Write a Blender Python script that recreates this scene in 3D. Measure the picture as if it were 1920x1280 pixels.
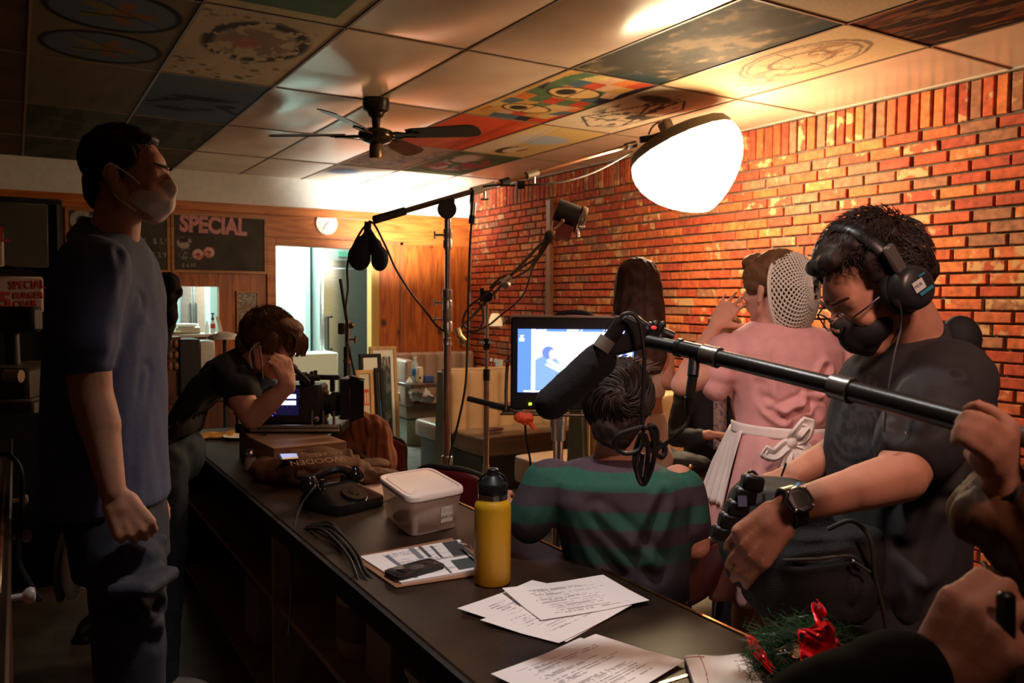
import bpy, bmesh, math, random
import numpy as np
from mathutils import Vector, Matrix, Euler, noise as mnoise
random.seed(7); np.random.seed(7)
for o in list(bpy.data.objects): bpy.data.objects.remove(o, do_unlink=True)
C = bpy.context.scene.collection
S = bpy.context.scene
V = Vector
# ------------------------------------------------------------------ camera, world, exposure
CAM = V((0, 0, 1.5)); FPX = 1551.7
R3 = Matrix.Rotation(-.5403, 3, 'Z') @ Matrix.Rotation(1.5211, 3, 'X') @ Matrix.Rotation(.0073, 3, 'Z')
cd = bpy.data.cameras.new('camera'); cam = bpy.data.objects.new('camera', cd); C.objects.link(cam)
cam.matrix_world = Matrix.Translation(CAM) @ R3.to_4x4()
cd.sensor_width = 22.3; cd.lens = FPX / 1920 * 22.3; cd.clip_start = .05; cd.clip_end = 60
cd.dof.use_dof = True; cd.dof.focus_distance = 2.3; cd.dof.aperture_fstop = 4.0
S.camera = cam
w = bpy.data.worlds.new('world'); S.world = w; w.use_nodes = True
w.node_tree.nodes['Background'].inputs[0].default_value = (.55, .62, .8, 1)
w.node_tree.nodes['Background'].inputs[1].default_value = .0025
S.view_settings.view_transform = 'Standard'; S.view_settings.look = 'None'
S.view_settings.exposure = 0.0; S.view_settings.gamma = 1.0
try: S.view_settings.use_curve_mapping = False
except Exception: pass

def ray(px, py): return R3 @ V((px - 960, -(py - 640), -FPX)) / FPX
def P(px, py, D): return CAM + ray(px, py) * D              # point at depth D metres in front of the camera
def onz(px, py, z): d = ray(px, py); return CAM + d * ((z - CAM.z) / d.z)
def ony(px, py, y): d = ray(px, py); return CAM + d * (y / d.y)
def onx(px, py, x): d = ray(px, py); return CAM + d * (x / d.x)
def onpl(px, py, p, n): d = ray(px, py); return CAM + d * ((V(p) - CAM).dot(n) / d.dot(n))
RX = R3 @ V((1, 0, 0)); UX = R3 @ V((0, 1, 0)); FW = R3 @ V((0, 0, -1))
def nrm(v): return V(v).normalized()

# ------------------------------------------------------------------ builders for the added lights, which have no fixture
def area(name, loc, target, size, power, col, spread=None, size_y=None):
    l = bpy.data.lights.new(name, 'AREA'); l.energy = power; l.color = col; l.size = size
    if size_y: l.shape = 'RECTANGLE'; l.size_y = size_y
    if spread: l.spread = spread
    o = bpy.data.objects.new(name, l); C.objects.link(o); o.location = loc
    o.rotation_euler = (V(target) - V(loc)).to_track_quat('-Z', 'Y').to_euler(); return o
def spot(name, loc, target, power, col, ang=60, blend=.5, r=.05):
    l = bpy.data.lights.new(name, 'SPOT'); l.energy = power; l.color = col; l.spot_size = math.radians(ang)
    l.spot_blend = blend; l.shadow_soft_size = r
    o = bpy.data.objects.new(name, l); C.objects.link(o); o.location = loc
    o.rotation_euler = (V(target) - V(loc)).to_track_quat('-Z', 'Y').to_euler(); return o
def point(name, loc, power, col, r=.05):
    l = bpy.data.lights.new(name, 'POINT'); l.energy = power; l.color = col; l.shadow_soft_size = r
    o = bpy.data.objects.new(name, l); C.objects.link(o); o.location = loc; return o
WARM = (1.0, .60, .30); COOL = (.78, 1.0, .92); WHITE = (1, .93, .82)
LANT = 600.0       # emission strength of the lantern cloth
spot('soffit_fill_spot', (3.35, 7.35, 1.75), (3.6, 8.25, 2.72), 330, WHITE, 110, 1.0, .10)  # added unseen spot that makes the white glow on the soffit
area('kitchen_fill_near', (2.6, 9.6, 2.65), (2.6, 9.6, 0), .6, 160, COOL, size_y=1.6)  # added unseen panel brightening the kitchen by the doorway
area('kitchen_fill_far', (.9, 9.8, 2.65), (.9, 9.8, 0), .6, 110, COOL, size_y=1.6)  # added unseen panel brightening the kitchen behind the hatch
spot('counter_fill_spot', (.98, 1.45, 2.66), (1.02, 1.5, 0), 78, (1, .93, .87), 84, 1.0, .08)  # added unseen spot that brightens the papers on the counter
area('dining_fill', (.85, -.25, 2.62), (1.9, 1.6, 1.1), .35, 6.0, (1, .56, .44), spread=math.radians(75))  # added unseen warm fill aimed past the recordist's arm
spot('operator_fill_spot', (1.25, 3.05, 2.66), (.95, 3.0, 1.0), 20, (1, .62, .42), 62, 1.0, .06)  # added unseen warm spot for the camera operator's arm
spot('waitress_fill_spot', (.45, 1.15, 2.62), (2.2, 1.95, 1.30), 85, (1, .72, .66), 38, .8, .06)  # added unseen narrow spot to lift the waitress's dress

# ------------------------------------------------------------------ materials
MATS = {}
def mat(name, col, rough=.6, metal=0, noise=0, nscale=20, bump=0, bscale=60, emit=None, estr=1, spec=.5, trans=0, alpha=1, coat=0, sheen=0, ior=1.45, stretch=None, col2=None, sss=0):
    if name in MATS: return MATS[name]
    m = bpy.data.materials.new(name); m.use_nodes = True; nt = m.node_tree; N = nt.nodes; L = nt.links
    b = N['Principled BSDF']
    b.inputs['Base Color'].default_value = (*col, 1); b.inputs['Roughness'].default_value = rough
    b.inputs['Metallic'].default_value = metal; b.inputs['IOR'].default_value = ior
    b.inputs['Specular IOR Level'].default_value = spec
    b.inputs['Transmission Weight'].default_value = trans; b.inputs['Alpha'].default_value = alpha
    b.inputs['Coat Weight'].default_value = coat; b.inputs['Sheen Weight'].default_value = sheen
    if sss: b.inputs['Subsurface Weight'].default_value = sss; b.inputs['Subsurface Radius'].default_value = (.02, .008, .004); b.inputs['Subsurface Scale'].default_value = .3
    if emit: b.inputs['Emission Color'].default_value = (*emit, 1); b.inputs['Emission Strength'].default_value = estr
    tc = N.new('ShaderNodeTexCoord'); vec = tc.outputs['Object']
    if stretch:
        mp = N.new('ShaderNodeMapping'); mp.inputs['Scale'].default_value = stretch; L.new(vec, mp.inputs[0]); vec = mp.outputs[0]
    if noise or col2:
        n = N.new('ShaderNodeTexNoise'); n.inputs['Scale'].default_value = nscale; n.inputs['Detail'].default_value = 5; L.new(vec, n.inputs['Vector'])
        mx = N.new('ShaderNodeMix'); mx.data_type = 'RGBA'
        rp = N.new('ShaderNodeMapRange'); rp.inputs[1].default_value = .35; rp.inputs[2].default_value = .65; L.new(n.outputs[0], rp.inputs[0]); L.new(rp.outputs[0], mx.inputs[0])
        a = [max(0, c * (1 - noise)) for c in col]; c2 = col2 or [min(1, c * (1 + noise)) for c in col]
        mx.inputs[6].default_value = (*a, 1); mx.inputs[7].default_value = (*c2, 1)
        L.new(mx.outputs[2], b.inputs['Base Color'])
    if bump:
        n = N.new('ShaderNodeTexNoise'); n.inputs['Scale'].default_value = bscale; n.inputs['Detail'].default_value = 4; L.new(vec, n.inputs['Vector'])
        bp = N.new('ShaderNodeBump'); bp.inputs['Strength'].default_value = bump; bp.inputs['Distance'].default_value = .01
        L.new(n.outputs[0], bp.inputs['Height']); L.new(bp.outputs[0], b.inputs['Normal'])
    MATS[name] = m; return m
def vcmat(name, rough=.6, bump=0, bscale=60, emit=0, spec=.5, noise=0, coat=0):
    """base colour from the painted 'Col' attribute"""
    if name in MATS: return MATS[name]
    m = bpy.data.materials.new(name); m.use_nodes = True; nt = m.node_tree; N = nt.nodes; L = nt.links; b = N['Principled BSDF']
    a = N.new('ShaderNodeAttribute'); a.attribute_name = 'Col'
    b.inputs['Roughness'].default_value = rough; b.inputs['Specular IOR Level'].default_value = spec; b.inputs['Coat Weight'].default_value = coat
    if emit:
        b.inputs['Base Color'].default_value = (.01, .01, .01, 1); L.new(a.outputs[0], b.inputs['Emission Color']); b.inputs['Emission Strength'].default_value = emit
    elif noise:
        tc = N.new('ShaderNodeTexCoord'); n = N.new('ShaderNodeTexNoise'); n.inputs['Scale'].default_value = 70; n.inputs['Detail'].default_value = 8; L.new(tc.outputs['Object'], n.inputs['Vector'])
        mr = N.new('ShaderNodeMapRange'); mr.inputs[1].default_value = .3; mr.inputs[2].default_value = .7; mr.inputs[3].default_value = 1 - noise; mr.inputs[4].default_value = 1 + noise * .5; L.new(n.outputs[0], mr.inputs[0])
        mx = N.new('ShaderNodeVectorMath'); mx.operation = 'SCALE'; L.new(a.outputs[0], mx.inputs[0]); L.new(mr.outputs[0], mx.inputs['Scale']); L.new(mx.outputs[0], b.inputs['Base Color'])
    else: L.new(a.outputs[0], b.inputs['Base Color'])
    if bump:
        tc = N.new('ShaderNodeTexCoord'); n = N.new('ShaderNodeTexNoise'); n.inputs['Scale'].default_value = bscale; n.inputs['Detail'].default_value = 5; L.new(tc.outputs['Object'], n.inputs['Vector'])
        bp = N.new('ShaderNodeBump'); bp.inputs['Strength'].default_value = bump; bp.inputs['Distance'].default_value = .01
        L.new(n.outputs[0], bp.inputs['Height']); L.new(bp.outputs[0], b.inputs['Normal'])
    MATS[name] = m; return m

# ------------------------------------------------------------------ mesh builder
def frame(c, z, x=None):
    z = nrm(z); x = V(x) if x is not None else (V((0, 0, 1)) if abs(z.z) < .9 else V((1, 0, 0)))
    x = (x - z * x.dot(z)).normalized(); y = z.cross(x)
    m = Matrix((x, y, z)).transposed().to_4x4(); m.translation = V(c); return m
class MB:
    def __init__(s): s.v = []; s.f = []; s.mi = []; s.cur = 0
    def m(s, i): s.cur = i; return s
    def add(s, vs, fs):
        b = len(s.v); s.v += [V(v) for v in vs]; s.f += [tuple(b + i for i in f) for f in fs]; s.mi += [s.cur] * len(fs); return s
    def box(s, c, d, M=None, bev=0):
        x, y, z = [k / 2 for k in d]; c = V(c)
        if bev:
            b = min(bev, x * .9, y * .9, z * .9); vs = []
            for sx in (-1, 1):
                for sy in (-1, 1):
                    for sz in (-1, 1):
                        vs += [(sx * (x - b), sy * (y - b), sz * z), (sx * (x - b), sy * y, sz * (z - b)), (sx * x, sy * (y - b), sz * (z - b))]
            bm = bmesh.new()
            for q in vs: bm.verts.new(q)
            bmesh.ops.convex_hull(bm, input=bm.verts); bm.verts.index_update()
            fs = [[q.index for q in f.verts] for f in bm.faces]; vs = [q.co.copy() for q in bm.verts]; bm.free()
        else:
            vs = [V((sx * x, sy * y, sz * z)) for sx in (-1, 1) for sy in (-1, 1) for sz in (-1, 1)]
            fs = [(0, 1, 3, 2), (4, 6, 7, 5), (0, 4, 5, 1), (2, 3, 7, 6), (0, 2, 6, 4), (1, 5, 7, 3)]
        vs = [(M @ (V(q) + c)) if M is not None else V(q) + c for q in vs]
        return s.add(vs, fs)
    def bb(s, a, b, bev=0, M=None):
        a = V(a); b = V(b); return s.box((a + b) / 2, [abs(b[i] - a[i]) for i in range(3)], M, bev)
    def rings(s, rings, cap=True, close=False):
        n = len(rings[0]); vs = [p for r in rings for p in r]; fs = []
        for i in range(len(rings) - 1 + (1 if close else 0)):
            a = i * n; b = ((i + 1) % len(rings)) * n
            for j in range(n): k = (j + 1) % n; fs.append((a + j, a + k, b + k, b + j))
        if cap and not close: fs.append(tuple(range(n - 1, -1, -1))); fs.append(tuple((len(rings) - 1) * n + j for j in range(n)))
        return s.add(vs, fs)
    def lathe(s, prof, c=(0, 0, 0), axis=(0, 0, 1), n=24, cap=True, sx=1, x=None):
        M = frame(c, axis, x)
        return s.rings([[M @ V((r * math.cos(2 * math.pi * j / n) * sx, r * math.sin(2 * math.pi * j / n), z)) for j in range(n)] for r, z in prof], cap)
    def cyl(s, a, b, r, r2=None, n=14):
        a = V(a); b = V(b); L = (b - a).length
        if L < 1e-6: return s
        return s.lathe([(r, 0), (r if r2 is None else r2, L)], a, b - a, n)
    def cap(s, a, b, r, r2=None, n=12, flat=None, k=4):
        """tapered capsule; flat=(axis, factor) squashes it"""
        a = V(a); b = V(b); r2 = r if r2 is None else r2; d = b - a; L = max(d.length, 1e-5)
        pr = [(r * math.cos(t), -r * math.sin(t)) for t in [math.pi / 2 * (1 - i / k) for i in range(k)]] + [(r, 0)]
        pr[0] = (r * .02, pr[0][1])
        m_ = 3
        pr += [(r + (r2 - r) * i / m_, L * i / m_) for i in range(1, m_)]
        pr += [(r2, L)] + [(r2 * math.cos(t), L + r2 * math.sin(t)) for t in [math.pi / 2 * (i + 1) / k for i in range(k)]]
        pr[-1] = (r2 * .02, pr[-1][1])
        M = frame(a, d)
        if flat:
            ax = nrm(flat[0]); F = flat[1]
            Z = M.to_3x3() @ V((0, 0, 1)); ax = (ax - Z * ax.dot(Z)).normalized(); M = frame(a, d, ax)
            return s.rings([[M @ V((q * math.cos(2 * math.pi * j / n) * F, q * math.sin(2 * math.pi * j / n), z)) for j in range(n)] for q, z in pr])
        return s.rings([[M @ V((q * math.cos(2 * math.pi * j / n), q * math.sin(2 * math.pi * j / n), z)) for j in range(n)] for q, z in pr])
    def ell(s, c, r, M=None, n=16, k=10, e=1.0):
        """ellipsoid, radii r, in frame M (or world)"""
        if not hasattr(r, '__len__'): r = (r, r, r)
        rg = []
        for i in range(k + 1):
            t = -math.pi / 2 + math.pi * i / k; ct = max(math.cos(t), .02); st = math.sin(t)
            ring = []
            for j in range(n):
                a = 2 * math.pi * j / n; q = V((c[0] + r[0] * ct * math.cos(a), c[1] + r[1] * ct * math.sin(a), c[2] + r[2] * st))
                ring.append(M @ q if M is not None else q)
            rg.append(ring)
        return s.rings(rg)
    def tube(s, pts, r, n=8, cap=True, sub=0, flat=None):
        pts = [V(p) for p in pts]
        if sub: pts = spline(pts, sub)
        rs = r if hasattr(r, '__len__') else None
        rg = []; x = None
        for i, p in enumerate(pts):
            t = (pts[min(i + 1, len(pts) - 1)] - pts[max(i - 1, 0)]); t = t.normalized() if t.length > 1e-8 else V((0, 0, 1))
            if x is None: x = V((0, 0, 1)) if abs(t.z) < .9 else V((1, 0, 0))
            x = (x - t * x.dot(t)); x = x.normalized() if x.length > 1e-6 else t.orthogonal().normalized(); y = t.cross(x)
            rr = (rs[0] + (rs[-1] - rs[0]) * i / (len(pts) - 1) if len(rs) == 2 else rs[min(i, len(rs) - 1)]) if rs else r
            rg.append([p + (x * math.cos(2 * math.pi * j / n) + y * math.sin(2 * math.pi * j / n) * (flat or 1)) * rr for j in range(n)])
        return s.rings(rg, cap)
    def loft(s, secs, n=28, cap=True):
        """secs: (centre, half-width vector, half-depth vector[, exponent])"""
        rg = []
        for q in secs:
            c, u, v = V(q[0]), V(q[1]), V(q[2]); e = q[3] if len(q) > 3 else 2.3; ring = []
            for j in range(n):
                a = 2 * math.pi * j / n; ca, sa = math.cos(a), math.sin(a)
                ring.append(c + u * (math.copysign(abs(ca) ** (2 / e), ca)) + v * (math.copysign(abs(sa) ** (2 / e), sa)))
            rg.append(ring)
        return s.rings(rg, cap)
    def prism(s, pts, ext):
        pts = [V(p) for p in pts]; n = len(pts); ext = V(ext)
        return s.add(pts + [p + ext for p in pts], [tuple(range(n)), tuple(range(2 * n - 1, n - 1, -1))] + [(i, n + i, n + (i + 1) % n, (i + 1) % n) for i in range(n)])
    def sheet(s, fn, nu, nv):
        vs = [fn(i / nu, j / nv) for i in range(nu + 1) for j in range(nv + 1)]
        return s.add(vs, [(i * (nv + 1) + j, (i + 1) * (nv + 1) + j, (i + 1) * (nv + 1) + j + 1, i * (nv + 1) + j + 1) for i in range(nu) for j in range(nv)])
    def mesh(s, name, mats):
        me = bpy.data.meshes.new(name); me.from_pydata([tuple(v) for v in s.v], [], s.f)
        for m in (mats if isinstance(mats, (list, tuple)) else [mats]): me.materials.append(m)
        if any(s.mi): me.polygons.foreach_set('material_index', s.mi)
        bm = bmesh.new(); bm.from_mesh(me); bmesh.ops.recalc_face_normals(bm, faces=bm.faces); bm.to_mesh(me); bm.free()
        return me
    def build(s, name, mats, parent=None, smooth=True, label=None, solid=0, sub=0, wire=0, ang=40, bev=0):
        me = s.mesh(name, mats); o = bpy.data.objects.new(name, me); C.objects.link(o); finish(o, parent, smooth, label, ang)
        if solid: md = o.modifiers.new('solid', 'SOLIDIFY'); md.thickness = solid; md.offset = 0
        if wire: md = o.modifiers.new('wire', 'WIREFRAME'); md.thickness = wire; md.use_replace = True
        if bev: md = o.modifiers.new('bev', 'BEVEL'); md.width = bev; md.segments = 2; md.limit_method = 'ANGLE'
        if sub: md = o.modifiers.new('sub', 'SUBSURF'); md.levels = sub; md.render_levels = sub
        return o
def finish(o, parent, smooth, label=None, ang=40):
    if smooth:
        o.data.polygons.foreach_set('use_smooth', [True] * len(o.data.polygons))
        try: o.data.set_sharp_from_angle(angle=math.radians(ang))
        except Exception: pass
    if parent is not None:
        o.parent = parent
        t = V(parent.location)
        if parent.parent is not None: t = V((0, 0, 0))     # sub-parts: their part already sits in world space
        o.location = -t
    if label: o['label'] = label
def spline(pts, k):
    out = []; n = len(pts)
    for i in range(n - 1):
        p0, p1, p2, p3 = pts[max(i - 1, 0)], pts[i], pts[i + 1], pts[min(i + 2, n - 1)]
        for j in range(k):
            t = j / k; out.append(.5 * ((2 * p1) + (p2 - p0) * t + (2 * p0 - 5 * p1 + 4 * p2 - p3) * t * t + (3 * p1 - p0 - 3 * p2 + p3) * t ** 3))
    out.append(pts[-1]); return out
def thing(name, loc, label, cat, group=None):
    o = bpy.data.objects.new(name, None); C.objects.link(o); o.location = V(loc); o.empty_display_size = .1
    o['label'] = label; o['category'] = cat
    if group: o['group'] = group
    return o
def tag(o, label, cat, group=None, kind=None):
    o['label'] = label; o['category'] = cat
    if group: o['group'] = group
    if kind: o['kind'] = kind
    return o
def struct(o, label=None):
    o['kind'] = 'structure'
    if label: o['label'] = label
    return o
def copy_tree(o, parent=None):
    c = o.copy(); C.objects.link(c)
    if parent is not None: c.parent = parent
    for ch in list(o.children): copy_tree(ch, c)
    return c
def organic(mb, name, mats, parent=None, voxel=.006, smooth=4, post=None, label=None, dec=0):
    """one continuous skin over overlapping volumes"""
    me = mb.mesh(name + '_t', mats); t = bpy.data.objects.new('t', me); C.objects.link(t)
    r = t.modifiers.new('r', 'REMESH'); r.mode = 'VOXEL'; r.voxel_size = voxel
    if smooth: sm = t.modifiers.new('s', 'SMOOTH'); sm.iterations = smooth; sm.factor = .6
    dg = bpy.context.evaluated_depsgraph_get(); nm = bpy.data.meshes.new_from_object(t.evaluated_get(dg)); nm.name = name
    bpy.data.objects.remove(t, do_unlink=True)
    nm.materials.clear()
    for m in (mats if isinstance(mats, (list, tuple)) else [mats]): nm.materials.append(m)
    if post:
        n = len(nm.vertices); co = np.empty(n * 3); nm.vertices.foreach_get('co', co); co = co.reshape(-1, 3)
        no = np.empty(n * 3); nm.vertex_normals.foreach_get('vector', no); no = no.reshape(-1, 3)
        co2 = post(co, no); nm.vertices.foreach_set('co', co2.ravel()); nm.update()
    o = bpy.data.objects.new(name, nm); C.objects.link(o); finish(o, parent, True, label, 180)
    return o
def folds(lines=(), amp=.004, scale=(9, 9, 3), seed=0):
    """cloth folds: soft noise plus drawn creases (points, width, depth)"""
    def f(co, no):
        d = np.zeros(len(co))
        if amp:
            for k, (sc, a) in enumerate(((1, 1), (2.3, .5))):
                d += amp * a * np.array([mnoise.noise(V((p[0] * scale[0] * sc + seed, p[1] * scale[1] * sc, p[2] * scale[2] * sc))) for p in co])
        for pts, wd, am in lines:
            best = np.full(len(co), 1e9)
            for a, b in zip(pts[:-1], pts[1:]):
                a = np.array(a); b = np.array(b); ab = b - a; t = np.clip(((co - a) @ ab) / (ab @ ab), 0, 1)
                dd = np.linalg.norm(co - (a + t[:, None] * ab), axis=1); best = np.minimum(best, dd)
            x = best / wd; d += 1.5 * am * (np.exp(-x * x) - .55 * np.exp(-((x - 1.6) / .8) ** 2))
        return co + no * d[:, None]
    return f
def paintmesh(name, fn_pos, fn_col, nu, nv, material, parent=None, smooth=False, thick=0):
    """a surface whose paint is a drawing: fn_col(u, v) arrays -> rgb"""
    u, v = np.meshgrid(np.linspace(0, 1, nu + 1), np.linspace(0, 1, nv + 1), indexing='ij'); col = fn_col(u, v).reshape(-1, 3)
    mb = MB(); mb.sheet(fn_pos, nu, nv)
    me = bpy.data.meshes.new(name); me.from_pydata([tuple(p) for p in mb.v], [], mb.f); me.materials.append(material)
    a = me.color_attributes.new('Col', 'FLOAT_COLOR', 'POINT'); a.data.foreach_set('color', np.concatenate([col, np.ones((len(col), 1))], 1).ravel())
    o = bpy.data.objects.new(name, me); C.objects.link(o); finish(o, parent, smooth)
    if thick: md = o.modifiers.new('solid', 'SOLIDIFY'); md.thickness = thick; md.offset = -1
    return o
FONTS = {}
def text(s, M, size, material, name='lettering', parent=None, ext=.0006, off=0, shear=0, align='LEFT', sx=1):
    cu = bpy.data.curves.new('txt', 'FONT'); cu.body = s; cu.size = size; cu.extrude = ext; cu.offset = off; cu.shear = shear; cu.align_x = align; cu.resolution_u = 3
    t = bpy.data.objects.new('t', cu); C.objects.link(t); dg = bpy.context.evaluated_depsgraph_get()
    me = bpy.data.meshes.new_from_object(t.evaluated_get(dg)); bpy.data.objects.remove(t, do_unlink=True); bpy.data.curves.remove(cu)
    me.name = name; me.materials.clear(); me.materials.append(material); me.transform(M @ Matrix.Diagonal((sx, 1, 1, 1)))
    o = bpy.data.objects.new(name, me); C.objects.link(o); finish(o, parent, False); return o
def fbm(u, v, s=4, seed=0, oct=4):
    """numpy value noise"""
    out = np.zeros_like(u, dtype=float); a = 1; tot = 0; rs = np.random.RandomState(seed)
    for k in range(oct):
        g = rs.rand(64, 64); x = (u * s * 2 ** k) % 63; y = (v * s * 2 ** k) % 63
        xi = x.astype(int); yi = y.astype(int); xf = x - xi; yf = y - yi; xf = xf * xf * (3 - 2 * xf); yf = yf * yf * (3 - 2 * yf)
        g2 = lambda i, j: g[i % 64, j % 64]
        out += a * ((g2(xi, yi) * (1 - xf) + g2(xi + 1, yi) * xf) * (1 - yf) + (g2(xi, yi + 1) * (1 - xf) + g2(xi + 1, yi + 1) * xf) * yf); tot += a; a *= .5
    return out / tot
def mixc(base, col, mask):
    return base * (1 - mask[..., None]) + np.array(col) * mask[..., None]
def flat_col(u, c): return np.ones(u.shape + (3,)) * np.array(c)
def sst(x, a, b): t = np.clip((x - a) / (b - a), 0, 1); return t * t * (3 - 2 * t)
def seg(u, v, x0, y0, x1, y1, w, asp=1):
    """mask of a stroke"""
    a = np.array([x0, y0 * asp]); b = np.array([x1, y1 * asp]); ab = b - a
    t = np.clip(((u - a[0]) * ab[0] + (v * asp - a[1]) * ab[1]) / (ab @ ab + 1e-9), 0, 1)
    d = np.hypot(u - a[0] - t * ab[0], v * asp - a[1] - t * ab[1]); return 1 - sst(d, w * .7, w * 1.2)
def ellm(u, v, cx, cy, rx, ry, soft=.1): return 1 - sst(np.hypot((u - cx) / rx, (v - cy) / ry), 1 - soft, 1 + soft)
# ================================================================== THE ROOM
CZ = 2.713; WX = 4.4536; BY = 8.388; X0 = .6885; Y0 = 7.2857; DX = .61; DY = 1.22
m_floor = mat('floor_lino', (.16, .145, .12), .45, noise=.25, nscale=6)
m_plaster = mat('soffit_plaster', (.72, .74, .72), .55, noise=.05, bump=.1)
m_mortar = mat('mortar', (.115, .09, .065), .9, noise=.3, nscale=60, bump=.6, bscale=90)
m_dark = mat('dark_wall', (.05, .045, .04), .7, noise=.2)
m_black = mat('black_plastic', (.012, .012, .013), .38)
m_blackm = mat('black_matte', (.010, .010, .011), .75)
m_chrome = mat('chrome', (.72, .70, .66), .22, 1)
m_steel = mat('brushed_steel', (.55, .57, .56), .34, 1, noise=.1, nscale=8, stretch=(1, 1, 12))
m_alu = mat('stand_metal', (.50, .46, .42), .28, 1, noise=.1)
m_white = mat('white_paint', (.78, .78, .75), .5)

def wood(name, base, dark, plank=None, knots=0, rough=.42, axis='Z', wscale=6, dist=7):
    if name in MATS: return MATS[name]
    m = bpy.data.materials.new(name); m.use_nodes = True; nt = m.node_tree; N = nt.nodes; L = nt.links; b = N['Principled BSDF']; b.inputs['Roughness'].default_value = rough
    tc = N.new('ShaderNodeTexCoord'); mp = N.new('ShaderNodeMapping'); L.new(tc.outputs['Object'], mp.inputs[0])
    mp.inputs['Scale'].default_value = {'Z': (1, 1, .12), 'X': (.12, 1, 1), 'Y': (1, .12, 1)}[axis]
    n = N.new('ShaderNodeTexNoise'); n.inputs['Scale'].default_value = wscale * 3; n.inputs['Detail'].default_value = 6; n.inputs['Distortion'].default_value = 1.2; L.new(mp.outputs[0], n.inputs['Vector'])
    mx = N.new('ShaderNodeMix'); mx.data_type = 'RGBA'; mx.inputs[6].default_value = (*dark, 1); mx.inputs[7].default_value = (*base, 1)
    mr = N.new('ShaderNodeMapRange'); mr.inputs[1].default_value = .36; mr.inputs[2].default_value = .6; L.new(n.outputs[0], mr.inputs[0]); L.new(mr.outputs[0], mx.inputs[0])
    col = mx.outputs[2]
    if knots:
        vo = N.new('ShaderNodeTexVoronoi'); vo.inputs['Scale'].default_value = knots; mk = N.new('ShaderNodeMapping'); mk.inputs['Scale'].default_value = (1, .02, .75); L.new(tc.outputs['Object'], mk.inputs[0])
        L.new(mk.outputs[0], vo.inputs['Vector'])
        mr2 = N.new('ShaderNodeMapRange'); mr2.inputs[1].default_value = .09; mr2.inputs[2].default_value = .20; L.new(vo.outputs['Distance'], mr2.inputs[0])
        m2 = N.new('ShaderNodeMix'); m2.data_type = 'RGBA'; m2.inputs[6].default_value = (.06, .018, .006, 1); L.new(mr2.outputs[0], m2.inputs[0]); L.new(col, m2.inputs[7]); col = m2.outputs[2]
    L.new(col, b.inputs['Base Color']); MATS[name] = m; return m
m_pine = wood('knotty_pine', (.52, .135, .018), (.30, .060, .008), knots=4.6)
m_pinex = wood('pine_trim', (.56, .17, .03), (.38, .09, .014), axis='X')
m_oakframe = wood('light_frame_wood', (.62, .36, .13), (.45, .22, .07))
m_table = wood('dark_table_wood', (.085, .040, .020), (.05, .022, .011), axis='Y', rough=.3)
m_cab = wood('cabinet_wood', (.15, .045, .02), (.08, .022, .01), rough=.35)

# floor
struct(MB().bb((-2.2, -3, -.05), (WX + .1, 11.6, 0)).build('floor', m_floor, smooth=False))
# ceiling: grid bars + plain tiles in one shell, painted tiles laid in as parts
m_tile = mat('ceiling_tile_gloss', (.60, .46, .34), .24, noise=.08, nscale=3, spec=.6)
mb = MB()
m_paint = vcmat('tile_paint', .7, spec=.06, noise=.12)
cells = {}
def tile_pos(x0, x1, y0, y1, sag, tw=0):
    def f(u, v):
        s = math.sin(math.pi * u) * math.sin(math.pi * v)
        return V((x0 + (x1 - x0) * u, y0 + (y1 - y0) * v, CZ + .002 - sag * (s ** .8) * (1 + tw * math.sin(5 * u + 3 * v)) ))
    return f
painted = {(-1, 2), (-2, 0), (-2, 1), (-2, 2), (-2, 3), (-2, 4), (-1, 4), (0, 3), (0, 2), (0, 1), (0, 0), (-1, 3), (-1, 1), (-1, 0), (3, 5), (3, 4), (3, 3), (3, 2), (3, 1), (3, 0), (4, 5), (4, 4), (4, 3), (4, 2), (4, 1), (0, 4)}
rr = random.Random(3)
ms = MB()
for i in range(-5, 7):
    for k in range(-1, 9):
        x0 = X0 + DX * i; x1 = x0 + DX; y0 = Y0 - DY * k; y1 = min(y0 + DY, BY + .02)
        if i == 5: x1 = WX + .05
        if i > 5 or y0 > BY: continue
        if (i, k) in painted: cells[(i, k)] = (x0, x1, y0, y1); continue
        sag = rr.uniform(.002, .008) if i in (5,) else rr.uniform(.012, .038) if i in (1, 2) and k > 1 else rr.uniform(.004, .015)
        ms.sheet(tile_pos(x0 + .004, x1 - .004, y0 + .004, y1 - .004, sag, rr.uniform(-.5, .5)), 14, 20)
ceil = ms.build('ceiling', m_tile, smooth=True, ang=180)
struct(ceil)
mb = MB()
mb.bb((-2.4, -3, CZ + .03), (WX + .1, BY + .05, CZ + .08))
m_grid = mat('grid_bar', (.17, .115, .075), .5)
struct(mb.build('ceiling_back', m_dark, ceil, smooth=False))
mb = MB()
for i in range(-5, 6): mb.bb((X0 + DX * i - .007, -3, CZ - .003), (X0 + DX * i + .007, BY, CZ + .012))
for k in range(-1, 9):
    if Y0 - DY * k < BY: mb.bb((-2.4, Y0 - DY * k - .007, CZ - .003), (WX, Y0 - DY * k + .007, CZ + .012))
mb.build('grid_bars', m_grid, ceil, smooth=False)
mb = MB(); mb.bb((WX - .02, -3, CZ - .004), (WX + .01, BY, CZ + .01)).build('edge_bar', mat('edge_bar', (.5, .42, .34), .5), ceil, smooth=False)

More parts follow.
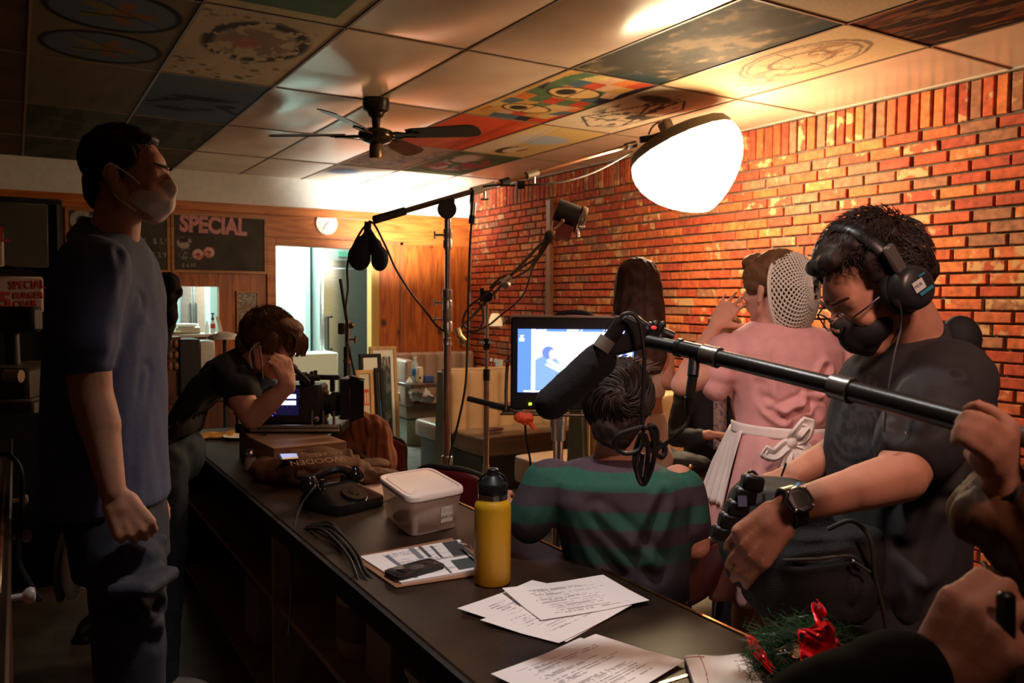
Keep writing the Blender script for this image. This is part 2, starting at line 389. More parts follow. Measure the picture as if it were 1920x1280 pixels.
def art(i, k, fn, sag=.006, n=(60, 110)):
    x0, x1, y0, y1 = cells[(i, k)]
    o = paintmesh('painted_tile', tile_pos(x0 + .008, x1 - .008, y0 + .008, y1 - .008, sag), fn, n[0], n[1], m_paint, ceil, smooth=True)
    return o
def blobs(u, v, seed, n, smin, smax, cx=(0, 1), cy=(0, 1)):
    r = np.random.RandomState(seed); m = np.zeros_like(u)
    for _ in range(n):
        x, y = r.uniform(*cx), r.uniform(*cy); a = r.uniform(0, 3.14); s = r.uniform(smin, smax); q = r.uniform(.3, 1)
        du, dv = (u - x), (v - y) * 2; uu = du * math.cos(a) + dv * math.sin(a); vv = -du * math.sin(a) + dv * math.cos(a)
        m = np.maximum(m, 1 - sst(np.hypot(uu / s, vv / (s * q)) + .5 * (fbm(u, v, 14, seed) - .5), .8, 1.1))
    return m
def art_wreath(u, v):
    c = flat_col(u, (.44, .36, .24)) * (.85 + .3 * fbm(u, v, 3, 1))[..., None]
    r = np.hypot((u - .52) / .36, (v - .36) / .24); c = mixc(c, (.05, .045, .04), (1 - sst(np.abs(r - 1), .05, .24)) * (fbm(u, v, 16, 2) > .45))
    c = mixc(c, (.16, .11, .09), ellm(u, v, .52, .36, .3, .19, .2) * .75 * (fbm(u, v, 9, 4) > .46)); c = mixc(c, (.35, .12, .06), ellm(u, v, .45, .38, .1, .07, .4) * .7)
    c = mixc(c, (.07, .08, .06), blobs(u, v, 5, 26, .02, .05, cy=(.66, .97)) * .8); c = mixc(c, (.09, .09, .07), blobs(u, v, 8, 14, .015, .04, cy=(.02, .14)) * .7)
    c = mixc(c, (.35, .04, .03), blobs(u, v, 9, 3, .02, .03, cy=(.7, .95), cx=(0, .3))); return c
def art_birds(u, v):
    c = flat_col(u, (.085, .12, .16)) * (.8 + .4 * fbm(u, v, 3, 3))[..., None]
    b = np.zeros_like(u)
    for q in [(.35, .72, .22, .045), (.62, .66, .12, .03), (.5, .42, .3, .05), (.8, .55, .12, .04), (.25, .5, .12, .03)]: b = np.maximum(b, ellm(u, v, *q, .25))
    for q in [(.05, .62, .35, .45), (.7, .55, .97, .7), (.45, .42, .85, .4)]: b = np.maximum(b, seg(u, v, *q, .035, 2))
    c = mixc(c, (.022, .018, .018), b); return mixc(c, (.10, .09, .04), ellm(u, v, .6, .12, .4, .06, .5) * .5)
def art_medallion(u, v):
    c = flat_col(u, (.15, .115, .07)) * (.85 + .3 * fbm(u, v, 4, 7))[..., None]
    for cy in (.27, .76):
        c = mixc(c, (.010, .010, .010), ellm(u, v, .5, cy, .46, .235, .03)); c = mixc(c, (.085, .11, .13), ellm(u, v, .5, cy, .415, .20, .03))
        a = np.arctan2((v - cy) * 2, u - .52); r = np.hypot(u - .52, (v - cy) * 2)
        star = 1 - sst(r, .16 + .1 * np.cos(5 * a), .2 + .1 * np.cos(5 * a)); c = mixc(c, (.20, .085, .035), star); c = mixc(c, (.16, .13, .05), star * (u < .5))
        c = mixc(c, (.03, .05, .04), seg(u, v, .3, cy + .05, .62, cy + .03, .02, 2)); c = mixc(c, (.015, .015, .015), seg(u, v, .3, cy - .15, .85, cy + .12, .006, 2))
    return c
def art_dusk(u, v):
    c = flat_col(u, (.07, .066, .045)) * (.5 + fbm(u, v, 2.5, 11))[..., None]; c = mixc(c, (.035, .03, .025), sst(fbm(u, v * .4, 6, 12), .5, .6) * .7); return mixc(c, (.16, .15, .07), seg(u, v, .1, .3, .9, .5, .02, 2) * .5)
def art_rust(u, v):
    return flat_col(u, (.09, .05, .03)) * (.4 + 1.1 * fbm(u, v * 3, 2.5, 15))[..., None]
def art_tan(u, v): return flat_col(u, (.15, .12, .075)) * (.8 + .4 * fbm(u * 3, v, 4, 16))[..., None]
def art_green(u, v):
    c = flat_col(u, (.40, .36, .22)) * (.9 + .2 * fbm(u, v, 4, 18))[..., None]; m = ((u > .12) & (u < .88) & (v > .14) & (v < .93)).astype(float); return mixc(c, (.07, .13, .09), m) * (.8 + .4 * fbm(u, v, 8, 19))[..., None]
def art_clouds(u, v):
    n = fbm(u * 1.2, v * 2 + .5 * u, 4, 21, 5); n2 = fbm(u, v * 2, 9, 22); c = flat_col(u, (.05, .042, .026))
    c = mixc(c, (.13, .10, .06), sst(n, .42, .6)); c = mixc(c, (.46, .32, .17), sst(n * .6 + n2 * .4, .56, .66) * .8); c = mixc(c, (.02, .035, .04), ellm(u, v, .75, .97, .3, .08, .5))
    return mixc(c, (.03, .045, .05), ellm(u, v, .95, .05, .2, .12, .5))
def art_comic(u, v):
    r = np.random.RandomState(4); c = flat_col(u, (.5, .24, .08)); gx = np.floor(v * 9); gy = np.floor(u * 6 + .5 * np.sin(v * 9))
    pal = np.array([(.55, .30, .08), (.5, .07, .03), (.55, .40, .16), (.08, .14, .17), (.6, .18, .04), (.10, .16, .08), (.03, .03, .05), (.58, .34, .2)])
    idx = ((gx * 7 + gy * 13 + (gx * gy) % 5) % len(pal)).astype(int); c = pal[idx] * (.7 + .5 * fbm(u, v * 2, 9, 25))[..., None]
    for (x, y, w, h) in [(.5, .32, .27, .09), (.45, .72, .26, .08)]:
        c = mixc(c, (.03, .02, .015), ellm(u, v, x, y, w + .03, h + .015, .05)); c = mixc(c, (.66, .42, .17), ellm(u, v, x, y, w, h, .05)); c = mixc(c, (.04, .03, .03), ellm(u, v, x - .1, y, .10, h * .6, .1)); c = mixc(c, (.04, .03, .03), seg(u, v, x + .02, y - h, x + .02, y + h, .012, 2))
    c = mixc(c, (.62, .36, .12), (1 - sst(np.abs(u - .04), 0, .05)) + 0); return c * .95
def art_red(u, v):
    c = flat_col(u, (.62, .085, .03)) * (.8 + .4 * fbm(u * .6, v, 5, 31))[..., None]; c = mixc(c, (.35, .03, .02), seg(u, v, .72, .05, .8, .95, .05, 2) * .5); return mixc(c, (.75, .22, .06), sst(fbm(u, v * .5, 3, 33), .5, .7) * .5)
def art_mottle(u, v):
    c = flat_col(u, (.38, .28, .24)); c = mixc(c, (.15, .12, .14), sst(fbm(u, v * 2, 16, 41), .5, .6) * .8); return mixc(c, (.5, .33, .2), sst(fbm(u, v, 7, 43), .5, .65) * .6)
def art_sky(u, v):
    c = flat_col(u, (.62, .58, .5)); c = mixc(c, (.10, .18, .34), ellm(u, v, .28, .3, .25, .16, .4) * .9); return mixc(c, (.2, .3, .5), ellm(u, v, .9, .75, .3, .12, .5) * .6)
def art_oval(u, v):
    c = flat_col(u, (.60, .42, .24)) * (.92 + .16 * fbm(u, v, 3, 51))[..., None]; w = .03 * (fbm(u, v, 9, 52) - .5) * 4
    r = np.hypot((u - .45) / .34, (v - .38) / .3) + w
    for q, t in ((1, .03), (.88, .02), (.5, .03)): c = mixc(c, (.12, .085, .07), (1 - sst(np.abs(r - q), t * .5, t * 2)) * .8)
    for a in np.linspace(0, 6.28, 9): c = mixc(c, (.14, .09, .07), seg(u, v, .45 + .12 * math.cos(a), .38 + .1 * math.sin(a), .45 + .3 * math.cos(a), .38 + .27 * math.sin(a), .007, 2) * .8)
    c = mixc(c, (.24, .17, .14), ellm(u, v, .6, .66, .22, .12, .3) * .7 * (fbm(u, v, 9, 55) > .4)); c = mixc(c, (.33, .16, .08), ellm(u, v, .4, .22, .14, .1, .4) * .8 * (fbm(u, v, 12, 56) > .45))
    c = mixc(c, (.12, .10, .12), blobs(u, v, 57, 4, .03, .08, cx=(.6, .8), cy=(.5, .85)) * .7); return c
def art_car(u, v):
    c = flat_col(u, (.66, .56, .40)); b = np.zeros_like(u)
    for q in [(.15, .72, .5, .9), (.5, .9, .8, .82), (.15, .72, .35, .35), (.35, .35, .6, .15), (.6, .15, .85, .3), (.85, .3, .8, .82), (.3, .55, .75, .5), (.4, .3, .7, .62), (.25, .65, .5, .45), (.5, .25, .78, .75), (.2, .7, .75, .66)]: b = np.maximum(b, seg(u, v, *q, .016, 2))
    b = np.maximum(b, ellm(u, v, .62, .55, .09, .07, .2)); b = np.maximum(b, ellm(u, v, .3, .2, .22, .06, .3)); b = np.maximum(b, sst(fbm(u, v, 14, 61), .6, .64) * ellm(u, v, .5, .5, .38, .38, .3))
    return mixc(c, (.035, .03, .03), b * .92)
def art_board(u, v):
    c = flat_col(u, (.66, .50, .20)); c = mixc(c, (.42, .52, .62), ellm(u, v, .5, .38, .36, .14, .15)); c = mixc(c, (.75, .68, .5), ellm(u, v, .2, .6, .18, .5, .4) * .7)
    c = mixc(c, (.06, .05, .04), ellm(u, v, .52, .78, .17, .15, .05)); c = mixc(c, (.72, .62, .40), ellm(u, v, .58, .76, .14, .13, .05)); c = mixc(c, (.3, .12, .10), ellm(u, v, .66, .74, .04, .08, .2)); 
    c = mixc(c, (.4, .35, .3), seg(u, v, .2, .02, .45, .7, .006, 2)); return mixc(c, (.4, .35, .3), seg(u, v, .32, .02, .5, .65, .006, 2))
def art_dance(u, v):
    c = flat_col(u, (.07, .115, .05)) * (.7 + .6 * fbm(u, v, 5, 71))[..., None]; m = np.maximum(ellm(u, v, .5, .62, .3, .2, .3), ellm(u, v, .35, .3, .2, .22, .3)) * (fbm(u, v * 1.5, 6, 72) > .42)
    c = mixc(c, (.58, .46, .38), m); c = mixc(c, (.38, .045, .07), sst(fbm(u, v * 1.5, 7, 73), .54, .6) * ellm(u, v, .5, .5, .42, .42, .3)); return mixc(c, (.1, .04, .12), blobs(u, v, 75, 4, .05, .1, cy=(.3, .8)) * .7)
def art_fruit(u, v):
    c = flat_col(u, (.46, .35, .22)); c = mixc(c, (.035, .03, .04), blobs(u, v, 81, 16, .04, .09, cx=(.35, .7), cy=(.45, .9))); c = mixc(c, (.10, .06, .03), ellm(u, v, .6, .12, .4, .14, .3) * .9); return mixc(c, (.4, .3, .18), ellm(u, v, .6, .12, .22, .06, .3))
def art_dark(u, v):
    c = flat_col(u, (.022, .014, .012)); s = sst(fbm(u * 1.2 + v * .2, v * .25 + u * .1, 22, 91), .6, .72); c = mixc(c, (.18, .08, .04), s); return mixc(c, (.22, .05, .02), sst(fbm(u, v * .5, 7, 93), .58, .7) * .7)
for key, fn, sg in [((-1, 2), art_tan, .004), ((-2, 0), art_rust, .003), ((-2, 1), art_rust, .003), ((-2, 2), art_rust, .003), ((-2, 3), art_rust, .003), ((-2, 4), art_rust, .003), ((-1, 4), art_tan, .003), ((0, 3), art_wreath, .004), ((0, 2), art_birds, .004), ((-1, 3), art_medallion, .003), ((0, 1), art_dusk, .003), ((0, 0), art_rust, .003), ((-1, 1), art_dusk, .003), ((-1, 0), art_dusk, .003),
                ((0, 4), art_green, .003), ((3, 4), art_clouds, .004), ((3, 3), art_comic, .007), ((3, 2), art_red, .006), ((3, 1), art_mottle, .004), ((3, 0), art_sky, .003),
                ((4, 4), art_oval, .006), ((4, 3), art_car, .012), ((4, 2), art_board, .008), ((4, 1), art_dance, .004), ((3, 5), art_fruit, .003), ((4, 5), art_dark, .003)]:
    art(key[0], key[1], fn, sg)

# brick wall on the right
def brick_wall():
    r = random.Random(11); vs = []; fs = []; cols = []
    pal = [(.46, .085, .030), (.50, .11, .036), (.42, .07, .028), (.54, .15, .045), (.36, .06, .03), (.46, .11, .042), (.30, .12, .065), (.40, .065, .03)]
    def brick(y0, y1, z0, z1):
        d = .040 + r.uniform(-.006, .004); j = lambda: r.uniform(-.0018, .0018); c = r.choice(pal); a = r.random()
        b = .004; k = len(vs)
        Y = [y0 + j(), y1 + j()]; Z = [z0 + j(), z1 + j()]
        for x, q in ((0, 0), (d - b, 0), (d, b)):
            for (yy, zz) in ((Y[0] + q, Z[0] + q), (Y[1] - q, Z[0] + q), (Y[1] - q, Z[1] - q), (Y[0] + q, Z[1] - q)):
                vs.append((WX + .040 - x + j() * .5, yy, zz)); cols.append((*c, a))
        fs.append((k + 8, k + 9, k + 10, k + 11))
        for lv in (0, 4):
            for e in range(4): fs.append((k + lv + e, k + lv + (e + 1) % 4, k + lv + 4 + (e + 1) % 4, k + lv + 4 + e))
    y = -1.2
    while y < BY - .03:
        wd = .057 + r.uniform(-.004, .005); gp = r.uniform(.012, .018)
        brick(y, min(y + wd, BY), 2.495 + r.uniform(-.004, .004), CZ - .012); y += wd + gp
    z = 2.483; row = 0
    while z > .02:
        y = -1.2 - (.108 if row % 2 else 0) + r.uniform(-.01, .01)
        while y < BY - .02:
            wd = .2 + r.uniform(-.008, .008); gp = r.uniform(.012, .022)
            if y + wd > -1.15: brick(max(y, -1.2), min(y + wd, BY), z - .0555, z)
            y += wd + gp
        z -= .0685; row += 1
    me = bpy.data.meshes.new('bricks'); me.from_pydata(vs, [], fs); a = me.color_attributes.new('Col', 'FLOAT_COLOR', 'POINT'); a.data.foreach_set('color', np.array(cols).ravel())
    bm = bmesh.new(); bm.from_mesh(me); bmesh.ops.recalc_face_normals(bm, faces=bm.faces); bm.to_mesh(me); bm.free()
    m = bpy.data.materials.new('brick_face'); m.use_nodes = True; nt = m.node_tree; N = nt.nodes; L = nt.links; b = N['Principled BSDF']; b.inputs['Roughness'].default_value = .75; b.inputs['Specular IOR Level'].default_value = .25
    at = N.new('ShaderNodeAttribute'); at.attribute_name = 'Col'; tc = N.new('ShaderNodeTexCoord')
    n1 = N.new('ShaderNodeTexNoise'); n1.inputs['Scale'].default_value = 22; n1.inputs['Detail'].default_value = 7; L.new(tc.outputs['Object'], n1.inputs['Vector'])
    n2 = N.new('ShaderNodeTexNoise'); n2.inputs['Scale'].default_value = 14; n2.inputs['Detail'].default_value = 4; L.new(tc.outputs['Object'], n2.inputs['Vector'])
    # stains: whitish wash on bricks whose random value is high
    ad = N.new('ShaderNodeMath'); ad.operation = 'ADD'; L.new(n2.outputs[0], ad.inputs[0])
    ml = N.new('ShaderNodeMath'); ml.operation = 'MULTIPLY'; ml.inputs[1].default_value = .42; L.new(at.outputs['Alpha'], ml.inputs[0]); L.new(ml.outputs[0], ad.inputs[1])
    r1 = N.new('ShaderNodeMapRange'); r1.inputs[1].default_value = .87; r1.inputs[2].default_value = .96; L.new(ad.outputs[0], r1.inputs[0])
    mx = N.new('ShaderNodeMix'); mx.data_type = 'RGBA'; L.new(r1.outputs[0], mx.inputs[0]); mx.inputs[7].default_value = (.50, .28, .13, 1)
    sc = N.new('ShaderNodeMapRange'); sc.inputs[1].default_value = .3; sc.inputs[2].default_value = .7; sc.inputs[3].default_value = .62; sc.inputs[4].default_value = 1.25; L.new(n1.outputs[0], sc.inputs[0])
    vm = N.new('ShaderNodeVectorMath'); vm.operation = 'SCALE'; L.new(at.outputs[0], vm.inputs[0]); L.new(sc.outputs[0], vm.inputs['Scale']); L.new(vm.outputs[0], mx.inputs[6]); L.new(mx.outputs[2], b.inputs['Base Color'])
    bp = N.new('ShaderNodeBump'); bp.inputs['Strength'].default_value = .5; bp.inputs['Distance'].default_value = .006; L.new(n1.outputs[0], bp.inputs['Height']); L.new(bp.outputs[0], b.inputs['Normal'])
    me.materials.append(m); return me
wr = MB(); wr.bb((WX + .024, -1.3, 0), (WX + .2, BY, CZ + .05)); wro = struct(wr.build('wall_right', m_mortar, smooth=False))
bo = bpy.data.objects.new('bricks', brick_wall()); C.objects.link(bo); bo.parent = wro
tp = MB(); q = onx(1030, 480, WX - .03); tp.bb((WX - .05, q.y - .035, 0), (WX - .002, q.y + .035, 2.47)); struct(tp.build('trim_1', wood('post_wood', (.20, .075, .035), (.12, .04, .02)), bev=.004))

# back wall: pine panelling with a doorway and a serving hatch, plaster soffit band above
DX0, DX1, DZ = 2.25, 3.26, 2.03; HX0, HX1, HZ0, HZ1 = .85, 1.70, 1.155, 1.61; PT = 2.42
mb = MB()
def wbox(x0, x1, z0, z1, t=.06): mb.bb((x0, BY, z0), (x1, BY + t, z1))
x = -2.2; r = random.Random(5); edges = []
while x < WX:
    edges.append(x); x += r.choice((.14, .17, .2, .24))
edges.append(WX)
for a, b in zip(edges[:-1], edges[1:]):
    zs = [(0, PT)]
    cuts = []
    for (c0, c1, z0, z1) in ((DX0, DX1, 0, DZ), (HX0, HX1, HZ0, HZ1)):
        if b > c0 and a < c1: cuts.append((c0, c1, z0, z1))
    segs = [(a, b)]
    def emit(xa, xb, z0, z1):
        if xb - xa > .003: mb.bb((xa + .0012, BY + r.uniform(0, .002), z0), (xb - .0012, BY + .06, z1))
    if not cuts: emit(a, b, 0, 2.10)
    else:
        c0, c1, z0, z1 = cuts[0]
        if a < c0: emit(a, c0, 0, 2.10)
        if b > c1: emit(c1, b, 0, 2.10)
        xa, xb = max(a, c0), min(b, c1)
        if z0 > 0: emit(xa, xb, 0, z0)
        emit(xa, xb, z1, 2.10)
wb = struct(mb.build('wall_back', m_pine, smooth=False))
mb = MB(); mb.bb((-2.2, BY - .004, 2.10), (WX, BY + .06, 2.335)); mb.build('upper_board', m_pinex, wb, smooth=False)
mb = MB(); mb.bb((-2.2, BY - .03, 2.335), (WX, BY + .06, PT)); mb.build('cornice_board', m_pinex, wb, smooth=False, bev=.006)
mb = MB(); mb.bb((-2.2, BY - .012, PT), (WX, BY + .06, CZ + .05)); mb.build('soffit_band', m_plaster, wb, smooth=False)
mb = MB(); mb.bb((DX1 + .34, BY - .012, .0), (DX1 + .375, BY, 2.12)); mb.bb((DX0 - .3, BY - .012, 2.09), (DX1 + .375, BY, 2.125)); mb.build('moulding', wood('moulding_dark', (.36, .12, .03), (.22, .06, .015)), wb, smooth=False)
dt = MB(); dt.bb((DX0 - .09, BY - .03, 0), (DX0, BY + .1, DZ + .08)); dt.bb((DX0 + .0005, BY - .03, DZ), (DX1 + .11, BY + .1, DZ + .08)); struct(dt.build('trim_2', m_pinex, bev=.004, smooth=False))
dt = MB(); dt.bb((DX1, BY - .03, 0), (DX1 + .09, BY + .1, DZ)); struct(dt.build('trim_3', mat('yellow_jamb', (.58, .36, .08), .45, noise=.15, nscale=9, stretch=(1, 1, .1)), bev=.004, smooth=False))
dt = MB(); dt.bb((HX0 - .05, BY - .12, HZ0 - .025), (HX1 + .03, BY + .3, HZ0)); struct(dt.build('trim_4', mat('hatch_sill', (.62, .55, .42), .35), smooth=False))
# kitchen beyond
m_kw = mat('kitchen_white', (.70, .80, .74), .45); m_kt = mat('kitchen_teal', (.38, .50, .48), .4)
struct(MB().bb((-2.2, 11.4, 0), (WX, 11.5, CZ)).build('wall_kitchen', m_kw, smooth=False))
struct(MB().bb((-2.2, BY + .06, CZ - .02), (WX, 11.5, CZ + .03)).build('ceiling_kitchen', m_white, smooth=False))
struct(MB().bb((WX, BY, 0), (WX + .1, 11.5, CZ)).build('wall_kitchen_right', m_kw, smooth=False))
q0 = ony(572, 600, 9.6); q1 = ony(606, 600, 9.6)
kp = MB(); kp.bb((q0.x, 9.6, 0), (ony(600, 600, 9.3).x - .02, 11.4, CZ)); struct(kp.build('wall_kitchen_partition', m_kt, smooth=False))
kp = MB(); q0 = ony(450, 600, 10.3); q1 = ony(575, 600, 10.3); kp.bb((q0.x, 10.3, 0), (q1.x, 10.36, CZ)); struct(kp.build('wall_kitchen_panel', m_kw, smooth=False))
# side and rear walls behind the camera
struct(MB().bb((-2.3, -3, 0), (-2.2, 11.5, CZ)).build('wall_left', m_dark, smooth=False))
struct(MB().bb((-2.3, -3.1, 0), (WX + .2, -3, CZ)).build('wall_front', m_dark, smooth=False))
struct(MB().bb((WX + .014, -3, 0), (WX + .2, -1.3, CZ)).build('wall_right_rear', m_dark, smooth=False))

# kitchen things
t = thing('refrigerator', (2.9, 9.5, 0), 'tall stainless steel refrigerator seen through the kitchen doorway', 'refrigerator')
a = ony(600, 600, 9.3); b = ony(720, 600, 9.3)
MB().bb((a.x, 9.3, .08), (b.x + .3, 10.1, 2.12)).build('body', m_steel, t, bev=.01)
MB().bb((a.x + .02, 9.26, .1), (b.x + .3, 9.3, 1.86), bev=.01).build('door', m_steel, t)
q = ony(652, 468, 9.27); MB().bb((a.x + .02, 9.27, 1.95), (b.x + .3, 9.3, 2.11)).build('control_panel', mat('fridge_panel', (.42, .45, .44), .4), t)
MB().bb((q.x - .12, 9.255, 1.99), (q.x + .12, 9.27, 2.05)).build('display', mat('green_display', (.12, .35, .25), .4, emit=(.1, .5, .3), estr=.4), t)
q1 = ony(615, 594, 9.2); q2 = ony(615, 655, 9.2)
MB().tube([(q1.x + .06, 9.24, q1.z), (q1.x, 9.2, q1.z), (q1.x, 9.2, q2.z), (q1.x + .06, 9.24, q2.z)], .013).build('handle', m_blackm, t)
q1 = ony(553, 663, 8.9); q2 = ony(634, 668, 8.9)
t = tag(MB().bb((q1.x - .3, 8.9, 0), (q2.x, 9.25, q1.z), bev=.01).build('prep_counter', mat('white_laminate', (.80, .84, .78), .4)), 'white boxy counter just inside the kitchen doorway', 'counter')
t = thing('steel_cabinet', (1.3, 10.6, 0), 'pair of grey steel cabinet doors seen through the serving hatch', 'cabinet')
a = ony(338, 580, 10.3); b = ony(384, 580, 10.3)
MB().bb((a.x - .02, 10.3, 0), (b.x + .06, 10.9, 2.1)).build('body', m_kt, t)
xm = ony(362, 580, 10.28).x
for x0, x1 in ((a.x, xm - .005), (xm + .005, b.x)):
    d = MB().bb((x0, 10.27, .1), (x1, 10.3, 2.0), bev=.005).build('door', m_steel, t)
for xx in (xm - .03, xm + .03): MB().tube([(xx, 10.26, .95), (xx, 10.24, .97), (xx, 10.24, 1.42), (xx, 10.26, 1.44)], .008).build('handle', m_blackm, t)
# ================================================================== BACK-WALL FITTINGS
bk = MB(); bk.bb((-2.2, BY + .055, 0), (HX0, BY + .07, PT)).bb((HX1, BY + .055, 0), (DX0, BY + .07, PT)).bb((DX1, BY + .055, 0), (WX, BY + .07, PT)).bb((HX0, BY + .055, 0), (HX1, BY + .07, HZ0 - .03)).bb((HX0, BY + .055, HZ1), (HX1, BY + .07, PT)).bb((DX0, BY + .055, DZ), (DX1, BY + .07, PT))
bk.build('wall_lining', m_dark, wb, smooth=False)
m_chalk = mat('chalkboard_face', (.050, .044, .034), .7, noise=.3, nscale=5)
m_pink = mat('pink_chalk', (.66, .30, .32), .8, noise=.12, nscale=30)
m_grey = mat('grey_chalk', (.34, .34, .31), .8, noise=.2, nscale=60)
m_frame = wood('board_frame', (.45, .19, .05), (.28, .10, .03), axis='X')
def board(name, xa, ya, xb, yb, label, face, fr, fw=.028, y=BY - .035, cat='chalkboard'):
    a = ony(xa, ya, y); b = ony(xb, yb, y); t = thing(name, ((a.x + b.x) / 2, y, b.z), label, cat)
    MB().bb((a.x, y + .008, b.z), (b.x, y + .03, a.z)).build('board', face, t)
    m = MB()
    for q in (((a.x - fw, y, a.z), (b.x + fw, y + .032, a.z + fw)), ((a.x - fw, y, b.z - fw), (b.x + fw, y + .032, b.z)), ((a.x - fw, y, b.z), (a.x, y + .032, a.z)), ((b.x, y, b.z), (b.x + fw, y + .032, a.z))): m.bb(*q)
    m.build('frame', fr, t, bev=.003); return t, a, b, y
t, a, b, y = board('chalkboard', 326, 402, 496, 509, 'framed chalkboard with large pink SPECIAL lettering above the serving hatch', m_chalk, m_frame)
YF = Matrix.Rotation(math.pi / 2, 4, 'X')
def wtext(s, px, py, size, m, y, off=0, sx=1, tilt=0, parent=None, align='LEFT'):
    p = ony(px, py, y); return text(s, Matrix.Translation(p) @ YF @ Matrix.Rotation(tilt, 4, 'Z'), size, m, parent=parent, off=off, sx=sx, align=align)
wtext('SPECIAL', 337, 432, .215, m_pink, y + .006, off=.010, sx=.80, tilt=-.02, parent=t)
def flowercol(u, v):
    c = flat_col(u, (.05, .044, .034)); c = mixc(c, (.07, .05, .045), ellm(u, v, .5, .5, .5, .5, .5) * .4)
    c = mixc(c, (.42, .36, .34), ellm(u, v, .24, .78, .18, .17, .2) * (fbm(u, v, 7, 3) > .4)); c = mixc(c, (.06, .02, .03), ellm(u, v, .22, .86, .13, .08, .2))
    for x, yy in ((.58, .45), (.86, .52)):
        c = mixc(c, (.55, .20, .18), ellm(u, v, x, yy, .14, .16, .1)); c = mixc(c, (.72, .48, .46), ellm(u, v, x, yy, .13, .15, .1) * (fbm(u, v, 8, 5) > .52)); c = mixc(c, (.35, .04, .04), ellm(u, v, x, yy, .05, .05, .3))
    return mixc(c, (.25, .24, .22), ellm(u, v, .28, .42, .16, .18, .3) * (fbm(u, v * 2, 18, 8) > .55))
pa = ony(326, 440, y + .007); pb = ony(402, 506, y + .007)
paintmesh('drawing', lambda u, v: V((pa.x + .004 + (pb.x - pa.x) * u, y + .0065, pb.z + (pa.z - pb.z) * v)), flowercol, 60, 50, vcmat('chalk_drawing', .8), t)
wtext('$ 6.95', 341, 500, .05, m_grey, y + .006, parent=t)
t, a, b, y = board('chalkboard', 128, 394, 314, 506, 'framed chalkboard with grey price lines behind the standing man in blue', m_chalk, m_frame)
wtext('C', 132, 427, .21, m_grey, y + .006, off=.014, parent=t); wtext('OFFEE', 170, 427, .19, m_grey, y + .006, off=.012, sx=.6, parent=t)
wtext('BOX   $ 5.95', 243, 455, .075, m_grey, y + .006, sx=.9, parent=t); wtext('TEA     $ 3.95', 236, 481, .075, m_grey, y + .006, sx=.9, parent=t); wtext('MEAL  $ 4.50', 236, 500, .04, m_grey, y + .006, parent=t)
# clock
q = ony(613, 419, BY - .03)
t = thing('wall_clock', q, 'round white wall clock above the kitchen doorway', 'clock')
MB().lathe([(.0, -.0), (.115, 0), (.118, .012), (.112, .028), (.104, .028), (.102, .02), (0, .02)], q + V((0, .03, 0)), (0, -1, 0), 40).build('case', mat('clock_white', (.85, .82, .78), .35), t)
m = MB()
for k in range(12):
    A = k * math.pi / 6; m.box((0, 0, 0), (.006, .002, .016), Matrix.Translation(q + V((.085 * math.sin(A), .008, .085 * math.cos(A)))) @ Matrix.Rotation(A, 4, 'Y'))
m.build('hour_marks', mat('pale_pink', (.66, .45, .42), .5), t, smooth=False)
for nm, A, ln in (('hour_hand', 1.0, .045), ('minute_hand', -2.6, .07)):
    MB().box((0, 0, ln / 2), (.006, .002, ln), Matrix.Translation(q + V((0, .004, 0))) @ Matrix.Rotation(A, 4, 'Y')).build(nm, mat('hand_grey', (.4, .3, .28), .5), t, smooth=False)
# small framed picture
def piccol(u, v):
    c = flat_col(u, (.17, .13, .10)); c = mixc(c, (.36, .33, .30), sst(fbm(u, v * 2, 12, 9), .5, .6)); c = mixc(c, (.3, .1, .07), ellm(u, v, .5, .6, .3, .12, .3) * .5); return mixc(c, (.5, .46, .4), (fbm(u, v * 3, 16, 4) > .6) * (v > .75) * 1.0)
a = ony(447, 549, BY - .02); b = ony(482, 620, BY - .02)
t = thing('framed_picture', ((a.x + b.x) / 2, BY - .02, b.z), 'narrow upright picture of grey sketches in a thin wooden frame beside the serving hatch', 'picture')
paintmesh('picture', lambda u, v: V((a.x + (b.x - a.x) * u, BY - .018, b.z + (a.z - b.z) * v)), piccol, 30, 60, vcmat('print_paper', .5), t)
m = MB()
for q in (((a.x - .02, BY - .028, a.z), (b.x + .02, BY, a.z + .02)), ((a.x - .02, BY - .028, b.z - .02), (b.x + .02, BY, b.z)), ((a.x - .02, BY - .028, b.z), (a.x, BY, a.z)), ((b.x, BY - .028, b.z), (b.x + .02, BY, a.z))): m.bb(*q)
m.build('frame', m_frame, t, bev=.002)
# things on the hatch sill
HS = HZ0
def hs(px, y=BY + .02): q = ony(px, 620, y); return V((q.x, y, HS))
q = hs(399)
t = thing('hot_sauce_bottle', q, 'small clear bottle with black pump and red label on the hatch sill', 'bottle')
MB().lathe([(.022, 0), (.024, .01), (.024, .09), (.012, .12), (.012, .13)], q, n=16).build('body', mat('clear_bottle', (.8, .75, .7), .1, alpha=.6), t)
MB().lathe([(.0245, .05), (.0245, .095)], q, n=16, cap=False).build('label', mat('red_label', (.7, .06, .03), .5), t)
MB().lathe([(.013, .13), (.016, .15), (.008, .16), (.006, .185), (.016, .19), (.016, .2), (.002, .2)], q, n=12).build('pump', m_black, t)
q = hs(388)
t = tag(MB().lathe([(.02, 0), (.021, .07), (.010, .1), (.010, .12)], q, n=14).build('sauce_bottle', mat('clear_bottle', (.8, .75, .7), .1)), 'plain pale bottle left of the red-labelled one on the hatch sill', 'bottle')
q = hs(352, BY + .1)
t = thing('dish_box', q, 'squat metal food box with a white lid standing in the serving hatch', 'box')
MB().bb(q + V((-.12, -.1, 0)), q + V((.1, .1, .07)), bev=.01).build('body', mat('tin', (.45, .42, .35), .35, .6), t)
MB().lathe([(0, .07), (.11, .07), (.12, .078), (.12, .095), (.0, .10)], q + V((-.02, 0, 0)), n=24).build('lid', m_white, t)
q = hs(322, BY - .04)
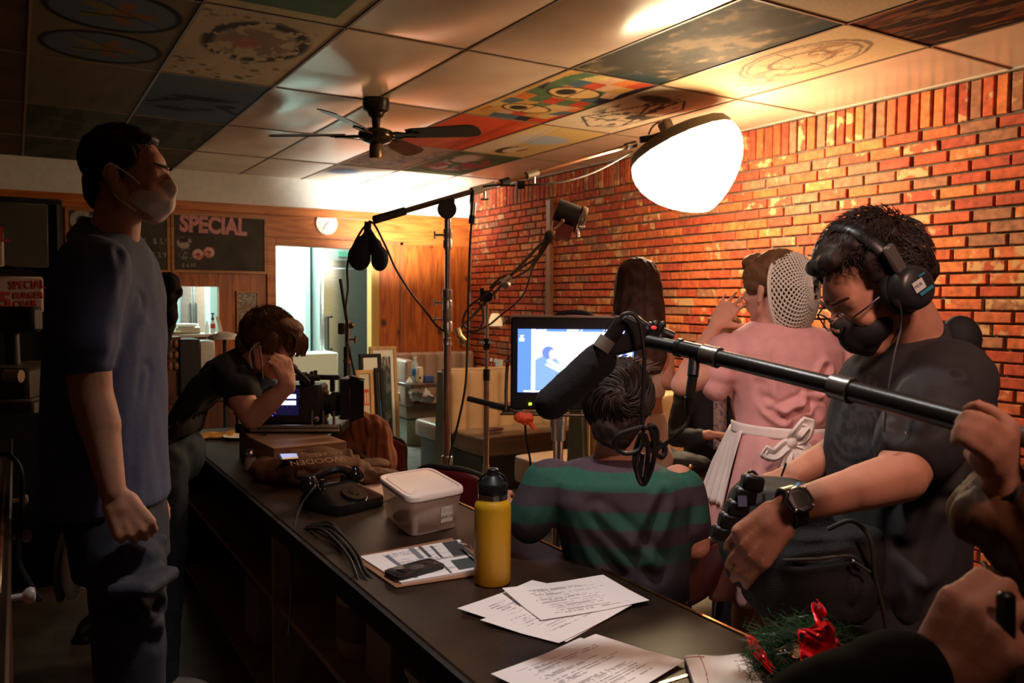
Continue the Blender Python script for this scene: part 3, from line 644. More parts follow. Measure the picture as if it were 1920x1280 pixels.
t = tag(MB().lathe([(.02, 0), (.05, .008), (.085, .03), (.08, .03), (.045, .012), (.0, .01)], q, n=24).build('shallow_bowl', mat('cream_dish', (.75, .72, .5), .35)), 'cream shallow bowl at the left end of the hatch sill', 'bowl')
# machines below the hatch
def bz(px, py, y): return ony(px, py, y)
a = bz(347, 636, 7.9); b = bz(372, 690, 7.9)
t = thing('coffee_machine', (a.x + .1, 8, .8), 'dark steel coffee machine below the serving hatch', 'coffee machine')
MB().bb((a.x - .05, 7.9, b.z - .3), (b.x + .02, 8.25, a.z), bev=.01).build('body', m_black, t)
MB().bb((b.x + .02, 7.92, b.z - .3), (b.x + .15, 8.25, a.z - .02), bev=.008).build('side_panel', m_steel, t)
t = thing('jar_rack', (.95, 8.0, .8), 'brown rack of round jars at the left below the serving hatch', 'rack')
a = bz(300, 632, 7.95); b = bz(340, 700, 7.95)
MB().bb((a.x - .35, 7.95, b.z - .2), (b.x, 8.25, a.z)).build('shelf_back', m_cab, t)
for i in range(5):
    for j in range(3): MB().ell((a.x + .03 + i * .05, 7.93, a.z - .06 - j * .1), (.022, .022, .035)).build('jar', mat('jar_brown', (.30, .15, .10), .25), t)
# service shelf carrying the machines
t = thing('back_counter', (.6, 8.1, 0), 'brown wooden counter running under the serving hatch', 'counter')
MB().bb((-.6, 7.88, b.z - .26), (1.9, 8.36, b.z - .2)).build('top', m_table, t); MB().bb((-.6, 7.92, 0), (1.9, 8.36, b.z - .26)).build('body', m_cab, t)
# steel drum-like shade on a bracket (dome light fitting)
q = P(421, 632, 6.2)
t = thing('steel_cymbal_stand', q, 'shallow steel dish on a bracket with an upright blade behind the camera operator', 'stand')
MB().lathe([(.0, .045), (.03, .04), (.11, .014), (.124, 0), (.13, -.012), (.12, -.012), (.0, .03)], q, n=30, sx=1).build('dish', mat('polished_tin', (.75, .73, .70), .45, .5), t)
MB().box((0, 0, .07), (.022, .006, .12), Matrix.Translation(q + V((-.02, 0, .03))) @ Matrix.Rotation(-.25, 4, 'Y')).build('blade', mat('polished_tin', (.75, .73, .70), .45, .5), t)
MB().cyl((q.x, q.y, q.z), (q.x, q.y, 0), .014).build('pole', m_blackm, t)
# ================================================================== LEANING FRAMES
def leaning(name, xa, ya, xb, yb, xc, yc, y, lean, face, frm, label, fw=.03, depth=.03):
    """upright frame standing on the floor; a top-left, b top-right pixel, c bottom-right pixel"""
    a = ony(xa, ya, y); b = ony(xb, yb, y); h = a.z
    wd = (b - a); wd.z = 0; W = wd.length; X = wd.normalized(); up = V((0, lean, 1)).normalized(); H = h / up.z; N = X.cross(up).normalized()
    base = V((a.x, a.y - lean * h, 0)); M = Matrix((X, up, N)).transposed().to_4x4(); M.translation = base
    t = thing(name, base, label, 'framed picture'); m = MB()
    for q in (((0, 0, 0), (W, fw, depth)), ((0, H - fw, 0), (W, H, depth)), ((0, fw, 0), (fw, H - fw, depth)), ((W - fw, fw, 0), (W, H - fw, depth))): m.bb(*q, M=M)
    m.build('frame', frm, t, bev=.003)
    paintmesh('picture', lambda u, v: M @ V((fw + (W - 2 * fw) * u, fw + (H - 2 * fw) * v, depth * .6)), face, 30, 60, vcmat('print_gloss', .25), t)
    MB().bb((0, 0, -.003), (W, H, 0), M=M).build('backing', m_dark, t); return t
def f_big(u, v):
    c = flat_col(u, (.80, .84, .80)); m = ((u > .14) & (u < .86) & (v > .03) & (v < .95)).astype(float); c = mixc(c, (.03, .045, .045), m)
    c = mixc(c, (.42, .46, .44), m * (v > .84) * (fbm(u, v * .5, 22, 2) > .5)); c = mixc(c, (.12, .14, .14), m * (fbm(u, v, 9, 3) > .58)); return c
def f_pale(u, v): return mixc(flat_col(u, (.80, .85, .78)), (.12, .14, .12), seg(u, v, .2, .8, .8, .82, .01, 1))
def f_dark(u, v): return mixc(flat_col(u, (.012, .012, .012)), (.05, .3, .6), ((u > .5) & (u < .75) & (v < .72) & (v > .25)) * 1.0)
def f_red(u, v):
    c = flat_col(u, (.62, .58, .46)); m = ((v > .70) & (v < .86) & (u > .08) & (u < .92)).astype(float); c = mixc(c, (.6, .06, .03), m); return mixc(c, (.7, .62, .5), m * (np.abs(v - .78) < .05) * (np.sin(u * 26) > .1))
leaning('framed_poster', 691, 650, 741, 655, 735, 800, 6.9, .10, f_big, m_oakframe, 'tallest leaning poster, dark print in a light wooden frame, beside the booths')
leaning('framed_poster', 672, 664, 712, 671, 700, 800, 6.6, .12, f_pale, m_blackm, 'pale poster in a thin black frame leaning in front of the tallest poster')
leaning('framed_poster', 700, 690, 716, 694, 712, 800, 6.5, .16, f_dark, m_blackm, 'narrow black panel with a blue stripe leaning between the two posters')
leaning('framed_poster', 664, 694, 697, 700, 690, 800, 6.3, .10, f_red, m_oakframe, 'small wooden-framed poster with a red lettered band, frontmost of the leaning ones')

# ================================================================== BOOTHS
m_vinyl = mat('beige_vinyl', (.42, .27, .15), .34, noise=.10, nscale=5, bump=.15, bscale=20)
m_vinylp = mat('mauve_beige_vinyl', (.40, .27, .20), .38, noise=.08, nscale=5, bump=.15, bscale=20)
m_vinyls = mat('seat_vinyl', (.24, .17, .115), .28, noise=.12, nscale=5, bump=.2, bscale=12)
m_olive = mat('olive_panel', (.145, .155, .115), .45, noise=.1)
def channel_back(x0, x1, y, z0, z1, face, m, t, wch=.14, th=.10):
    """row of vertical padded channels; face=-1 looks towards -Y"""
    n = max(2, round((x1 - x0) / wch)); wv = (x1 - x0) / n
    def f(u, v):
        X = x0 + (x1 - x0) * u; ph = (u * n) % 1.0; bul = abs(math.sin(math.pi * ph)) ** .45
        top = v; zz = z0 + (z1 - z0) * min(v / .9, 1); rr = 0
        yy = face * (th * .45 + .035 * bul)
        if v > .9:
            k = (v - .9) / .1 * math.pi / 2; yy = face * ((th * .45 + .035 * bul) * math.cos(k)) ; zz = z1 + .03 * math.sin(k) * (.7 + .3 * bul)
        return V((X, y + yy, zz))
    return MB().sheet(f, n * 10, 24).build('backrest', m, t, solid=.004)
def cushion(x0, x1, y0, y1, z0, z1, m, t, name='seat'):
    return MB().box(((x0 + x1) / 2, (y0 + y1) / 2, (z0 + z1) / 2), (x1 - x0, y1 - y0, z1 - z0)).build(name, m, t, bev=.04, sub=1)
BXR = WX - .06
t = thing('booth_bench', (3.9, 8.1, 0), 'mauve-beige channel-backed booth bench against the pine wall', 'bench')
channel_back(3.34, WX - .03, 8.26, .40, .90, -1, m_vinylp, t, .15)
MB().bb((3.30, 8.22, 0), (WX - .03, 8.36, .90), bev=.02).build('back_panel', m_vinylp, t)
cushion(3.36, WX - .03, 7.66, 8.2, .28, .46, m_vinyls, t); MB().bb((3.4, 7.74, 0), (WX - .03, 8.2, .28)).build('base', m_olive, t)
cushion(3.32, 3.44, 7.6, 8.25, .42, .9, m_vinylp, t, 'side_wing')
t = thing('booth_bench', (3.7, 6.1, 0), 'tan channel-backed double booth bench with an olive end panel, middle of the row', 'bench')
channel_back(3.03, BXR, 6.08, .40, .89, -1, m_vinyl, t, .145); channel_back(3.03, BXR, 6.2, .40, .89, 1, m_vinylp, t, .145)
MB().prism([(2.99, 6.02, 0), (2.99, 6.26, 0), (2.99, 6.19, .91), (2.99, 6.08, .91)], (.04, 0, 0)).build('end_panel', m_olive, t, bev=.006)
MB().tube([(3.0, 6.10, .915), (BXR, 6.10, .915)], .022).build('top_piping', m_vinyl, t)
cushion(3.04, BXR, 5.50, 6.04, .28, .45, m_vinyls, t); cushion(3.04, BXR, 6.24, 6.78, .28, .45, m_vinylp, t)
MB().bb((3.08, 5.58, 0), (BXR, 6.7, .28)).build('base', mat('dark_vinyl', (.05, .045, .04), .4), t)
t = thing('booth_bench', (3.7, 4.2, 0), 'beige booth bench behind the video monitor, nearest of the row', 'bench')
q = pr0 = None
channel_back(2.98, BXR, 4.2, .40, .89, 1, m_vinyl, t, .145); channel_back(2.98, BXR, 4.08, .40, .89, -1, m_vinyl, t, .145)
MB().prism([(2.94, 4.02, 0), (2.94, 4.26, 0), (2.94, 4.2, .91), (2.94, 4.08, .91)], (.04, 0, 0)).build('end_panel', m_olive, t, bev=.006)
cushion(2.92, BXR, 4.24, 4.86, .24, .45, m_vinylp, t); cushion(2.96, BXR, 3.45, 4.04, .24, .45, m_vinyl, t); MB().bb((3.0, 3.52, 0), (BXR, 4.8, .24)).build('base', m_olive, t)
def table(x0, x1, y0, y1, z, label, name='booth_table'):
    t = thing(name, ((x0 + x1) / 2, (y0 + y1) / 2, 0), label, 'table')
    MB().bb((x0, y0, z - .035), (x1, y1, z), bev=.008).build('table_top', m_table, t)
    cx = (x0 + x1) / 2 + .2; cy = (y0 + y1) / 2; MB().cyl((cx, cy, .03), (cx, cy, z - .035), .035).build('pedestal', m_blackm, t)
    MB().box((cx, cy, .015), (.5, .5, .03), bev=.01).build('base', m_blackm, t); return t
table(3.10, WX - .04, 6.95, 7.55, .72, 'dark booth table between the back booths, with water bottle')
table(3.05, WX - .04, 4.95, 5.45, .72, 'dark booth table behind the middle bench and monitor')
# things on rear table
def rt(px, py): return onz(px, py, .72)
q = V((3.55, 7.3, .72)); q = ony(778, 730, 7.25); q.z = .72
t = thing('water_bottle', q, 'clear plastic water bottle with blue label on the rear booth table', 'bottle')
m_pet = mat('pet_plastic', (.75, .85, .9), .08, alpha=.45)
MB().lathe([(.03, 0), (.034, .01), (.034, .14), (.03, .17), (.014, .2), (.014, .22)], q, n=18).build('body', m_pet, t); MB().lathe([(.0355, .05), (.0355, .12)], q, n=18, cap=False).build('label', mat('blue_label', (.08, .35, .65), .4), t); MB().lathe([(.016, .215), (.016, .235), (.0, .236)], q, n=14).build('cap', m_white, t)
q2 = ony(787, 733, 7.15); q2.z = .72
t = thing('lotion_bottle', q2, 'squat cream bottle with a dark mark in front of the water bottle', 'bottle'); MB().lathe([(.03, 0), (.034, .008), (.034, .12), (.028, .14), (.02, .145), (.0, .147)], q2, n=18).build('body', mat('cream_plastic', (.72, .58, .42), .4), t); MB().ell(q2 + V((-.01, -.033, .045)), (.010, .004, .012)).build('mark', m_black, t)
q = ony(796, 735, 7.1); q.z = .72; tag(MB().bb(q + V((0, 0, 0)), q + V((.10, .06, .06)), bev=.006).build('tissue_box', mat('blue_card', (.03, .07, .25), .5)), 'small dark blue carton beside the cream bottle', 'box')
q = ony(768, 730, 7.2); q.z = .72; tag(MB().lathe([(.035, 0), (.02, .02), (.004, .05)], q, n=9).build('paper_napkin', m_white), 'crumpled white napkin left of the water bottle', 'napkin')
def cloth_lump(name, c, r, m, seed, label, cat, amp=.02, voxel=.012):
    mb = MB(); rr = random.Random(seed)
    for i in range(9): mb.ell((c[0] + rr.uniform(-1, 1) * r[0] * .6, c[1] + rr.uniform(-1, 1) * r[1] * .6, c[2] + r[2] * rr.uniform(.3, .8)), (r[0] * rr.uniform(.35, .6), r[1] * rr.uniform(.4, .6), r[2] * rr.uniform(.3, .6)))
    o = organic(mb, name, m, None, voxel, 3, folds((), amp, (14, 14, 18), seed)); return tag(o, label, cat)
q = ony(775, 760, 7.75)
cloth_lump('folded_cloth', (q.x, 7.75, .46), (.19, .2, .13), mat('cream_cloth', (.62, .55, .46), .85, noise=.1), 3, 'heap of cream cloth lying on the rear booth seat', 'cloth', .03)
# condiments on the wall-side table behind bench
for px, h, col, lb, nm in ((921, .17, (.28, .02, .015), 'red ketchup bottle on the table at the brick wall', 'ketchup_bottle'), (929, .16, (.35, .05, .02), 'dark red sauce bottle right of the ketchup bottle', 'sauce_bottle')):
    q = ony(px, 690, 7.2); q.z = .72
    t = thing(nm, q, lb, 'bottle'); MB().lathe([(.025, 0), (.03, .01), (.03, h * .6), (.013, h * .85), (.013, h)], q, n=14).build('body', mat('sauce' + nm, col, .2), t); MB().lathe([(.015, h), (.013, h + .03), (0, h + .031)], q, n=12).build('cap', m_white, t)
q = ony(936, 690, 7.1); q.z = .72
tag(MB().lathe([(.03, 0), (.042, .19), (.039, .19), (.028, .01)], q, n=18).build('plastic_cup', mat('pale_cup', (.62, .72, .72), .3)), 'tall pale cup beside the red sauce bottles', 'cup')
table(3.75, WX - .04, 6.96, 7.56, .725, 'short wall-side table top holding the ketchup bottles') if False else None
q = ony(927, 802, 5.72); q.z = .455
tag(MB().ell((q.x, q.y, q.z + .012), (.09, .035, .014)).build('eyeglass_case', mat('maroon_case', (.10, .015, .02), .5)), 'flat dark maroon pouch lying on the middle booth seat', 'pouch')
# wall sconce
q = onx(929, 600, WX - .16)
t = thing('wall_sconce', q, 'small cream glass sconce lamp on the brick wall', 'lamp')
MB().lathe([(.075, -.06), (.068, 0), (.05, .055), (.035, .07), (.0, .072)], q, n=24, cap=False).build('shade', mat('sconce_glass', (.8, .62, .38), .4, emit=(1, .72, .38), estr=.45), t)
MB().tube([q + V((0, 0, -.02)), q + V((.08, 0, -.05)), q + V((.15, 0, .02))], .012).lathe([(.05, 0), (.05, .012), (.0, .014)], q + V((.145, 0, 0)), (-1, 0, 0), 16).build('bracket', mat('bronze', (.06, .04, .03), .4, .5), t)

# ================================================================== CEILING FAN
q = onz(705, 186, CZ)
t = thing('ceiling_fan', q, 'dark five-blade ceiling fan hanging below the ceiling tiles', 'ceiling fan')
DF = 4.95
m_fan = mat('fan_black', (.016, .012, .010), .28); m_blade = mat('fan_blade', (.035, .020, .014), .38, noise=.2, nscale=4)
def fz(py): return P(705, py, DF).z
h = P(705, 250, DF); h = V((q.x, q.y, h.z))
MB().lathe([(.078, CZ), (.082, CZ - .03), (.075, CZ - .07), (.05, CZ - .085), (.045, CZ - .10), (.028, CZ - .115), (.022, h.z + .05), (.03, h.z + .045), (.03, h.z + .03)], (q.x, q.y, 0), n=28).build('canopy', m_fan, t)
MB().lathe([(.03, .05), (.06, .045), (.10, .03), (.108, .012), (.104, -.012), (.085, -.032), (.05, -.045), (.04, -.05)], h, n=32).build('motor', mat('fan_motor', (.05, .035, .02), .2, .7), t)
MB().lathe([(.036, -.05), (.040, -.06), (.042, -.12), (.036, -.135), (.0, -.137)], h, n=24).build('switch_housing', mat('fan_brass', (.16, .10, .05), .35, .6), t)
for px, py in ((905, 243), (778, 285), (606, 205), (514, 253), (800, 215)):
    if (px, py) == (800, 215): continue
    e = onz(px, py, h.z + .012); d = e - h; d.z = 0; R = .66; d = d.normalized(); sd = V((-d.y, d.x, 0)) * .9 + V((0, 0, -.26)); sd.normalize()
    b = MB(); arm = MB()
    for s in (-1, 1): arm.tube([h + d * .09 + sd * .012 * s, h + d * .14 + sd * .035 * s, h + d * .19 + sd * .02 * s, h + d * .25 + sd * .03 * s], .007, sub=3)
    arm.box((0, 0, 0), (.16, .035, .006), Matrix.Translation(h + d * .2) @ frame((0, 0, 0), d.cross(sd) * -1, d))
    pts = [(.2, .045), (.24, .058), (R - .07, .072), (R - .025, .062), (R, .03), (R, -.03), (R - .025, -.062), (R - .07, -.072), (.24, -.058), (.2, -.045)]
    b.prism([h + d * x + sd * y + V((0, 0, .006)) for x, y in pts], d.cross(sd) * .006)
    o = b.build('blade', m_blade, t, bev=.001); arm.build('blade_bracket', m_fan, t)

# ================================================================== FILM LIGHTING
# lantern light on boom
LC = P(1277, 272, 5.02); AXD = (RX * .37 - UX * .93 - FW * .10).normalized()
t = thing('lantern_light', LC, 'glowing white fabric lantern light with a dark skirt at the end of the boom', 'film light')
px = 1 / (FPX / 5.02)
prof = [(98, 0), (102, 8), (105, 20), (105, 34), (101, 50), (93, 66), (80, 84), (64, 100), (46, 114), (28, 125), (12, 132), (1, 135)]
prof = [(r * px, a * px) for r, a in prof]
m_lant = mat('lantern_cloth', (.8, .8, .8), .8, emit=(1.0, .73, .42), estr=LANT / 10)
MB().lathe(prof, LC, AXD, 40).build('diffuser', m_lant, t)
m_skirt = mat('lantern_skirt', (.10, .085, .06), .8)
MB().lathe([(102 * px, 5 * px), (102 * px, 0), (94 * px, -14 * px), (70 * px, -22 * px), (30 * px, -26 * px), (1 * px, -26 * px)], LC, AXD, 16).build('skirt', m_skirt, t)
top = LC - AXD * 42 * px
MB().box((0, 0, 0), (.07, .07, .09), frame(P(1250, 240, 4.93), AXD), bev=.01).build('fixture_body', mat('fixture_grey', (.35, .30, .27), .4, .3), t)
sp = MB()
for k in range(5): sp.cyl(P(1243 + k * 10, 262 - k * 5, 4.97), P(1247 + k * 10, 252 - k * 5, 4.93), .008)
sp.tube([P(1275, 250, 4.97), P(1298, 240, 4.96)], .004).build('clips', m_chrome, t)
MB().tube([P(1200, 262, 4.97), P(1225, 258, 4.97), P(1248, 250, 4.98)], .02).build('yoke', m_blackm, t)
MB().tube([P(1250, 240, 4.98), P(1238, 229, 4.97), P(1224, 237, 4.97), P(1216, 252, 4.97)], .005, sub=4).build('power_lead', m_blackm, t)
# main stand
D0 = 4.2
t = thing('light_stand', onz(838, 1000, 0) if False else V((P(839, 600, D0).x, P(839, 600, D0).y, 0)), 'tall steel light stand carrying the long boom and lantern light', 'light stand')
sx, sy = t.location.x, t.location.y
def sz(py): return P(839, py, D0).z
colm = MB(); colm.cyl((sx, sy, .12), (sx, sy, sz(612)), .019).build('lower_tube', m_alu, t)
MB().cyl((sx, sy, sz(612)), (sx, sy, sz(470)), .0145).build('middle_tube', m_alu, t); MB().cyl((sx, sy, sz(470)), (sx, sy, sz(405)), .017).build('upper_tube', m_chrome, t)
for py, r, hh in ((562, .026, .055), (602, .027, .06), (640, .024, .02), (448, .023, .05), (878, .03, .06)):
    z = sz(py); MB().lathe([(r * .8, -hh), (r, -hh * .9), (r, -.01), (r * .85, 0), (r, .01), (r, hh * .9), (r * .8, hh)], (sx, sy, z), n=20).build('collar', m_steel, t)
for py in (567, 599, 441):
    z = sz(py); a = V((sx, sy, z)) - RX * .02; e = a - RX * .045; m = MB().cyl(a, e, .006); m.cyl(e - UX * .018, e + UX * .018, .006); m.build('tee_knob', m_chrome, t)
for k in range(3):
    A = k * 2.1 + .5; e = V((sx + .48 * math.cos(A), sy + .48 * math.sin(A), .02)); MB().tube([(sx + .02 * math.cos(A), sy + .02 * math.sin(A), .42 - k * .07), e + V((-.1 * math.cos(A), -.1 * math.sin(A), .1 - k * .02)), e], .012).build('leg', m_alu, t)
for k in range(3):
    A = k * 2.1 + .5; o = V((sx, sy, sz(884))); MB().cyl(o + V((.02 * math.cos(A), .02 * math.sin(A), 0)), o + V((.07 * math.cos(A), .07 * math.sin(A), -.03)), .008).build('wing_bolt', m_chrome, t)
# boom
A0, A1 = P(702, 412, 3.95), P(1190, 270, 4.94)
t = thing('lamp_boom', A0.lerp(A1, .3), 'long steel boom arm crossing the top of the light stand', 'boom arm')
L = lambda k: A0.lerp(A1, k)
MB().cyl(A0, L(.095), .0205).build('grip_sleeve', m_blackm, t); MB().cyl(L(.09), L(.40), .014).build('rear_tube', mat('dark_tube', (.10, .085, .07), .3, .7), t); MB().cyl(L(.36), L(1), .0115).build('front_tube', mat('bronze_tube', (.42, .28, .20), .2, 1), t)
for k, r in ((.345, .021), (.385, .019), (.55, .021), (.98, .02)): MB().cyl(L(k - .022), L(k + .022), r).build('collar', m_steel, t)
for k in (.37, .56): MB().cyl(L(k), L(k) - UX * .06, .006).cyl(L(k) - UX * .06 - RX * .02, L(k) - UX * .06 + RX * .02, .006).build('tee_knob', m_chrome, t)
pv = L(.28); MB().cyl(P(838, 392, 4.14), P(838, 392, 4.24), .048, n=30).prism([P(822, 378, 4.17), P(852, 370, 4.17), P(850, 400, 4.17), P(838, 410, 4.17), P(826, 400, 4.17)], FW * .04).build('pivot_head', mat('pivot_grey', (.06, .055, .05), .4, .4), t)
MB().cyl(L(.43), L(.46), .02).build('cable_tape', m_blackm, t)
# counterweight bags
t = thing('counterweight_bags', P(690, 416, 3.95), 'pair of dark navy shot bags hanging from the rear end of the boom', 'weight bag')
m_navy = mat('navy_cloth', (.018, .024, .038), .85, noise=.15, nscale=40, bump=.3, bscale=200)
for cx, cy, rx, ry, lean in ((674, 481, 22, 27, -6), (712, 485, 17, 24, 8)):
    k = 3.95 / FPX; c = P(cx, cy, 3.95); n = P(690, 428, 3.95); mb = MB(); mb.ell((0, 0, 0), (rx * k, rx * k * .8, ry * k), frame(c, UX, RX)); mb.ell((0, 0, 0), (rx * k * .75, rx * k * .7, ry * k * .8), frame(c + (n - c) * .35, UX, RX)); mb.cap(c + (n - c) * .4, n, .03, .012)
    organic(mb, 'bag', m_navy, t, .006, 4, folds((), .002, (20, 20, 20), cx))
MB().tube([P(690, 416, 3.95), P(689, 432, 3.95), P(688, 450, 3.95)], .018).build('strap', m_navy, t)
m_cable = mat('cable_rubber', (.014, .012, .012), .5)
m_cableb = mat('cable_brown', (.05, .032, .022), .5)
def cable(name, pts, r, label, m=None, cat='cable', sub=6, n=7):
    return tag(MB().tube(pts, r, sub=sub, n=n).build(name, m or m_cableb), label, cat)
cable('power_cable', [P(694, 414, 3.94), P(678, 432, 3.94), P(660, 466, 3.96), P(651, 500, 4.0), P(652, 540, 4.1), P(648, 580, 4.3), P(652, 612, 4.4), P(650, 700, 4.4), P(645, 820, 4.45)], .0055, 'dark cable dropping left of the navy bags to the floor')
cable('power_cable', [P(692, 414, 3.94), P(704, 424, 3.94), P(726, 468, 3.98), P(742, 504, 4.0), P(770, 548, 4.1), P(800, 586, 4.15), P(818, 610, 4.18), P(836, 622, 4.17)], .0055, 'dark cable slanting from the navy bags to the light stand column')
cable('power_cable', [P(969, 348, 4.2), P(1000, 346, 4.2), P(1060, 340, 4.35), P(1120, 320, 4.6), P(1186, 284, 4.9)], .005, 'dark cable slung under the boom towards the lantern light', m_cable)
cable('power_cable', [P(905, 350, 4.15), P(930, 347, 4.15), P(966, 348, 4.19)], .005, 'short dark cable clipped below the boom coupling', m_cable)
t = thing('cable_connector', P(979, 346, 4.2), 'black cable connector taped just below the boom', 'connector'); MB().cyl(P(970, 347, 4.2), P(984, 346, 4.2), .022).build('body', m_black, t)
# hanging plug line
t = thing('hanging_microphone', P(886, 380, 4.1), 'slim metal plug with a black sleeve hanging from the boom', 'connector')
MB().tube([P(886, 362, 4.15), P(885, 380, 4.12), P(888, 388, 4.1)], .012).build('clamp', m_blackm, t)
MB().cyl(P(888, 380, 4.1), P(886, 406, 4.1), .014).build('metal_barrel', m_alu, t); MB().cyl(P(886, 404, 4.1), P(884, 419, 4.1), .016).build('sleeve', m_black, t)
cable('hanging_cable', [P(884, 418, 4.1), P(881, 470, 4.1), P(879, 540, 4.1), P(877, 640, 4.1), P(873, 720, 4.05), P(862, 780, 4.0), P(846, 845, 3.95), P(840, 880, 3.9)], .006, 'black cable hanging straight down right of the light stand', m_cable)
# second stand with gooseneck arm
D1 = 4.35; q = P(913, 600, D1)
t = thing('light_stand', (q.x, q.y, 0), 'slim steel stand holding the slanted arm, right of the tall stand', 'light stand')
zz = lambda py: P(914, py, D1).z
MB().cyl((q.x, q.y, .1), (q.x, q.y, zz(700)), .0145).build('lower_tube', m_alu, t); MB().cyl((q.x, q.y, zz(700)), (q.x, q.y, zz(560)), .0095).build('upper_tube', m_alu, t)
for py in (645, 703, 885): MB().cyl((q.x, q.y, zz(py) - .03), (q.x, q.y, zz(py) + .03), .018).build('collar', m_blackm if py < 880 else m_steel, t)
MB().box((0, 0, 0), (.075, .03, .012), Matrix.Translation(V((q.x, q.y, zz(642)))) @ frame((0, 0, 0), UX, RX)).build('wing_nut', m_steel, t)
for k in range(3): A = k * 2.1; MB().tube([(q.x, q.y, .35), (q.x + .4 * math.cos(A), q.y + .4 * math.sin(A), .02)], .01).build('leg', m_alu, t)
gh = V((q.x, q.y, zz(556)))
MB().cyl(gh - FW * .03, gh + FW * .03, .03).box((0, 0, 0), (.02, .05, .07), frame(P(904, 553, D1 - .03), UX, RX)).build('grip_head', m_blackm, t)
MB().cyl(P(930, 553, D1), P(930, 562, D1), .01).build('knob', m_chrome, t)
t = thing('extension_arm', gh, 'slanted metal extension arm reaching up to the red and black lamp', 'arm')
MB().cyl(P(858, 622, 4.3), P(1036, 434, 4.5), .009).build('rod', mat('rod_grey', (.14, .12, .10), .3, .8), t)
MB().cyl(P(940, 532, 4.33), P(956, 520, 4.35), .02).cyl(P(948, 536, 4.31), P(952, 534, 4.36), .018).build('clamp', m_steel, t)
MB().tube([P(858, 615, 4.28), P(862, 630, 4.28), P(875, 642, 4.28), P(872, 650, 4.28)], .016).box((0, 0, 0), (.05, .02, .018), frame(P(868, 641, 4.27), UX, RX)).build('end_clamp', mat('brass_clamp', (.45, .33, .14), .35, .7), t)
cable('looped_cable', [P(1032, 440, 4.46), P(1022, 452, 4.44), P(1005, 485, 4.42), P(990, 505, 4.4), P(965, 520, 4.36), P(935, 530, 4.32), P(915, 548, 4.3), P(880, 575, 4.3), P(868, 602, 4.3), P(878, 618, 4.3), P(895, 620, 4.3), P(905, 602, 4.3), P(905, 580, 4.3), P(896, 566, 4.3)], .006, 'dark cable wound around the slanted arm and looped below it')
cable('looped_cable', [P(1033, 446, 4.46), P(1020, 470, 4.44), P(1000, 500, 4.42), P(985, 545, 4.4), P(965, 570, 4.4), P(940, 590, 4.38), P(915, 610, 4.35), P(885, 622, 4.32), P(868, 622, 4.3)], .0055, 'thin dark cable sagging under the slanted arm')
cable('looped_cable', [P(1036, 440, 4.46), P(1010, 478, 4.44), P(985, 497, 4.4), P(962, 512, 4.36), P(940, 520, 4.34), P(918, 540, 4.32)], .006, 'yellowish-dark cable taped along the upper side of the slanted arm')
# red and black lamp
LP = P(1062, 412, 4.55)
t = thing('stage_lamp', LP, 'black and red spot lamp clamped atop the slanted arm by the brick wall', 'film light')
ax = (RX * .93 - UX * .32 + FW * .1).normalized()
MB().cyl(P(1043, 392, 4.55), P(1084, 408, 4.55), .062, n=24).build('housing', mat('lamp_black', (.03, .028, .026), .5), t)
MB().lathe([(.078, 0), (.082, .01), (.078, .03), (.055, .034), (.052, .01)], P(1084, 412, 4.55), ax, 26, cap=False).build('front_ring', mat('ring_metal', (.28, .22, .17), .35, .6), t)
MB().prism([P(1038, 412, 4.5), P(1076, 425, 4.5), P(1068, 450, 4.5), P(1033, 438, 4.5)], FW * .09).build('bracket_plate', mat('lamp_red', (.24, .035, .02), .5), t)
MB().tube([P(1056, 413, 4.47), P(1046, 425, 4.47), P(1036, 434, 4.46), P(1037, 458, 4.46)], .008, sub=3).ell(P(1036, 436, 4.46), (.016, .016, .016)).ell(P(1055, 414, 4.46), (.011, .011, .011)).build('pivot_joint', mat('copper_joint', (.6, .38, .26), .3, .6), t)
MB().cyl(P(1083, 428, 4.5), P(1084, 445, 4.5), .010).cyl(P(1086, 424, 4.48), P(1097, 426, 4.48), .008).build('knob', m_chrome, t)
MB().ell(P(1030, 444, 4.46), (.03, .03, .035)).ell(P(1026, 450, 4.46), (.02, .02, .03)).build('cable_bundle', m_cableb, t)
# third stand by the doorway
D2 = 4.7; q = P(651, 640, D2)
t = thing('light_stand', (q.x, q.y, 0), 'black thin stand in front of the steel refrigerator', 'light stand')
z2 = lambda py: P(651, py, D2).z
MB().cyl((q.x, q.y, .1), (q.x, q.y, z2(650)), .02).build('lower_tube', m_blackm, t); MB().cyl((q.x, q.y, z2(650)), (q.x, q.y, z2(600)), .013).build('upper_tube', m_alu, t)
MB().cyl(P(638, 523, D2), P(652, 612, D2), .009).build('thin_rod', m_blackm, t); MB().cyl(P(650, 632, D2 - .05), P(668, 714, D2 - .1), .007).build('stay_rod', m_blackm, t)
MB().box((0, 0, 0), (.035, .03, .065), frame(P(640, 616, D2), UX, RX), bev=.006).box((0, 0, 0), (.05, .03, .035), frame(P(656, 610, D2), UX, RX), bev=.01).build('grip_head', mat('grip_brown', (.07, .045, .035), .45), t)
MB().cyl(P(655, 636, D2), P(665, 636, D2), .007).cyl(P(667, 630, D2), P(666, 643, D2), .007).cyl(P(652, 672, D2), P(650, 680, D2), .023).build('tee_knob', mat('brown_chrome', (.4, .28, .22), .25, .8), t)
for k in range(3): A = k * 2.1 + 1; MB().tube([(q.x, q.y, .35), (q.x + .35 * math.cos(A), q.y + .35 * math.sin(A), .02)], .01).build('leg', m_blackm, t)
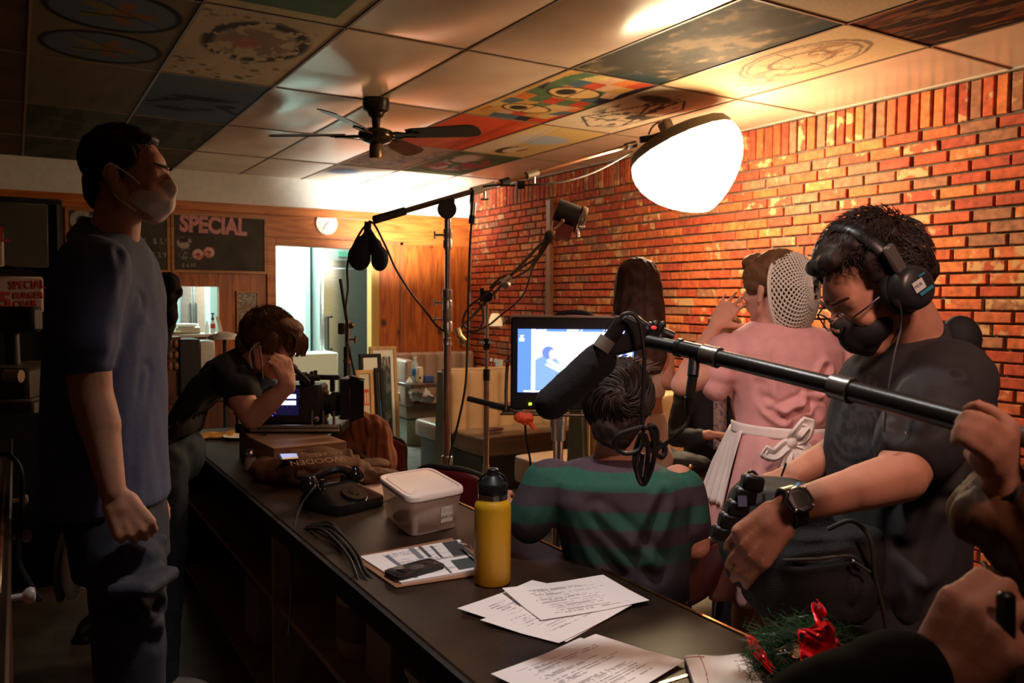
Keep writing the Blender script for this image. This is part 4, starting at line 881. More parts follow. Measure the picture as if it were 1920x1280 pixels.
# ================================================================== COUNTER
CT = .80; CX0, CX1 = .705, 1.30
m_ctop = mat('counter_laminate', (.016, .009, .0065), .42, spec=.22, nscale=7, bump=.05, bscale=60, col2=(.034, .019, .012))
m_cbody = mat('counter_body', (.05, .030, .022), .6, noise=.2)
m_brass = mat('brass_trim', (.75, .45, .18), .22, 1)
m_shelf = mat('shelf_board', (.30, .20, .13), .55, noise=.2)
t = thing('counter', (1.0, 2.4, 0), 'long dark brown diner counter with thin brass edging and open shelves at its back', 'counter')
MB().bb((CX0, .62, CT - .035), (CX1, 4.62, CT), bev=.006).build('worktop', m_ctop, t, smooth=False)
MB().bb((CX1 - .002, .62, CT - .028), (CX1 + .006, 4.62, CT + .003)).build('front_edging', m_brass, t, smooth=False)
MB().bb((CX0 - .012, .62, CT - .06), (CX0, 4.62, CT - .002)).build('rear_edging', m_blackm, t, smooth=False)
a, b = onz(1240, 1281, CT), onz(1302, 1262, CT); MB().bb((1.0, a.y - .004, CT), (CX1, a.y + .004, CT + .0015)).build('seam_strip', m_brass, t, smooth=False)
MB().bb((CX1 - .09, .62, .1), (CX1 - .06, 4.6, CT - .035)).build('front_panel', m_cbody, t, smooth=False)
for y in (.64, 1.55, 2.75, 4.57): MB().bb((CX0 + .02, y, 0), (CX1 - .09, y + .025, CT - .035)).build('divider', m_shelf if y == 2.75 else m_cbody, t, smooth=False)
for z in (.10, .48): MB().bb((CX0 + .03, .64, z - .02), (CX1 - .09, 4.58, z)).build('shelf', m_shelf, t, smooth=False)
# stored things under the counter
def jug(x, y, z, h, r, m, lb, cat, nm='jug'):
    t = thing(nm, (x, y, z), lb, cat); MB().lathe([(r * .9, 0), (r, .02), (r, h * .7), (r * .4, h * .88), (r * .36, h)], (x, y, z), n=20).build('body', m, t)
    MB().lathe([(r * .42, h), (r * .42, h + .02), (0, h + .021)], (x, y, z), n=14).build('cap', m_grey, t); return t
m_cream = mat('cream_plastic2', (.45, .36, .27), .55)
t = jug(.86, 2.25, .48, .24, .085, m_cream, 'pale round tub with a dark printed label on the upper counter shelf', 'tub'); 
MB().lathe([(.0862, .05), (.0862, .15)], (.86, 2.25, .48), n=20, cap=False).build('label', mat('brown_label', (.16, .10, .08), .6), t)
tag(MB().bb((.80, 1.93, .48), (1.1, 2.1, .70), bev=.005).build('carton', mat('tan_carton', (.36, .27, .19), .7)), 'tan carton standing on the upper shelf under the clipboard', 'box')
tag(MB().bb((.80, 3.3, .102), (1.08, 3.5, .35), bev=.004).build('carton', mat('tan_carton', (.36, .27, .19), .7)), 'light carton on the bottom shelf towards the far end of the counter', 'box')
t = thing('plastic_basket', (.95, 1.65, .48), 'white slatted plastic basket on the upper counter shelf near the divider', 'basket')
m = MB()
for k in range(9): m.bb((.79, 1.6 + k * .022, .48), (.795, 1.612 + k * .022, .60))
m.bb((.785, 1.59, .6), (.80, 1.80, .615)).bb((.785, 1.59, .48), (1.12, 1.80, .485)).bb((.785, 1.59, .54), (.797, 1.80, .548)); m.build('slats', mat('basket_white', (.5, .46, .4), .5), t, smooth=False)
t = tag(MB().bb((.78, 1.2, .10), (1.1, 1.5, .22), bev=.01).build('storage_bin', mat('bin_grey', (.12, .10, .085), .5)), 'low grey bin on the bottom shelf at the near end', 'bin')

# ================================================================== PLACED ON THE COUNTER
m_paper = mat('paper', (.80, .74, .72), .75)
pm = vcmat('printed_paper', .75)
def bil(c):
    c = [V(q) for q in c]
    return lambda u, v: (c[0] * (1 - u) + c[1] * u) * (1 - v) + (c[3] * (1 - u) + c[2] * u) * v
def script_col(seed, x0=.15, x1=.85, y0=.1, y1=.9, dens=.6, bands=()):
    r = np.random.RandomState(seed)
    def f(u, v):
        c = flat_col(u, (.84, .79, .79)); m = np.zeros_like(u); y = y0
        while y < y1:
            if r.rand() < dens:
                a = x0 + r.rand() * .12; b = min(x1, a + .15 + r.rand() * (x1 - x0) * .8)
                m = np.maximum(m, ((np.abs(v - y) < .006) & (u > a) & (u < b) & (fbm(u * 3, v * .01 + y, 20, seed) > .42)) * .75)
            y += .021
        c = mixc(c, (.10, .08, .09), m)
        for q in bands: c = mixc(c, q[4] if len(q) > 4 else (.08, .08, .09), ((u > q[0]) & (u < q[1]) & (v > q[2]) & (v < q[3])) * 1.0)
        return c
    return f
def sheet_of_paper(name, corners, z, label, seed, cat='paper', curl=.004, bands=(), group=None, **k):
    c = [onz(x, y, z) for x, y in corners]; B = bil(c)
    def pos(u, v):
        q = B(u, v); e = max(abs(u - .5), abs(v - .5)) * 2; q.z += curl * (max(0, (u - .6) * (v - .55)) * 5 + (1 - math.sin(math.pi * min(1, u + .1))) * .25 + .15 * math.sin(7 * u + seed)*.3); return q
    o = paintmesh(name, pos, script_col(seed, bands=bands, **k), 110, 150, pm, None, True, .0005); return tag(o, label, cat, group)
PG = 'script pages spread on the counter'
sheet_of_paper('script_page', [(857, 1146), (998, 1088), (1190, 1130), (1062, 1204)], CT + .001, 'script page sticking out to the left under the other pages by the yellow bottle', 3, group=PG, dens=.35)
sheet_of_paper('script_page', [(900, 1168), (1040, 1112), (1187, 1136), (1048, 1206)], CT + .003, 'script page in the middle of the pile by the yellow bottle', 5, group=PG, dens=.4)
sheet_of_paper('script_page', [(941, 1108), (1131, 1078), (1218, 1129), (1014, 1163)], CT + .0065, 'densely typed script page lying on top of the pile by the yellow bottle', 8, group=PG, dens=.8)
sheet_of_paper('script_page', [(940, 1263), (1088, 1196), (1240, 1240), (1110, 1330)], CT + .001, 'blank-edged page peeking out beneath the nearest script page', 9, group=PG, dens=.3)
sheet_of_paper('script_page', [(920, 1270), (1117, 1189), (1284, 1243), (1100, 1345)], CT + .003, 'script page lying nearest the viewer on the counter', 11, group=PG, dens=.7)
# guest check pad
c4 = [(1283, 1229), (1406, 1226), (1440, 1300), (1308, 1300)]
def gc(u, v):
    c = flat_col(u, (.82, .76, .70)); 
    for x in (.22, .86): c = mixc(c, (.35, .06, .05), (np.abs(u - x - .02 * np.sin(v * 5)) < .008) * 1.0)
    c = mixc(c, (.40, .34, .32), (np.abs((v * 12) % 1 - .5) < .09) * (fbm(u * 2, v * 8, 12, 3) > .4) * .6); return mixc(c, (.35, .06, .05), (np.abs(v - .06) < .01) * (u < .3))
t = thing('check_pad', onz(1350, 1260, CT), 'crinkled white guest check pad with red ruled lines beside the wreath', 'note pad')
cc = [onz(x, y, CT + .012) for x, y in c4]; B = bil(cc)
paintmesh('top_sheet', lambda u, v: B(u, v) + V((0, 0, .004 * math.sin(9 * u + 3 * v) * .4)), gc, 80, 60, pm, t, True)
MB().prism([V((q.x, q.y, CT + .001)) for q in cc], (0, 0, .0095)).build('pages', m_paper, t, smooth=False)
# white card under the telephone
tag(MB().prism([onz(x, y, CT + .001) for x, y in ((676, 912), (722, 905), (760, 925), (712, 943))], (0, 0, .003)).build('place_card', mat('cream_card', (.62, .44, .36), .7), smooth=False), 'cream card lying between the telephone and the plastic tub', 'card')
# yellow bottle
q = onz(923, 1092, CT)
t = thing('water_flask', q, 'yellow insulated water flask with a black lid standing on the counter', 'bottle')
m_yel = mat('yellow_powdercoat', (.62, .33, .012), .42, noise=.05, nscale=300, bump=.06, bscale=700)
MB().lathe([(.038, 0), (.0435, .003), (.0455, .009), (.0455, .190), (.044, .199), (.0395, .206), (.037, .209), (.036, .212)], q, n=48).build('body', m_yel, t)
MB().lathe([(.0362, .211), (.0362, .228), (.035, .228)], q, n=40).build('steel_neck', m_chrome, t)
MB().lathe([(.0368, .225), (.0372, .228), (.0372, .248), (.0355, .252), (.0160, .268), (.0135, .272), (.0135, .284), (.010, .287), (.002, .2875)], q, n=24).build('lid', m_black, t)
hd = MB(); hd.tube([q + RX * -.036 + V((0, 0, .25)), q + RX * -.024 + V((0, 0, .268)), q + V((0, 0, .278)), q + RX * .024 + V((0, 0, .268)), q + RX * .036 + V((0, 0, .25))], .0035, sub=3).build('carry_loop', m_black, t)
# plastic tub
t = thing('plastic_tub', onz(790, 950, CT), 'translucent plastic tub with a cloudy white lid on the counter', 'tub')
LW, LN, LE, LS = [onz(x, y, CT + .125) for x, y in ((706, 893), (806, 876), (878, 915), (765, 936))]
cen = (LW + LN + LE + LS) / 4; ux = (LE - LS + LN - LW) / 4; uy = (LN - LE + LW - LS) / 4
m_tub = mat('cloudy_plastic', (.80, .68, .62), .38, alpha=.36, noise=.1, nscale=10); m_lid = mat('cloudy_lid', (.80, .68, .63), .5)
def rr(k, z): c = V((cen.x, cen.y, z)); return (c, ux * k, uy * k, 7)
MB().loft([rr(.80, CT + .002), rr(.84, CT + .008), rr(.90, CT + .07), rr(.95, CT + .112)], n=48, cap=False).loft([rr(.80, CT + .002), rr(.4, CT + .002)], n=48).build('tub', m_tub, t, solid=.0015)
MB().loft([rr(.97, CT + .108), rr(1.0, CT + .112), rr(1.0, CT + .124), rr(.98, CT + .128), rr(.90, CT + .128), rr(.885, CT + .124), rr(.84, CT + .124), rr(.82, CT + .127), rr(.3, CT + .127)], n=48).build('lid', m_lid, t)
f0 = onz(803, 968, CT + .045); S1 = (V((cen.x, cen.y, 0)) - uy * .92); fr = nrm((ux)); 
fc = V((cen.x, cen.y, CT + .055)) - uy * .905 + ux * .32
paintmesh('label', lambda u, v: fc + fr * (.045 * (u - .5)) + V((0, 0, .048 * (v - .5))) - nrm(uy) * .003, lambda u, v: mixc(mixc(flat_col(u, (.62, .54, .48)), (.1, .08, .07), ((v < .45) & (v > .2) & (fbm(u * 3, v * 6, 14, 3) > .5)) * 1.0), (.1, .08, .07), ((v > .55) & (fbm(u * 3, v * 9, 20, 6) > .62)) * .6), 20, 20, pm, t)
m_bag = mat('clear_bag', (.75, .66, .55), .2, alpha=.6)
cm = MB(); 
for k in range(5): cm.ell(V((cen.x, cen.y, CT + .03)) + ux * (random.uniform(-.5, .5)) + uy * random.uniform(-.5, .4), (.05, .04, .022))
tag(cm.build('plastic_bag', m_bag), 'crumpled clear bag of odds and ends inside the plastic tub', 'bag')
# clipboard with call sheets and phone on it
t = thing('clipboard', onz(770, 1060, CT), 'brown clipboard holding banded schedule sheets on the counter', 'clipboard')
cb = [onz(x, y, CT + .001) for x, y in ((660, 1046), (742, 1103), (905, 1078), (848, 1010))]
MB().prism(cb, (0, 0, .004)).build('board', mat('hardboard', (.30, .15, .08), .5), t, smooth=False, bev=.002)
cs = [onz(x, y, CT + .010) for x, y in ((675, 1043), (752, 1092), (903, 1066), (862, 1011))]; B2 = bil([cs[0], cs[3], cs[2], cs[1]])
MB().prism([V((q.x, q.y, CT + .005)) for q in cs], (0, 0, .0045)).build('pages', m_paper, t, smooth=False)
bands = [(.18, .24, .12, .95, (.16, .17, .22)), (.45, .52, .0, .42, (.2, .21, .26)), (.55, .6, .0, .42), (.66, .70, .05, .5), (.80, .97, .0, .55, (.05, .05, .05)), (.73, .98, .62, .93, (.06, .07, .07)), (.60, .64, .68, .98), (.3, .98, .50, .53, (.25, .22, .22))]
paintmesh('top_sheet', lambda u, v: B2(u, v) + V((0, 0, .0005)), script_col(21, bands=bands, dens=.35), 100, 80, pm, t, True)
cl = MB(); k0 = onz(868, 1024, CT + .02); k1 = onz(893, 1046, CT + .02); cl.cyl(k0, k1, .007).tube([k0, onz(862, 1018, CT + .03), onz(880, 1022, CT + .03), k1], .003, sub=3).build('spring_clip', m_chrome, t)
t = thing('smartphone', onz(775, 1065, CT), 'black smartphone lying face up on the clipboard', 'phone')
ph = [onz(x, y, CT + .020) for x, y in ((716, 1068), (807, 1045), (837, 1058), (747, 1084))]
pc = sum(ph, V((0, 0, 0))) / 4; pu = (ph[1] - ph[0] + ph[2] - ph[3]) / 4; pv = (ph[0] - ph[3] + ph[1] - ph[2]) / 4
def pr_(k, z, e=7): return (V((pc.x, pc.y, z)), pu * k, pv * k, e)
MB().loft([pr_(.97, CT + .0112), pr_(1, CT + .0125), pr_(1, CT + .0195), pr_(.97, CT + .0205), pr_(.5, CT + .0205)], n=40).build('case', m_black, t)
MB().loft([pr_(.93, CT + .0206), pr_(.92, CT + .021), pr_(.3, CT + .021)], n=40).build('screen', mat('phone_glass', (.01, .01, .012), .06), t)
# rotary telephone
t = thing('rotary_telephone', onz(640, 950, CT), 'black rotary telephone with its handset on the cradle, on the counter', 'telephone')
tc = onz(642, 948, CT); HX0_ = nrm((RX.x, RX.y, 0)); ty = -nrm(HX0_ * .72 - V((-HX0_.y, HX0_.x, 0)) * .55); tx = V((ty.y, -ty.x, 0)); TM = Matrix((tx, ty, V((0, 0, 1)))).transposed().to_4x4(); TM.translation = tc
gl = mat('bakelite', (.010, .010, .011), .16)
def sec(z, w, d0, d1): return (TM @ V((0, (d0 + d1) / 2, z)), tx * w, ty * ((d1 - d0) / 2), 6)
MB().loft([sec(0, .112, -.11, .11), sec(.010, .115, -.112, .112), sec(.032, .112, -.105, .11), sec(.055, .09, -.03, .10), sec(.068, .075, .0, .09), sec(.076, .06, .015, .08)], n=40).build('body', gl, t)
dl = TM @ V((.0, -.06, .052)); dn = (TM.to_3x3() @ V((0, -.35, 1))).normalized()
MB().lathe([(.045, -.012), (.046, 0), (.044, .004), (.02, .005), (.018, .008), (0, .009)], dl, dn, 32).build('dial', mat('dial_metal', (.06, .05, .045), .25, .8), t)
for sx_ in (-1, 1): MB().cyl(TM @ V((.05 * sx_, .05, .068)), TM @ V((.05 * sx_, .05, .092)), .012).build('cradle_post', gl, t)
h = MB(); hs0, hs1 = TM @ V((-.10, .05, .092)), TM @ V((.10, .05, .092)); mid = TM @ V((0, .05, .116))
h.tube([hs0, TM @ V((-.05, .05, .110)), mid, TM @ V((.05, .05, .110)), hs1], .014, sub=4)
for e in (hs0, hs1): h.lathe([(.018, .02), (.032, .0), (.034, -.02), (.028, -.03), (0, -.03)], e, (0, 0, 1), 20)
h.build('handset', gl, t)
cable('telephone_cord', [TM @ V((-.10, .03, .085)), P(590, 912, 2.66), P(566, 945, 2.62), P(552, 985, 2.56), P(548, 1040, 2.5), P(545, 1120, 2.45), P(540, 1190, 2.4)], .004, 'thin black cord running from the telephone over the counter edge', m_cable)
# coiled cables hanging at the counter's rear edge
for k in range(6):
    o = [(-4, 2), (0, 0), (6, -3), (3, 6), (10, 2), (-8, 6)][k]
    cable('coiled_cable', [onz(560 + o[0], 990 + o[1], CT - .04) - V((.03, 0, 0)), onz(585 + o[0], 985 + o[1], CT + .004), onz(612 + o[0], 984 + o[1] * 1.5, CT + .012 + .004 * k), onz(640 + o[0], 1010 + o[1], CT + .016), onz(662 + o[0], 1038 + o[1], CT + .008 + .003 * k), onz(684 + o[0], 1068 + o[1], CT + .004) - V((.012, 0, 0)), onz(712 + o[0] * 2, 1100 + o[1], CT - .02) - V((.025, 0, 0)), onz(722 + o[0] * 2, 1125 + o[1] * 2, CT - .10) - V((.03, 0, 0))], .0042, ['leftmost', 'second', 'third', 'fourth', 'fifth', 'rightmost'][[5, 1, 3, 2, 4, 0].index(k)] + ' of the dark cable strands draped over the counter edge', m_cable)
# apple box and camera
Z1 = CT + .115
A_ = onz(515, 840, Z1); B_ = onz(650, 827, Z1); ax_ = nrm(B_ - A_); ay_ = V((-ax_.y, ax_.x, 0)); AL = .305
BM = Matrix((ax_, ay_, V((0, 0, 1)))).transposed().to_4x4(); BM.translation = V((B_.x, B_.y, CT)) - ax_ * AL
t = thing('apple_box', BM @ V((AL / 2, .15, 0)), 'wooden apple box with an oval hand hole carrying the film camera', 'wooden box')
m_ply = wood('apple_ply', (.34, .20, .12), (.24, .13, .075), axis='X', rough=.5)
MB().bb((0, 0, .001), (AL, .46, .115), M=BM).build('box', m_ply, t, smooth=False, bev=.003)
MB().loft([(BM @ V((AL * .60, -.0015, .075)), ax_ * .055, V((0, 0, .017)), 2.4), (BM @ V((AL * .60, .004, .075)), ax_ * .052, V((0, 0, .014)), 2.4)], n=28).build('hand_hole', mat('hole_dark', (.004, .003, .003), .9), t)
DC = 3.62
t = thing('cinema_camera', P(560, 800, DC), 'black cinema camera with matte box and lit side display on the apple box', 'film camera')
HX = nrm((RX.x, RX.y, 0)); HY = V((-HX.y, HX.x, 0)); 
def vb(mb, x0, y0, x1, y1, D, dep, bev=.006, n=None):
    """box facing the viewer: pixel rectangle on its near face, real depth dep"""
    a = P(x0, y1, D); b = P(x1, y0, D); c = (a + b) / 2; wx = (b - a).dot(HX); hz = b.z - a.z
    M = Matrix((HX, HY, V((0, 0, 1)))).transposed().to_4x4(); M.translation = c + HY * dep / 2
    mb.box((0, 0, 0), (abs(wx), dep, abs(hz)), M, bev); return mb
m_cambody = mat('camera_body', (.028, .028, .032), .45, noise=.1)
m = MB(); vb(m, 476, 722, 602, 796, DC, .15, .012); m.build('body', m_cambody, t)
m = MB(); vb(m, 440, 796, 640, 812, DC - .02, .18, .004); m.build('base_plate', m_black, t)
for yy in (799, 806): MB().cyl(P(470, yy, DC - .04), P(636, yy, DC - .04), .0075).build('support_rod', m_steel, t)
m = MB(); vb(m, 596, 735, 606, 790, DC + .01, .12, .005); m.build('lens_mount', m_cambody, t)
c0, c1 = P(602, 757, DC + .07), P(650, 757, DC + .07); d = (c1 - c0)
MB().lathe([(.045, 0), (.050, .01), (.050, .03), (.044, .032), (.044, .045), (.055, .05), (.055, .075), (.048, .08), (.058, .10), (.058, .12)], c0, d, 30).build('lens', m_black, t)
mm = MB(); pa = [P(648, 712, DC), P(668, 706, DC - .03), P(668, 790, DC - .03), P(648, 786, DC)]
vb(mm, 636, 710, 656, 787, DC - .02, .17, .004); mm.build('matte_box', m_black, t)
mm = MB(); mm.prism([P(656, 706, DC - .05), P(682, 714, DC - .10), P(682, 782, DC - .10), P(656, 792, DC - .05)], HY * .006); mm.prism([P(654, 706, DC - .05), P(682, 713, DC - .11), P(684, 712, DC + .12), P(656, 705, DC + .12)], V((0, 0, .005))); mm.build('matte_flag', m_blackm, t)
m = MB(); vb(m, 578, 703, 636, 712, DC + .03, .03, .004); vb(m, 580, 696, 588, 730, DC + .03, .03, .004); vb(m, 618, 710, 626, 735, DC + .03, .03, .004); m.cyl(P(592, 694, DC + .03), P(592, 706, DC + .03), .007); m.build('top_handle', m_black, t)
m = MB(); m.cyl(P(574, 700, DC), P(574, 722, DC), .02).cyl(P(545, 708, DC - .02), P(600, 708, DC), .014); vb(m, 560, 698, 574, 722, DC - .01, .04); m.build('viewfinder_arm', m_black, t)
m = MB(); m.cyl(P(530, 676, DC - .1), P(550, 694, DC - .06), .024).cyl(P(540, 680, DC - .1), P(578, 716, DC - .04), .012); m.lathe([(.034, 0), (.030, .012), (.018, .02)], P(525, 676, DC - .11), P(550, 692, DC - .08) - P(525, 676, DC - .11), 20); m.build('viewfinder', m_blackm, t)
def scr(x0, y0, x1, y1, D, mm, nm, par): q = [P(x0, y1, D), P(x1, y1, D), P(x1, y0, D), P(x0, y0, D)]; return MB().prism(q, -FW * .001).build(nm, mm, par, smooth=False)
m_scr = mat('display_blue', (.01, .01, .03), .2, emit=(.10, .09, .5), estr=.07); m_scrw = mat('display_white', (.1, .1, .1), .3, emit=(.75, .78, 1), estr=2.6)
scr(512, 728, 560, 778, DC - .003, m_scr, 'side_display', t); scr(528, 739, 555, 747, DC - .0045, m_scrw, 'display_bar', t); scr(524, 751, 555, 759, DC - .0045, m_scrw, 'display_bar', t)
for k, (x, y, c) in enumerate([(537, 736, 0), (545, 736, 0), (530, 763, 0), (539, 763, 0), (549, 763, 0), (532, 773, 0), (543, 773, 0), (555, 772, 0), (516, 774, 1), (511, 779, 2), (561, 736, 0), (561, 743, 0)]):
    MB().ell(P(x, y, DC - .006), .0025, n=8, k=5).build('button', [mat('btn_grey', (.45, .42, .55), .4), mat('btn_red', (.6, .02, .02), .4, emit=(1, .05, .05), estr=.7), mat('btn_blue', (.1, .1, .8), .4, emit=(.2, .2, 1), estr=1.5)][c], t)
m = MB()
for x in (585, 606, 626): m.cyl(P(x, 770, DC - .03), P(x, 796, DC - .03), .006)
m.cyl(P(594, 785, DC - .05), P(594, 786, DC - .03), .011).ell(P(594, 785, DC - .06), .008); m.build('rod_bracket', mat('bracket_grey', (.22, .2, .2), .35, .7), t)
cable('camera_cable', [P(446, 800, DC - .05), P(444, 780, DC - .06), P(448, 770, DC - .05), P(460, 790, DC - .1), P(452, 806, DC - .12), P(470, 820, DC - .1), P(500, 815, DC - .08)], .005, 'short black cable looping behind the camera base', m_cable)
# brown jacket with lettering lying on the counter, small glowing phone on it
m_brown = mat('brown_canvas', (.105, .045, .020), .8, noise=.25, nscale=12, bump=.2, bscale=120)
mb = MB()
def cz(px, py, dz=0): return onz(px, py, CT) + V((0, 0, dz))
for (x, y, r, h) in ((515, 900, .08, .085), (545, 902, .1, .10), (580, 905, .11, .11), (620, 905, .11, .105), (655, 905, .10, .085), (690, 905, .09, .06), (720, 900, .08, .04), (500, 895, .07, .08), (755, 902, .05, .03), (700, 880, .08, .045), (600, 890, .10, .11), (640, 888, .09, .095), (560, 888, .09, .10)):
    mb.ell(cz(x, y, h * .45), (r, r * .8, h * .6))
jk = organic(mb, 'folded_jacket', m_brown, None, .009, 16, folds([([cz(520, 890, .10), cz(560, 900, .10)], .014, -.010), ([cz(660, 880, .05), cz(700, 910, .04), cz(760, 905, .02)], .012, .014), ([cz(560, 915, .05), cz(700, 925, .03)], .012, .012), ([cz(660, 880, .09), cz(690, 915, .05)], .014, -.010)], .005, (13, 13, 9), 2))
tag(jk, 'brown canvas jacket folded on the counter in front of the apple box', 'jacket')
m_ltr = mat('faded_lettering', (.32, .19, .11), .8)
for s_, x, y, sz_ in (('WOODEN', 646, 852, .044), ('NICKEL', 640, 842, .034)):
    p = onz(x, y + 3, CT + .118); Mx = Matrix.Translation(p) @ Matrix.Rotation(math.pi - .08 + math.atan2(ax_.y, ax_.x), 4, 'Z') @ Matrix.Rotation(-.40, 4, 'X')
    o = text(s_, Mx, sz_ * 1.0, m_ltr, 'lettering', None, .0004); o.parent = jk
t = thing('smartphone', cz(545, 858, .09), 'small phone with a glowing blue-white screen lying on the brown jacket', 'phone')
ppc = [P(520, 850, 3.10), P(558, 849, 3.14), P(562, 860, 3.06), P(526, 862, 3.02)]
MB().prism(ppc, V((0, 0, -.008))).build('case', m_black, t, smooth=False); MB().prism([q + V((0, 0, .0008)) for q in [P(525, 851, 3.095), P(556, 850, 3.13), P(559, 857, 3.075), P(529, 859, 3.04)]], V((0, 0, -.0008))).build('screen', mat('phone_glow', (.2, .2, .3), .3, emit=(.40, .42, .75), estr=.9), t, smooth=False)
MB().prism([q + V((0, 0, .001)) for q in [P(529, 859, 3.04), P(559, 857, 3.075), P(560, 859, 3.06), P(530, 861, 3.025)]], V((0, 0, -.0008))).build('screen_strip', mat('amber_glow', (.4, .25, .1), .3, emit=(.8, .45, .1), estr=.5), t, smooth=False)
# shaker, spoon, rag, board behind
q = cz(470, 883)
t = thing('glass_shaker', q, 'glass shaker with a domed chrome top on the counter near the operator', 'shaker')
MB().lathe([(.022, 0), (.026, .01), (.024, .04), (.022, .065)], q, n=14).build('jar', mat('shaker_glass', (.5, .42, .38), .12, alpha=.7), t); MB().lathe([(.024, .063), (.025, .075), (.018, .088), (0, .092)], q, n=18).build('lid', m_chrome, t)
q = cz(445, 822)
tag(MB().lathe([(0, .004), (.04, .003), (.07, .014), (.068, .016), (.04, .007), (0, .008)], q, n=24).build('side_plate', m_white), 'small white plate on the counter by the yellow rag', 'plate')
mb = MB()
for x, y in ((372, 822), (390, 817), (410, 820), (430, 816), (448, 813)): mb.ell(cz(x, y, .006), (.085, .06, .012))
tag(organic(mb, 'rag', mat('yellow_rag', (.55, .26, .04), .85, noise=.3), None, .008, 2, folds((), .006, (20, 20, 20), 9)), 'crumpled yellow rag near the far end of the counter', 'rag')
# ================================================================== CHAIRS
m_red = mat('oxblood_vinyl', (.115, .012, .014), .35, noise=.1)
def make_chair(c, fwd, h, label, w=.40, frame_m=None):
    f = nrm((fwd[0], fwd[1], 0)); r = V((f.y, -f.x, 0)); c = V((c[0], c[1], 0)); t = thing('dining_chair', c, label, 'chair', 'chairs along the customer side of the counter')
    M = Matrix((r, f, V((0, 0, 1)))).transposed().to_4x4(); M.translation = c; fm = frame_m or m_blackm
    MB().box((0, .0, .45), (w, .40, .06), M, .02).build('seat', m_red, t)
    def bk(u, v):
        a = (u - .5) * 2; top = h - .05 * abs(a) ** 4; z = .62 + (top - .62) * v; return M @ V((a * w * .5, -.21 + .05 * a * a - .05 * v, z))
    MB().sheet(bk, 18, 10).build('backrest', m_red, t, solid=.035)
    MB().tube([bk(0, .0), bk(0, .5), bk(0, 1), bk(.1, 1.02), bk(.3, 1.03), bk(.5, 1.03), bk(.7, 1.03), bk(.9, 1.02), bk(1, 1), bk(1, .5), bk(1, 0)], .011, sub=3).build('back_frame', fm, t)
    for sx_ in (-1, 1):
        MB().cyl(M @ V((sx_ * w * .45, .17, 0)), M @ V((sx_ * w * .42, .16, .43)), .013).build('leg', fm, t); MB().tube([M @ V((sx_ * w * .47, -.24, 0)), M @ V((sx_ * w * .45, -.18, .45)), M @ V((sx_ * w * .48, -.2, .66))], .013).build('leg', fm, t)
    return t
q = P(715, 830, 4.0); make_chair((q.x + .02, q.y + .2), (.5, .85), .855, 'oxblood vinyl chair with the brown jacket hung over its back', .40)
q = P(905, 905, 3.25); make_chair((q.x + .05, q.y + .1), (.85, .5), .86, 'oxblood vinyl chair showing its back between the plastic tub and the monitor', .34)
q = P(1190, 1000, 2.35); 
m_bent = mat('bentwood', (.05, .028, .022), .35)
make_chair((1.62, 1.98), (-.25, 1), .80, 'bent-frame chair the man in the striped shirt sits on', .46, m_bent)
make_chair((1.62, 1.32), (-.1, 1), .86, 'dark round-backed chair holding up the black equipment bag', .44, m_bent)
# jacket over first chair
m_rust = mat('rust_corduroy', (.20, .060, .024), .85, noise=.2, nscale=14, bump=.25, bscale=150)
mb = MB()
Dj = 3.88
for (x, y, rx, ry) in ((640, 812, 18, 22), (670, 805, 24, 30), (700, 800, 20, 26), (660, 850, 20, 40), (690, 855, 26, 50), (722, 830, 14, 45), (712, 870, 20, 40), (640, 850, 12, 28), (684, 782, 10, 14), (733, 866, 12, 30)):
    k = Dj / FPX; mb.ell((0, 0, 0), (rx * k, .05, ry * k), Matrix((HX, HY, V((0, 0, 1)))).transposed().to_4x4() if False else Matrix.Translation(P(x, y, Dj)) @ Matrix((HX, HY, V((0, 0, 1)))).transposed().to_4x4())
o = organic(mb, 'hanging_jacket', m_rust, None, .008, 14, folds([([P(x0, y0, Dj - .05), P(x1, y1, Dj - .05)], .014, a) for x0, y0, x1, y1, a in ((668, 790, 684, 890, -.009), (702, 800, 700, 900, -.010), (650, 820, 655, 880, .005), (725, 800, 730, 880, .006), (688, 780, 694, 880, .008), (716, 840, 714, 900, -.006))], .006, (16, 16, 6), 4))
tag(o, 'rust-brown jacket hung over the back of the oxblood chair', 'jacket')
cable('thin_rod', [P(652, 838, 3.85), P(700, 865, 3.7)], .007, 'slim pale metal rod lying beside the apple box', m_alu, 'rod', 1)

